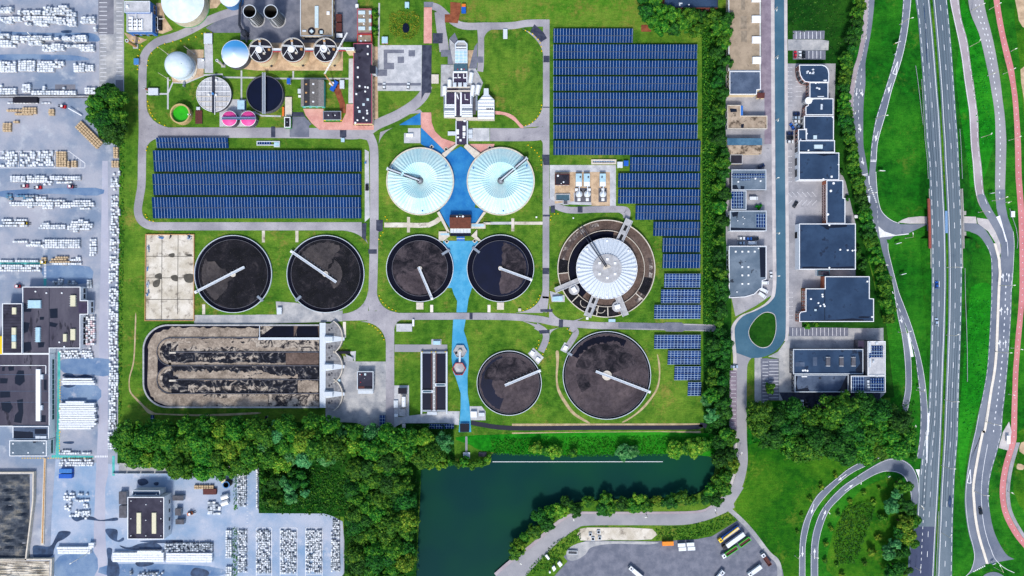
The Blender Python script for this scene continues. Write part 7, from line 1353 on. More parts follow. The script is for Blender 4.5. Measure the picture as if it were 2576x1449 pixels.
LL=[('30',1325,247,1450,180,'on the slip road east of the tree row, uppermost'),('30',1080,1197,1195,1160,'on the slip road above its give-way line'),('31',1380,948,1460,905,'on the grass tip below the flyover lane'),('31',968,515,1085,490,'over the junction of the two slip roads'),('31',1800,1242,1940,1240,'between the carriageways just south of the flyover'),('32',1797,472,1912,470,'between the carriageways level with the car park'),('32',1775,1123,1910,1145,'between the carriageways level with the dark woodland edge'),('33',985,188,1060,210,'between the carriageways beside the loop road mouth'),('33',985,572,1042,588,'between the carriageways near the bottom edge'),('32',1310,443,1430,438,'spanning the twin slip roads north of their gore'),('32',1490,1025,1575,1032,'on the right-hand slip road below the gore'),('32',1405,1368,1488,1393,'on the grass between slip road and woodland'),
('30',2045,110,2172,38,'on the east road at the very top'),('30',2030,470,2136,403,'on the green strip west of the east road'),('30',2145,1383,2248,1347,'on the green strip left of the east road below the bend'),('30',2208,762,2280,738,'leaning across the east road'),('31',2255,572,2402,535,'over the resurfaced part of the east road'),('31',2115,688,2224,680,'where the lilac lane joins the east road'),('31',2335,1425,2476,1422,'on the cream kerb beside the lane arrows'),('32',2290,640,2442,653,'on the cream kerb at mid-height of the east road'),('32',2190,1345,2332,1382,'on the cream kerb north of the bus lay-by'),('33',1172,336,1250,362,'on the cream kerb above the black car'),('33',1285,768,1322,763,'beside the small roundabout')]
for t,x,y,x2,y2,l in LL: lamp('pale street lamp '+l,t,x,y,x2,y2)
for t,x,y,x2,y2,l in(('30',2225,97,2335,33,'at the top of the pink cycle path'),('30',2445,515,2500,488,'at the outer edge of the pink cycle path, short'),('30',2365,745,2480,690,'with a bluish head across the pink cycle path'),('30',2422,1413,2535,1375,'over the pink cycle path below its long bend'),('31',2385,588,2428,588,'tiny one between the east road and the cycle path'),('32',2445,603,2552,618,'crossing the cycle path level with the cream kerb'),('32',2418,1068,2480,1080,'short one beside the lower cycle path'),('33',1362,338,1392,348,'next to the footpath in the bottom right corner')): lamp('cycle path lamp '+l,t,x,y,x2,y2,6.5,None,'lamps of the cycle path')
for t,x,y,x2,y2,l in(('30',950,378,988,382,'uppermost beside the tree row'),('30',835,805,878,816,'second from the top beside the tree row'),('30',845,1133,880,1136,'third from the top beside the tree row'),('31',985,458,1018,458,'above the white van'),('31',1170,1222,1202,1218,'beside the southern part of the row'),('33',152,702,180,708,'on the outer loop road'),('33',240,693,280,716,'near the bottom of the inner loop road'),('33',318,436,348,460,'halfway round the inner loop road'),('33',506,258,530,290,'between the two loop roads'),('33',860,423,878,425,'where the loop road joins the motorway'),('33',835,769,868,773,'beside the motorway at the bottom edge')): lamp('small white road lamp, '+l,t,x,y,x2,y2,6,None,'small lamps of the slip and loop roads')
for t,x,y,x2,y2,l in(('30',66,100,90,98,'northernmost on the teal street'),('30',74,582,98,580,'north of the rounded unit'),('30',80,1210,104,1209,'before the skylit unit'),('31',84,350,108,338,'before the broad white-walled unit'),('31',88,897,116,897,'before the largest navy hall'),('31',90,1328,116,1328,'at the south end of the straight street'),('23',606,828,620,882,'at the west end of the lakeside lane'),('23',1350,830,1350,860,'in the middle of the lakeside lane'),('23',2280,215,2312,215,'on the lane east of the lake'),('23',2050,815,2048,790,'at the bend of the lakeside lane'),('23',62,1280,84,1326,'at the bottom of the lakeside lane')): lamp('slim short-armed street lamp, '+l,t,x,y,x2,y2,5.5,None,'slim lamps of the teal street and the lane')
# signs
for t,x,y,w_,hh,a,m,l in(('30',1275,445,3.6,2.6,20,'wood_box','tan direction sign on a trussed frame beside the slip road'),('30',1262,553,1.2,1,20,'blue_paint','small blue and white sign at the slip road edge'),('31',1125,275,3.2,2,-5,'concrete_cream','back of a pale road sign on the slip road verge'),('31',1290,1000,3.,1.8,15,'white_metal','pale road sign on the grass south of the white gore'),('31',1340,1308,3.,1.8,15,'white_metal','pale road sign on the long verge beside the southern slip road'),('31',2232,498,2.4,1.2,10,'pipe_blue','blue road sign on the verge where the east roads meet'),('32',1497,997,1.6,1.4,0,'pipe_blue','small blue sign between slip road and motorway'),('33',677,247,1.4,1.4,30,'pipe_blue','small blue and white sign inside the loop road'),('33',1270,740,2.,1.4,20,'pipe_blue','blue and white sign at the roundabout splitter')):
    p=wp(t,x,y); A=math.radians(a); th=thing('road_sign',l,'road sign',p)
    for s in(-1,1): mb=MB(); mb.tube((p.x+s*w_*.35*math.cos(A),p.y+s*w_*.35*math.sin(A),0),(p.x+s*w_*.35*math.cos(A),p.y+s*w_*.35*math.sin(A),3.2),.09,6); mb.build('post','grey_metal',th)
    mb=MB(); mb.box((p.x,p.y-.1,1.6),w_,.14,hh,A); b_=mb.build('panel',m,th); mb=MB(); mb.box((p.x,p.y-.1,1.6+hh),w_+.1,.3,.1,A); mb.build('edge','white_paint',b_)
p=wp('33',1350,40); th=thing('bus_shelter','white bus shelter at the lay-by beside the east road','bus shelter',p)
mb=MB(); mb.box((p.x+.5,p.y,2.3),2.2,5,.15); mb.build('roof','white_paint',th); mb=MB(); mb.box((p.x+1.5,p.y,0),.1,4.8,2.3); mb.build('back_panel','glazing_pale',th); mb=MB(); mb.box((p.x+.9,p.y,.4),.5,3,.1); mb.build('bench','grey_metal',th)
patchy('felt_worn',(72,69,82),(92,89,100),.1,(46,45,56),.12,l3=.58,h3=.61,stretch=(1,.25,1))
# ---------------------------------------------------------------- stone yard: halls, bays, containers, pallets
B('factory_hall','large dark-roofed factory hall with puddles and white window bays on its east wall','factory','02','226,-12 808,-12 808,125 886,125 886,266 806,266 806,606 497,606 497,660 226,660',7,'white_paint','felt_worn',.5,'white_paint',
 rb('skylight','skylight_cream','02',1.2,(705,72,758,185),(632,462,668,540),(706,412,755,525))+rb('skylight','glazing_pale','02',1.2,(278,122,408,203),(355,395,400,545))+rb('skylight_strut','white_metal','02',.5,*[(270,128+k*18,416,132+k*18) for k in range(5)],*[(345,405+k*22,412,409+k*22) for k in range(7)],*[(695,80+k*24,768,84+k*24) for k in range(5)])+pud('02','235,150 330,170 310,240 240,240','500,210 580,205 580,300 505,305','500,340 585,360 560,395 500,385','230,340 300,350 280,440 232,460','225,550 310,540 320,620 240,650','380,540 450,545 440,595 385,600','400,290 445,290 440,320 400,320')+rb('roof_pit','deck_plum','02',.03,(790,145,880,250))+rb('roof_seam','puddle','02',.03,(492,0,497,600))+rv('02','360,35 470,50 625,50 650,590 600,545',8),[(5,5,1.2,3,2.6),(1,2,1.2,3,2.6),(3,2,1.2,3,2.6)])
B('factory_wing','ribbed dark-roofed wing along the west side of the factory hall','factory','02','22,156 222,156 222,660 22,660',8,'white_paint','felt_roof',.4,'white_paint',rb('skylight','skylight_cream','02',1.,(118,195,160,265),(115,398,158,470),(115,540,158,608))+rb('skylight','glazing_pale','02',.9,(115,472,158,538))+rb('roof_rib','felt_black','02',.1,*[(30,175+k*30,215,178+k*30) for k in range(16)]))
cab('annex','bright yellow-walled annex cut by the left edge of the picture','annex','02','-80,485 20,485 20,665 -80,665',7,'yellow_paint','yellow_paint')
B('factory_hall','long black-stained lower factory hall with a white duct on its roof','factory','02','-200,664 496,664 496,1392 -200,1392',6.5,'white_paint','felt_worn',.4,'white_paint',rb('roof_duct','white_paint','02',1.2,(358,816,404,1340))+rb('roof_unit','white_metal','02',1.4,(404,870,430,920),(402,1180,425,1230))+pud('02','150,900 180,830 240,830 250,940 200,985 150,960','10,1150 100,1140 130,1200 90,1260 20,1230','170,1130 230,1115 235,1260 215,1360 140,1350 150,1280 185,1240','0,905 80,910 70,960 0,960','20,800 50,790 45,835 20,835','80,790 140,790 140,830 90,835','440,920 470,920 470,1030 440,1020','410,1280 460,1280 460,1350 410,1350','0,1040 100,1040 105,1100 0,1105')+rb('roof_pipe','white_paint','02',.4,(0,776,460,782),(456,782,464,862))+rb('roof_strip','roof_slate','02',.05,(0,870,490,874),(0,1036,490,1040),(0,1148,490,1152)),[(1,12,1.5,3,2.2)])
B('factory_hall','white-walled end block of the factory with a plain grey roof','factory','03','95,86 468,86 468,243 95,243',8.5,'white_paint','roof_grey',.4,'white_paint',rb('roof_hatch','white_paint','03',.4,*[(x-7,y-7,x+7,y+7) for x,y in((130,118),(440,115),(130,208),(434,206),(282,209))])+pud('03','330,92 370,92 360,108 335,112'),[(1,3,2,3,2)])
B('factory_hall','low dark block with white roof units between factory hall and grey-roofed end block','factory','03','128,-56 490,-56 490,72 128,72',7,'white_paint','roof_slate',.4,'white_paint',rb('roof_unit','white_metal','03',.8,(355,38,400,68),(402,40,465,66))+pud('03','140,-10 330,0 335,60 140,60','350,-30 470,-30 470,20 350,20'))
B('mixing_tower','tall dark-roofed cube building with two cream rooflights and white walls','tower','03','1283,656 1650,656 1650,1079 1283,1079',10.5,'white_paint','felt_roof',.4,'white_paint',rb('rooflight','skylight_cream','03',.8,(1373,813,1417,1024),(1526,813,1570,1024))+rv('03','1322,692 1472,728 1622,694 1320,870 1470,886 1622,870 1320,1042 1470,1042 1622,1042',5),[(1,4,2,2.4,2.4)])
B('mixing_annex','dark-roofed annex along the north side of the cube building','annex','03','1332,590 1608,590 1608,640 1332,640',8.5,'white_metal','roof_navy',.5,'white_metal',rv('03','1365,625 1575,625',5))
def bay(label,s,fill,m,hm,wm='concrete_cream'):
    th=thing('storage_bay',label,'storage bay',W(cen(G('03',s)))); walls(th,'wall',s,0,2.6,.8,wm,'03'); P=[W(q) for q in G('03',fill)]; q=random.Random(len(label)); xs=[p.x for p in P];ys=[p.y for p in P]; x0,x1,y0,y1=min(xs),max(xs),min(ys),max(ys); n=36; V=[];F=[]
    for j in range(n+1):
        for i in range(n+1):
            u,v=i/n,j/n; ed=min(1,8*min(u,v,1-u,1-v)); V.append((x0+(x1-x0)*u,y0+(y1-y0)*v,.15+ed*hm*(.45+.3*math.sin(u*7+1.3*math.sin(v*23))*math.sin(v*31+2*u)+.25*math.sin(v*67+5*u)*math.sin(u*9)+q.uniform(-.05,.05))))
    for j in range(n):
        for i in range(n): a=j*(n+1)+i; F.append((a,a+1,a+n+2,a+n+1))
    mb=MB(); mb.add(V,F); mb.build('heap',m,th)
bay('walled bay heaped with dark rippled coal-like gravel at the left edge','-120,405 340,405 335,700 262,1296 -120,1302','-110,425 300,425 250,1285 -110,1285','coal',3.2)
bay('walled bay with pale sand in the bottom left corner','-120,1278 522,1276 512,1560 -120,1560','-110,1300 500,1300 500,1550 -110,1550','concrete_tan',2.)
for s,l in(('595,370 722,370 722,413 595,413','upper lighter blue shipping container in the south yard'),('590,422 722,422 722,467 590,467','lower bright blue shipping container in the south yard')):
    th=cab('shipping_container',l,'container','03',s,2.6,'blue_paint','pipe_blue' if 'upper' in l else 'blue_paint')
    mb=MB()
    for k in range(9): x=598+k*14; mb.blk(rect('03',x,(372 if 'upper' in l else 424),x+3,(411 if 'upper' in l else 465)),2.66,2.74)
    mb.build('roof_rib','blue_paint',th)
cab('flat_container','long black flat container behind the wall of the north yard','container','00','128,978 370,978 370,1032 128,1032',2.6,'felt_black','felt_dark'); cab('skip','rusty brown skip below the timber-coloured pallets in the south yard','skip','03','2042,572 2176,572 2176,630 2042,630',1.8,'brown_steel','brown_steel'); cab('hut','black diagonal hut with two white vents beside the tree clump','hut','00','925,1195 960,1158 1048,1226 1012,1272',3,'dark_metal','felt_black'); cab('site_hut','white site hut beside the row of pale screens under the wood','hut','03','2225,470 2275,470 2275,515 2225,515',2.6,'white_metal','skylight_cream')
for y,l in((645,'upper of two white horizontal tanks at the hedge of the south yard'),(706,'lower white horizontal tank standing in a rusty tray')):
    p=wp('03',2275,y); th=thing('storage_tank',l,'tank',p); mb=MB(); mb.tube(p+Vector((-2.2,-.6,1.6)),p+Vector((2,.8,1.6)),1.5,18); mb.build('vessel','white_paint',th); mb=MB(); mb.box(p+Vector((-1.2,-.3,0)),.4,2.2,1.2,.3); mb.box(p+Vector((1.2,.4,0)),.4,2.2,1.2,.3); mb.build('saddle','brown_steel',th)
p=wp('03',2310,508); th=thing('silo','short dark open silo at the corner of the wood in the south yard','silo',p); mb=MB(); mb.lathe(p,[(2.,0),(2.,6),(1.7,6),(1.7,1),(.01,1)],28); mb.build('wall','sil_wall',th); mb=MB(); mb.lathe(p,[(2.1,5.8),(2.1,6.05),(1.65,6.05)],28); mb.build('rim','pipe_blue',th)
for s,l in(('1195,600 1272,600 1272,728 1195,728','upper grey hopper line along the west wall of the cube building'),('1198,740 1272,740 1272,865 1198,865','lower grey hopper line along the west wall of the cube building'),('1735,640 1845,640 1845,690 1735,690','grey conveyor platform east of the cube building'),('1760,770 1820,770 1820,840 1760,840','dark hopper east of the cube building'),('1765,880 1850,880 1850,930 1765,930','grey conveyor head east of the cube building')): cab('hopper',l,'hopper','03',s,3,'grey_metal','concrete_dark')
th=thing('conveyor_trench','long rust-orange conveyor trench running south beside the coal bay','conveyor',wp('03',435,700)); slab(th,'trough','440,265 462,265 440,1135 408,1135',0,.8,'concrete_cream','03'); slab(th,'belt','446,270 456,270 430,1120 418,1120',.8,1.,'wood_box','03')
# forklifts, loader and telehandler
def forklift(label,t,x,y,a,m):
    th=thing('forklift',label,'forklift',(0,0,0)); th.location=wp(t,x,y,.1); th.rotation_euler=(0,0,math.radians(a))
    mb=MB(); prof(mb,[(-2.,.4),(1.,.4),(1.2,1.2),(-.2,1.3),(-1.9,1.5)],2.,1.8); mb.build('body',m,th); mb=MB(); prof(mb,[(-1.,1.3),(.8,1.25),(.5,2.6),(-.8,2.65)],1.6,1.3); mb.build('cab','glass_dark',th); mb=MB(); prof(mb,[(-.8,2.66),(.5,2.62),(.4,2.75),(-.7,2.76)],1.4,1.3); mb.build('cab_roof','white_paint',th)
    mb=MB(); mb.box((1.4,-.5,.2),.2,.25,3); mb.box((1.4,.5,.2),.2,.25,3); mb.build('mast','dark_metal',th)
    for s in(-.5,.5): mb=MB(); mb.beam((1.5,s,.3),(3.2,s,.3),.3,.12); mb.build('fork','dark_metal',th)
    for xx in(-1.3,.7):
        for s in(-1,1): mb=MB(); mb.tube((xx,s*.7,.45),(xx,s*1.05,.45),.45,12); mb.build('wheel','tyre_black',th)
for a in(('pink and black forklift with its forks to the west, below the white rows','01',262,425,182,'pink_trim'),('small red and black forklift between the two pink ones','01',395,440,182,'red_paint'),('pink and white forklift with its forks to the east','01',725,430,2,'pink_trim'),('red loader beside the brick-filled skips at the tree clump','00',640,1075,170,'red_paint'),('yellow loader at the end of the white pallet bars','01',264,801,0,'yellow_paint'),('yellow and blue loader between two pallet rows','01',450,1190,0,'yellow_paint'),('orange loader south-east of the cube building','03',1925,815,20,'orange_paint'),('red loader at the north-west corner of the factory roof','01',195,1432,0,'red_paint')): forklift(*a)
a=wp('00',690,1090,2); b=wp('00',825,1165,1.); th=thing('crane_boom','white lattice boom of the red loader reaching to the skips','boom',a); mb=MB(); mb.beam(a,b,.5,.5); mb.build('boom','white_paint',th)
th=thing('yard_wall','dark wall between the upper and lower parts of the stone yard','wall',wp('00',480,972)); slab(th,'wall','-100,963 940,963 940,972 -100,972',0,2,'concrete','00'); slab(th,'coping','-100,975 870,975 870,983 -100,983',0,1.,'concrete_dark','00')
for t,x,y,x2,y2,l in(('00',452,436,285,336,'tall white yard lamp among the upper pallet rows'),('03',910,1200,712,1322,'tall white yard lamp beside the lower pallet bars')): lamp(l,t,x,y,x2,y2,14,None,'tall lamps of the stone yard')
# pallets
plain('wrap_white',(232,236,240),.45,.1,.8); plain('wrap_grey',(196,204,212),.5,.12,.8); plain('stone_grey',(150,160,170),.8,.25,.8); plain('pallet_wood',(170,130,90),.9,.25,1.5); plain('crate_tan',(206,180,144),.8,.25,.9); plain('stone_pink',(234,208,210),.8,.2,1.2); plain('wrap_blue',(96,140,170),.5,.2,1)
PR=random.Random(11); PM={}
def pallet_mesh(mb,c,sx,sy,h,mi=0,e=.05):
    mb.mat(1); mb.box((c[0],c[1],c[2]),sx,sy,.14); z=c[2]+.14; k=max(1,round(h/1.05)); hh=(h-.14)/k
    for i in range(k):
        mb.mat(mi); P=[(c[0]-sx/2+e,c[1]-sy/2+e),(c[0]+sx/2-e,c[1]-sy/2+e),(c[0]+sx/2-e,c[1]+sy/2-e),(c[0]-sx/2+e,c[1]+sy/2-e)]
        I=inset(P,.07); mb.sides(P,z,z+hh-.09); mb.add([(p[0],p[1],z+hh-.09) for p in P]+[(p[0],p[1],z+hh-.02) for p in I],[(q,(q+1)%4,4+(q+1)%4,4+q) for q in range(4)]); mb.flat(I,z+hh-.02); z+=hh
def pallet(lab,grp,p,h,m,first={}):
    k=(m,round(h,1))
    if k not in first:
        mb=MB(); pallet_mesh(mb,(0,0,0),1.62,1.18,h); first[k]=mb.build('wrapped_pallet',[m,'pallet_wood'],loc=(0,0,0),label=lab,cat='pallet',group=grp); o=first[k]
    else: o=dup(first[k],label=lab,group=grp)
    o.location=p; o.rotation_euler=(0,0,PR.uniform(-.03,.03))
LAB={'A':('white wrapped pallet stack in the northernmost block of the stone yard','pallet stacks of the northernmost yard block'),'B':('white wrapped pallet stack in the second block from the north of the stone yard','pallet stacks of the second yard block')}
IND=[('A','0,85,150,2 0,120,165,1 205,118,435,2 455,82,560,4 562,92,690,3 690,112,775,3 0,182,240,2 245,172,355,2 362,178,470,4 474,180,590,3 592,190,690,3 694,185,795,4 830,180,975,3 610,70,690,1 275,240,335,1 60,225,140,1 955,285,980,2 415,252,510,1 500,80,525,1'),('B','0,352,120,2 130,372,455,2 0,418,190,3 175,420,275,1 300,420,445,2 370,372,555,2 560,388,740,1 652,376,740,2 745,366,900,3 448,462,560,3 545,452,670,3 675,462,815,1 818,460,965,3')]
for k,s in IND:
    for a in s.split():
        x0,y0,x1,n=[float(v) for v in a.split(',')]
        for r in range(int(n)):
            x=x0+PR.uniform(0,6)
            while x+24<x1+8:
                if PR.random()>.03: pallet(*LAB[k],W(G('00','%g,%g'%(x+14,y0+r*22+11))[0]),PR.choice((2.1,3.1,3.1)),PR.choice(('wrap_white','wrap_white','wrap_grey')))
                x+=29
ST=[MB() for _ in range(1)][0]; SMATS=['wrap_white','pallet_wood','wrap_grey','stone_grey','stone_pink','wrap_blue']
def rows_(t,s,sx,sy,h,mats,miss=.03,jit=1.2):
    for a in s.split():
        x0,y0,x1,n=[float(v) for v in a.split(',')]; 
        for r in range(int(n)):
            x=x0+PR.uniform(0,4)
            while x+sx<=x1+6:
                if PR.random()>miss: p=W(G(t,'%g,%g'%(x+sx/2+PR.uniform(-jit,jit),y0+(r+.5)*(sy+1.5)+PR.uniform(-jit,jit)))[0],h/2); pallet_mesh(ST,(p.x,p.y,.1),sx*S*(1.03 if sx==26 else .94),sy*S*.96,h*(PR.uniform(.97,1.03) if sx==26 else PR.uniform(.8,1.1)),PR.choice(mats),.0 if sx==26 else .05)
                x+=sx+1
w2=(0,0,0,2)
rows_('00','0,622,185,5 190,612,375,5 378,640,552,4 395,618,530,1 535,620,655,3 745,640,860,4 862,655,962,3 0,890,190,3 0,855,28,1 228,848,318,4 322,915,780,2 436,868,475,2 858,885,965,3 630,878,676,1',27,20,2.2,w2)
rows_('00','75,1030,528,1',30,14,1.,w2)
rows_('01','0,78,185,6 205,75,365,6 340,72,545,6',24,24,1.4,w2,.3,4); rows_('01','108,322,270,3 275,318,500,3 505,322,655,2 660,325,825,2 270,372,540,1 570,378,740,1 440,396,515,1 100,586,560,2 220,560,660,1 735,565,935,1 560,588,950,2 720,612,888,1 255,625,340,1 430,615,550,2 610,626,710,1 805,640,930,1 368,530,470,2 268,548,350,1',25,19,1.8,w2)
rows_('01','25,755,285,1 35,784,250,1 5,812,282,1 388,812,665,2 680,822,930,2 715,800,945,1 720,776,890,1 790,758,845,1 425,792,520,1 715,868,805,1 130,972,280,1 285,980,430,2 432,960,808,4 265,1012,440,1',24,21,1.8,w2)
rows_('01','905,955,978,3 905,1035,972,4 0,1166,395,1 0,1214,430,3 525,1195,825,1 700,1155,825,1 770,1135,810,1',22,22,1.7,w2); rows_('01','530,1375,640,2 675,1372,770,2 875,1365,935,4 585,1355,640,1',24,20,1.3,(3,2)); rows_('01','60,505,120,2 165,515,385,1 235,535,385,1 70,545,150,1',30,20,1.5,(5,5,3))
rows_('01','1115,272,1208,2 1115,345,1205,4 1118,450,1205,1 1118,520,1205,5 1112,650,1205,3 1120,725,1205,4 1105,825,1205,2 1108,880,1205,2 1106,955,1203,3 1106,1030,1203,4 1103,1130,1200,4 1095,1205,1200,10',23,21,1.5,w2,.3,3.5)
rows_('02','1100,0,1196,5 1095,115,1195,10 1092,345,1192,10 1098,580,1190,2 1100,620,1190,10 1098,850,1190,11 1096,1100,1185,14',23,21,1.5,w2,.28,3.5); rows_('03','1085,0,1178,8 625,180,745,1 595,202,915,1 595,300,945,1 590,322,950,1 600,272,930,1',22,20,1.5,w2,.12,2)
rows_('02','640,905,945,1 630,930,950,1 640,952,970,1 670,1135,880,1 610,1155,975,1 605,1178,975,1 620,1200,975,1 600,1222,975,1 605,1244,975,1 610,1266,970,1 610,1288,975,1 605,1310,978,1 610,1332,965,1 600,1354,980,1 605,1376,960,1 600,1398,930,1',26,19,2.6,(0,0),.0,.4); rows_('02','866,285,965,14',22,19,2.,(4,0,0),.1); rows_('02','600,628,930,1 612,650,940,2 620,690,940,1 870,600,940,1',22,19,1.5,w2,.15,3)
rows_('03','655,608,760,1 790,612,890,1 640,640,780,1 640,665,720,1 750,676,895,1 700,700,740,1 650,735,720,2 840,720,895,2 760,792,912,2 700,830,910,1 855,855,925,1 690,770,720,1',24,21,1.5,w2,.15,4); rows_('03','1140,1208,1650,4 1390,1190,1650,1 1680,1212,2140,4 580,1150,950,1 590,1175,930,2 900,1110,950,2',26,22,2.4,(0,0),.0,.4); rows_('03','1660,1120,2140,4 1770,1112,2120,1 1390,1410,1640,2 1310,1395,1340,2',22,18,2.,(3,3,2),.25,4); rows_('03','2270,985,2340,12 2270,1350,2335,5',20,22,1.8,(2,2,0),.1); rows_('03','2090,700,2240,6',26,20,1.4,(2,3,0),.35,5)
rows_('03','2388,400,2480,18 2392,985,2480,22',17,18,1.6,(0,2,3),.14,2.5); rows_('13','0,350,25,20',18,20,1.5,(0,2),.1)
for x0,x1 in((0,155),(242,412),(498,665)): rows_('13','%d,985,%d,23'%(x0,x1),17,17.5,1.5,(0,0,2,2,3),.2,3)
rows_('13','770,880,840,5 752,985,840,22',17,17.5,1.5,(0,2,3),.18,3)
ST.build('wrapped_pallets',SMATS,label='white and grey wrapped paving stone pallets filling the rest of the yard',cat='pallets',kind='stuff')
# timber-coloured crates: individuals
def crate(lab,grp,t,s,sx,sy,h):
    for a in s.split():
        x0,y0,x1,n=[float(v) for v in a.split(',')]
        for r in range(int(n)):
            x=x0
            while x+sx<=x1+4:
                p=wp(t,x+sx/2+PR.uniform(-2,2),y0+(r+.5)*sy); k=(sx,sy,h)
                if k not in PM: mb=MB(); pallet_mesh(mb,(0,0,0),sx*S*.93,sy*S*.93,h); PM[k]=mb.build('brick_pallet',['crate_tan','pallet_wood'],loc=(0,0,0),label=lab,cat='pallet',group=grp); o=PM[k]
                else: o=dup(PM[k],label=lab,group=grp)
                o.location=p+Vector((0,0,.1)); o.rotation_euler=(0,0,PR.uniform(-.06,.06)); x+=sx+1
crate('tan brick pallet in the fenced triangular bay of the stone yard','tan pallets of the triangular bay','01','578,78,690,7 690,175,720,3 732,170,780,3',25,22,1.8)
crate('tan brick pallet in the loose block west of the red loader','tan pallets west of the red loader','00','80,1105,250,1 160,1140,330,1 235,1085,400,3 500,1100,555,3 40,1240,125,4 145,1220,210,1',28,22,1.5)
crate('tan brick pallet in the bar next to the yellow and blue loader','tan pallets beside the yellow and blue loader','01','572,1132,710,1 528,1152,700,1 512,1178,720,1 640,1200,700,1 430,1140,490,2',25,20,1.6)
crate('tan brick pallet at the north end of the pallet line along the fence','tan pallets at the north end of the fence line','01','1150,35,1200,5 1132,172,1205,3',24,22,1.6); crate('tan pallet in the bar north of the brown skip','tan pallets north of the brown skip','03','1960,530,2165,2',24,20,1.6)
gx=G('00','790,1225 1010,1440')
for k in range(11):
    for r in range(4): p=W((790+k*20-r*16+40,1235+k*20+r*17)); o=dup(PM[(25,22,1.8)],label='tan brick pallet in the slanting line beside the tree clump',group='tan pallets of the slanting line'); o.location=p+Vector((0,0,.1)); o.rotation_euler=(0,0,-.75)
# ---------------------------------------------------------------- trees, shrubs, undergrowth
def leafm(name,a,b,c):
    t=NT(name,.7,0,.15); p=t.pos(); oi=t.n('ShaderNodeObjectInfo')
    f=t.noise(p,.5,5,.7); k=t.ramp(f,[(.36,col(a)),(.5,col(b)),(.68,col(c))])  # dark crown depths and sunlit highlights put into the leaf colour
    h=t.n('ShaderNodeHueSaturation'); t.l(t.math('MULTIPLY_ADD',oi.outputs['Random'],.03,.485),h.inputs['Hue']); t.l(t.math('MULTIPLY_ADD',oi.outputs['Random'],.4,.8),h.inputs['Value']); t.l(k,h.inputs['Color'])
    t.out(h.outputs[0])
    # light passing through thin leaves
    t.b.inputs['Subsurface Weight'].default_value=0
leafm('leaves_dark',(12,48,16),(28,84,20),(70,126,34)); leafm('leaves_green',(18,66,14),(44,104,20),(116,158,40)); leafm('leaves_yellow',(34,84,14),(78,128,24),(164,180,56)); leafm('leaves_blue',(28,92,44),(60,130,66),(116,170,104)); leafm('leaves_fresh',(14,90,10),(26,126,14),(56,150,26)); leafm('leaves_reed',(70,96,20),(126,140,30),(166,160,50))  # yellow also stands for sunlit treetops, painted into the leaves
plain('bark',(92,74,58),.9,.25,2)
def leaf(V,F,p,n,s,q):
    u=n.orthogonal().normalized(); w=n.cross(u); a=q.uniform(0,6.28); c,d=math.cos(a)*s,math.sin(a)*s; e=(u*c+w*d); f=(w*c-u*d)*q.uniform(.45,.8)
    b=len(V); V+=[p-e*.9,p-f,p+e,p+f]; F.append((b,b+1,b+2,b+3))
def crown_mesh(R,zc,flat,lobes,per,ls,seed,top=0.):
    q=random.Random(seed); V=[];F=[]
    for i in range(lobes):
        u=q.uniform(-.35,1) ; a=q.uniform(0,2*PI); rr=q.uniform(.45,.9)*(1-.25*max(0,u)); h=math.sqrt(max(0,1-min(1,u*u)))
        c=Vector((math.cos(a)*h*R*rr,math.sin(a)*h*R*rr,zc+u*R*flat*.75)); lr=R*q.uniform(.16,.34)
        if i==0: c=Vector((0,0,zc+R*flat*.6)); lr=R*.45
        for k in range(per):
            d=Vector((q.gauss(0,1),q.gauss(0,1),q.gauss(.35,1))); d.normalize()
            p=c+d*lr*q.uniform(.65,1.08); n=(d+Vector((q.uniform(-.6,.6),q.uniform(-.6,.6),q.uniform(-.2,.7)))).normalized()
            leaf(V,F,p,n,ls*q.uniform(.6,1.25),q)
    mb=MB(); mb.add(V,F); return mb
KIND={'bush':(2.2,1.7,.75,14,70,.4),'tree':(4.,5.2,.85,30,80,.52),'big':(6.5,9.,.9,60,80,.62)}
TP={}; TR=random.Random(21)
def tree(label,group,g,R,kind,leafs,name='tree',h=1.):
    R0,zc,fl,lb,per,ls=KIND[kind]; sc=R*S/R0; v=TR.randrange(3); k=(kind,leafs,v,name)
    z=zc*sc*h
    if k not in TP:
        th=thing(name,'x','tree' if name!='shrub' else 'shrub',(0,0,0)); crown_mesh(R0,zc,fl,lb,per,ls,len(kind)*13+v*7).build('crown','leaves_'+leafs,th)
        mb=MB(); mb.tube((0,0,0),(0,0,zc*.9),R0*.09,8,R0*.045)
        for a in range(4): mb.tube((0,0,zc*.55),(math.cos(a*1.6)*R0*.5,math.sin(a*1.6)*R0*.5,zc*1.05),R0*.04,5,R0*.015)
        mb.build('trunk' if name!='shrub' else 'stem','bark',th); TP[k]=th; o=th
    else: o=dup(TP[k])
    o['label']=label; o['group']=group; p=W(g,z); o.location=(p.x,p.y,0); o.rotation_euler=(0,0,TR.uniform(0,6.28)); o.scale=(sc,sc,sc*h*TR.uniform(.9,1.12))
def wood(t,s,sp,r0,r1,kinds,label,group,name='tree',h=1.):
    P=G(t,s); xs=[p[0] for p in P]; ys=[p[1] for p in P]; pts=[]; tries=0
    while tries<2500:
        tries+=1; x,y=TR.uniform(min(xs),max(xs)),TR.uniform(min(ys),max(ys))
        if inpoly(x,y,P) and all((x-a)**2+(y-b)**2>sp*sp for a,b in pts): pts.append((x,y)); tree(label,group,(x,y),TR.uniform(r0,r1),*TR.choice(kinds),name=name,h=h)
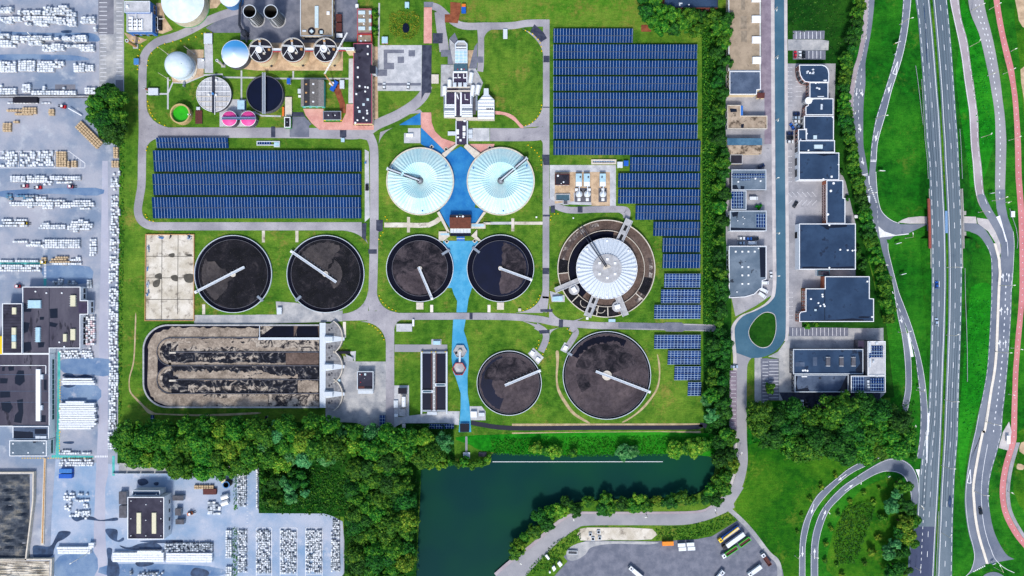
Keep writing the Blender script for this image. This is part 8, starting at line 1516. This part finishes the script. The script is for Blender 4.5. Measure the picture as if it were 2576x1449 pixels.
def brush(label,t,polys,n,hmax,leafs,ls=.55,name='undergrowth'):
    """low growth that nobody could count: leaf clumps over an uneven surface"""
    V=[];F=[]; q=random.Random(n)
    for s in polys:
        P=[W(g) for g in G(t,s)]; xs=[p.x for p in P];ys=[p.y for p in P]; A=abs(area2(P))/2; k=0; m=int(A*n)
        while k<m:
            x,y=q.uniform(min(xs),max(xs)),q.uniform(min(ys),max(ys))
            if not inpoly(x,y,P): continue
            k+=1; z=hmax*(.25+.5*abs(math.sin(x*.7+2*math.sin(y*.31))*math.sin(y*.8+1.7*math.sin(x*.27)))+q.uniform(0,.25)); leaf(V,F,Vector((x,y,z)),Vector((q.uniform(-.8,.8),q.uniform(-.8,.8),q.uniform(.3,1))).normalized(),ls*q.uniform(.6,1.3),q)
    mb=MB(); mb.add(V,F); mb.build(name,'leaves_'+leafs,label=label,cat='undergrowth',kind='stuff')
row=G('30','915,-40 910,50 895,140 890,230 872,320 855,410 825,500 800,580 782,660 775,740 765,820 762,900 765,980 768,1060 780,1140 788,1220 800,1300 815,1390')+G('31','835,40 850,120 862,200 880,285 900,370 922,455 935,540 955,630 980,720 1005,810 1035,900 1055,985 1080,1075 1112,1165 1135,1250 1155,1340 1172,1425')+G('32','1182,50 1190,130 1215,215 1228,300')
for x,y in row: tree('bushy bright green tree in the single row beside the slip road','trees of the row beside the slip road',(x+TR.uniform(-10,10),y),TR.uniform(66,84),'tree',TR.choice(('dark','green','green')))
D,Gn,Y=('tree','dark'),('tree','green'),('tree','yellow')
wood('v','1795,35 1828,60 1828,200 1808,260 1815,330 1824,420 1826,500 1822,560 1822,610 1812,660 1822,780 1824,1000 1834,1180 1812,1220 1805,1100 1788,1050 1790,830 1805,800 1808,600 1808,400 1805,200',92,60,90,(D,D,Gn),'dark tree in the belt between the solar rows and the business units','trees of the belt east of the solar field')
brush('dense low green brush along the east edge of the solar field','v',['1766,60 1802,70 1802,820 1768,815'],2.6,2.6,'green')
brush('low brush under the belt trees south of the solar field','v',['1770,830 1835,830 1840,1180 1800,1220 1775,1060'],1.2,2.,'dark')
tree('silvery white-flowering tree in the belt beside the largest settling tank','silvery trees of the belt',G('22','1970,1130')[0],70,'tree','blue'); tree('silvery white-flowering tree in the belt beside the largest settling tank','silvery trees of the belt',G('22','2010,1270')[0],85,'tree','blue')
wood('20','1310,-30 1480,-30 1500,110 1800,130 2090,95 2185,210 2140,440 1960,300 1700,300 1490,280 1340,140',100,75,115,(D,Gn,Gn),'bushy tree around the brick unit at the top edge','trees around the brick unit')
wood('00','950,970 1140,930 1190,980 1235,1150 1225,1400 1060,1260 935,1110',115,100,140,(('big','dark'),('big','green')),'tall green tree in the clump between stone yard and works','trees of the clump beside the yard')
brush('rough grass and brambles under the tree clump beside the yard','00',['880,995 1250,940 1250,1449 1010,1390 870,1200'],1.,1.,'dark')
brush('narrow strip of green growth along the yard fence','g',['1208,1449 1252,1449 1248,2300 1240,2900 1222,4200 1196,4240 1205,2900 1212,2300'],1.6,1.2,'green')
PB,PY,PD=('big','green'),('big','yellow'),('big','dark')
wood('v','300,1082 480,1072 655,1078 655,1130 600,1178 520,1182 400,1172 303,1130',112,110,150,(PB,PY,PB,PB),'tall bright-topped tree in the western wood above the south yard','trees of the western wood')
wood('v','662,1078 780,1068 930,1084 1115,1105 1115,1145 1050,1155 1030,1155 960,1130 870,1128 770,1165 690,1160 660,1120',108,105,145,(PB,PY,('big','blue'),PB),'tall tree in the middle wood between works and lake','trees of the middle wood')
wood('v','885,1185 960,1145 1010,1165 1024,1250 1016,1455 885,1455 888,1340 895,1300',104,100,140,(PD,PB,PY,PB),'tall dark tree in the lakeside wood west of the water','trees of the lakeside wood')
brush('dark undergrowth below the woods','v',['300,1075 1140,1068 1142,1165 1058,1175 1052,1449 868,1449 866,1300 652,1288 652,1180 300,1165'],.55,2.2,'dark',.7)
wood('v','665,1200 760,1185 780,1240 700,1275 660,1260',85,40,85,(('tree','blue'),D,Gn),'small grey-green tree in the overgrown plot west of the lakeside wood','trees of the overgrown plot')
brush('bright green scrub of the overgrown plot','v',['655,1185 760,1172 868,1190 878,1288 800,1288 655,1272'],1.6,1.4,'green')
brush('bright green brush on the bank north of the lake','v',['1236,1104 1790,1096 1796,1135 1700,1146 1400,1148 1235,1142'],2.6,1.8,'fresh',.5)
for x,y,r,k in((250,170,75,'yellow'),(420,205,80,'yellow'),(610,210,55,'green'),(1130,215,95,'blue'),(1220,200,70,'blue'),(1650,185,95,'yellow'),(1720,160,80,'green'),(1860,150,110,'yellow'),(1930,120,80,'green'),(330,190,60,'green')): tree('rounded waterside tree overhanging the north shore of the lake','trees on the north shore',G('23','%d,%d'%(x,y))[0],r,'tree',k,h=.7)
for x,y in((2095,290),(2180,320),(2260,300),(2330,270),(1760,340),(1860,330),(1960,300),(2030,320)): tree('yellow-green bush at the north-west corner of the lake','bushes of the lake corner',G('13','%d,%d'%(x,y))[0],TR.uniform(48,68),'bush',TR.choice(('yellow','green')),'shrub')
wood('23','2235,40 2255,300 2200,480 2130,600 2060,690 1900,760 1300,775 900,790 650,790 480,870 300,1000 130,1180 10,1290 10,1150 160,960 330,760 600,680 900,660 1500,660 1900,620 2020,500 2070,330 2050,100',92,60,95,(D,Gn,Gn,Y),'leafy tree on the south and east shore of the lake','trees on the south shore',h=.8)
wood('v','1900,1035 2010,1012 2040,1045 2100,1025 2170,1015 2255,1045 2285,1100 2230,1145 2150,1148 2080,1128 2000,1125 1912,1098',118,120,165,(PD,PB,PD,PB),'big tree in the grove south of the navy-roofed offices','trees of the office grove')
brush('dark undergrowth of the office grove','v',['1885,1015 2300,1010 2290,1140 2150,1160 1990,1140 1890,1120'],.5,2,'dark',.7)
for x,y in((772,50),(775,93),(832,12),(832,55),(828,98),(745,112),(785,133),(830,147)): tree('small round clipped tree between grove and motorway','clipped trees beside the motorway',G('33','%d,%d'%(x,y))[0],38,'tree','green',h=.7)
for x,y,r,l in((765,300,95,'green'),(728,355,75,'blue'),(705,425,85,'blue'),(775,405,90,'dark'),(800,450,80,'dark'),(770,520,100,'yellow'),(825,500,75,'green'),(720,632,70,'blue'),(678,690,85,'blue'),(790,590,95,'yellow'),(832,630,60,'green'),(755,570,80,'dark'),(730,690,75,'dark'),(770,680,70,'dark'),(735,770,85,'dark'),(700,800,75,'dark'),(790,780,60,'dark')): tree('dense tree of the thicket inside the loop beside the motorway','trees inside the loop',G('33','%d,%d'%(x,y))[0],r,'tree',l)
for x,y,r in((465,395,28),(400,462,28),(358,545,32),(330,635,36),(325,730,34),(600,400,34),(628,600,40),(585,680,60),(658,485,50),(545,345,28),(390,755,26),(420,810,30),(550,745,30),(630,322,26),(240,382,30),(192,470,24),(168,565,24),(385,245,30),(305,310,34)): tree('lone young bush on the rough grass around the loop roads','young bushes around the loop roads',G('33','%d,%d'%(x,y))[0],r,'bush',TR.choice(('green','yellow')),'shrub')
brush('dark dense scrub patch in the middle of the loop','33',['430,430 560,395 605,415 570,540 490,745 385,745 368,640 400,520'],2.2,2.6,'dark')
brush('reeds and yellowing plants of the square pond','10',['1338,140 1420,110 1600,120 1660,200 1640,330 1560,400 1400,385 1340,300'],3.,1.3,'reed',.4,'reeds')
sheet('pond_water',[smooth(G('10','1480,260 1520,240 1545,290 1530,330 1485,325'),4)],60,'deep_water')
for x,y in((1195,120),(1200,175),(1195,290),(1200,340)): tree('bright garden shrub beside the narrow pink-edged annex','garden shrubs of the annex',G('10','%d,%d'%(x,y))[0],38,'bush','green','shrub')
for x,y,r in((740,290,35),(800,540,30),(905,1080,55),(950,900,35),(945,1230,50),(965,1170,45) ):
    tree('dark shrub behind the navy-roofed units','shrubs behind the navy units',G('31','%d,%d'%(x,y))[0],r,'bush','dark','shrub')
for x,y,r in((395,372,40),(480,362,32),(20,985,60),(20,1040,50) ):
    tree('rounded shrub beside the office car parks','shrubs of the office car parks',G('32','%d,%d'%(x,y))[0],r,'bush','green','shrub')
for x,y in((2460,630),(2500,625),(2480,645)): tree('bright green shrub in the little bed of the solar-gridded unit','shrubs of the little bed',G('21','%d,%d'%(x,y))[0],24,'bush','fresh','shrub')
brush('long green grass round the lorry park','23',['1445,960 1700,955 2060,870 2170,800 2265,885 2000,1030 1850,1072 1450,1088','640,985 690,1000 690,1085 600,1130 520,1235 330,1400 120,1449 190,1340 420,1110'],1.8,.8,'green')
brush('tufts of long grass along the foot of the solar rows','g',['%d,%d %d,%d %d,%d %d,%d'%(5570,y,7020 if y<3000 else 7050,y,7050,y+16,5570,y+16) for y in(433,594,754,914,1077,1237,1399)]+['6440,%d 7050,%d 7050,%d 6440,%d'%(y,y,y+16,y+16) for y in(1725,1888,2051,2213)],1.1,.7,'green',.45,'tall_grass')
brush('coarse green growth on the plot between street and tree row','30',['205,-60 720,-60 800,400 640,640 600,600 620,500 600,390 580,300 200,380'],.45,.5,'dark',.6,'rough_growth')
brush('bright tall growth on the strips between the east roads','g',['9690,20 9790,300 9900,700 9960,1100 9980,1449 9860,1449 9800,1000 9760,600','9690,1449 9770,1449 9790,1800 9780,2050 9700,2100 9680,1700','9720,2960 9960,3000 9940,3700 9800,4200 9680,4500 9700,3600'],.35,.5,'fresh',.6,'verge_growth')
brush('green hedge strips between the pallet columns of the south yard','03',['2350,350 2392,350 2392,790 2350,780','2345,955 2395,955 2395,1460 2340,1460'],2.5,1.,'green',.45,'hedge_strip')
bpy.context.view_layer.update()
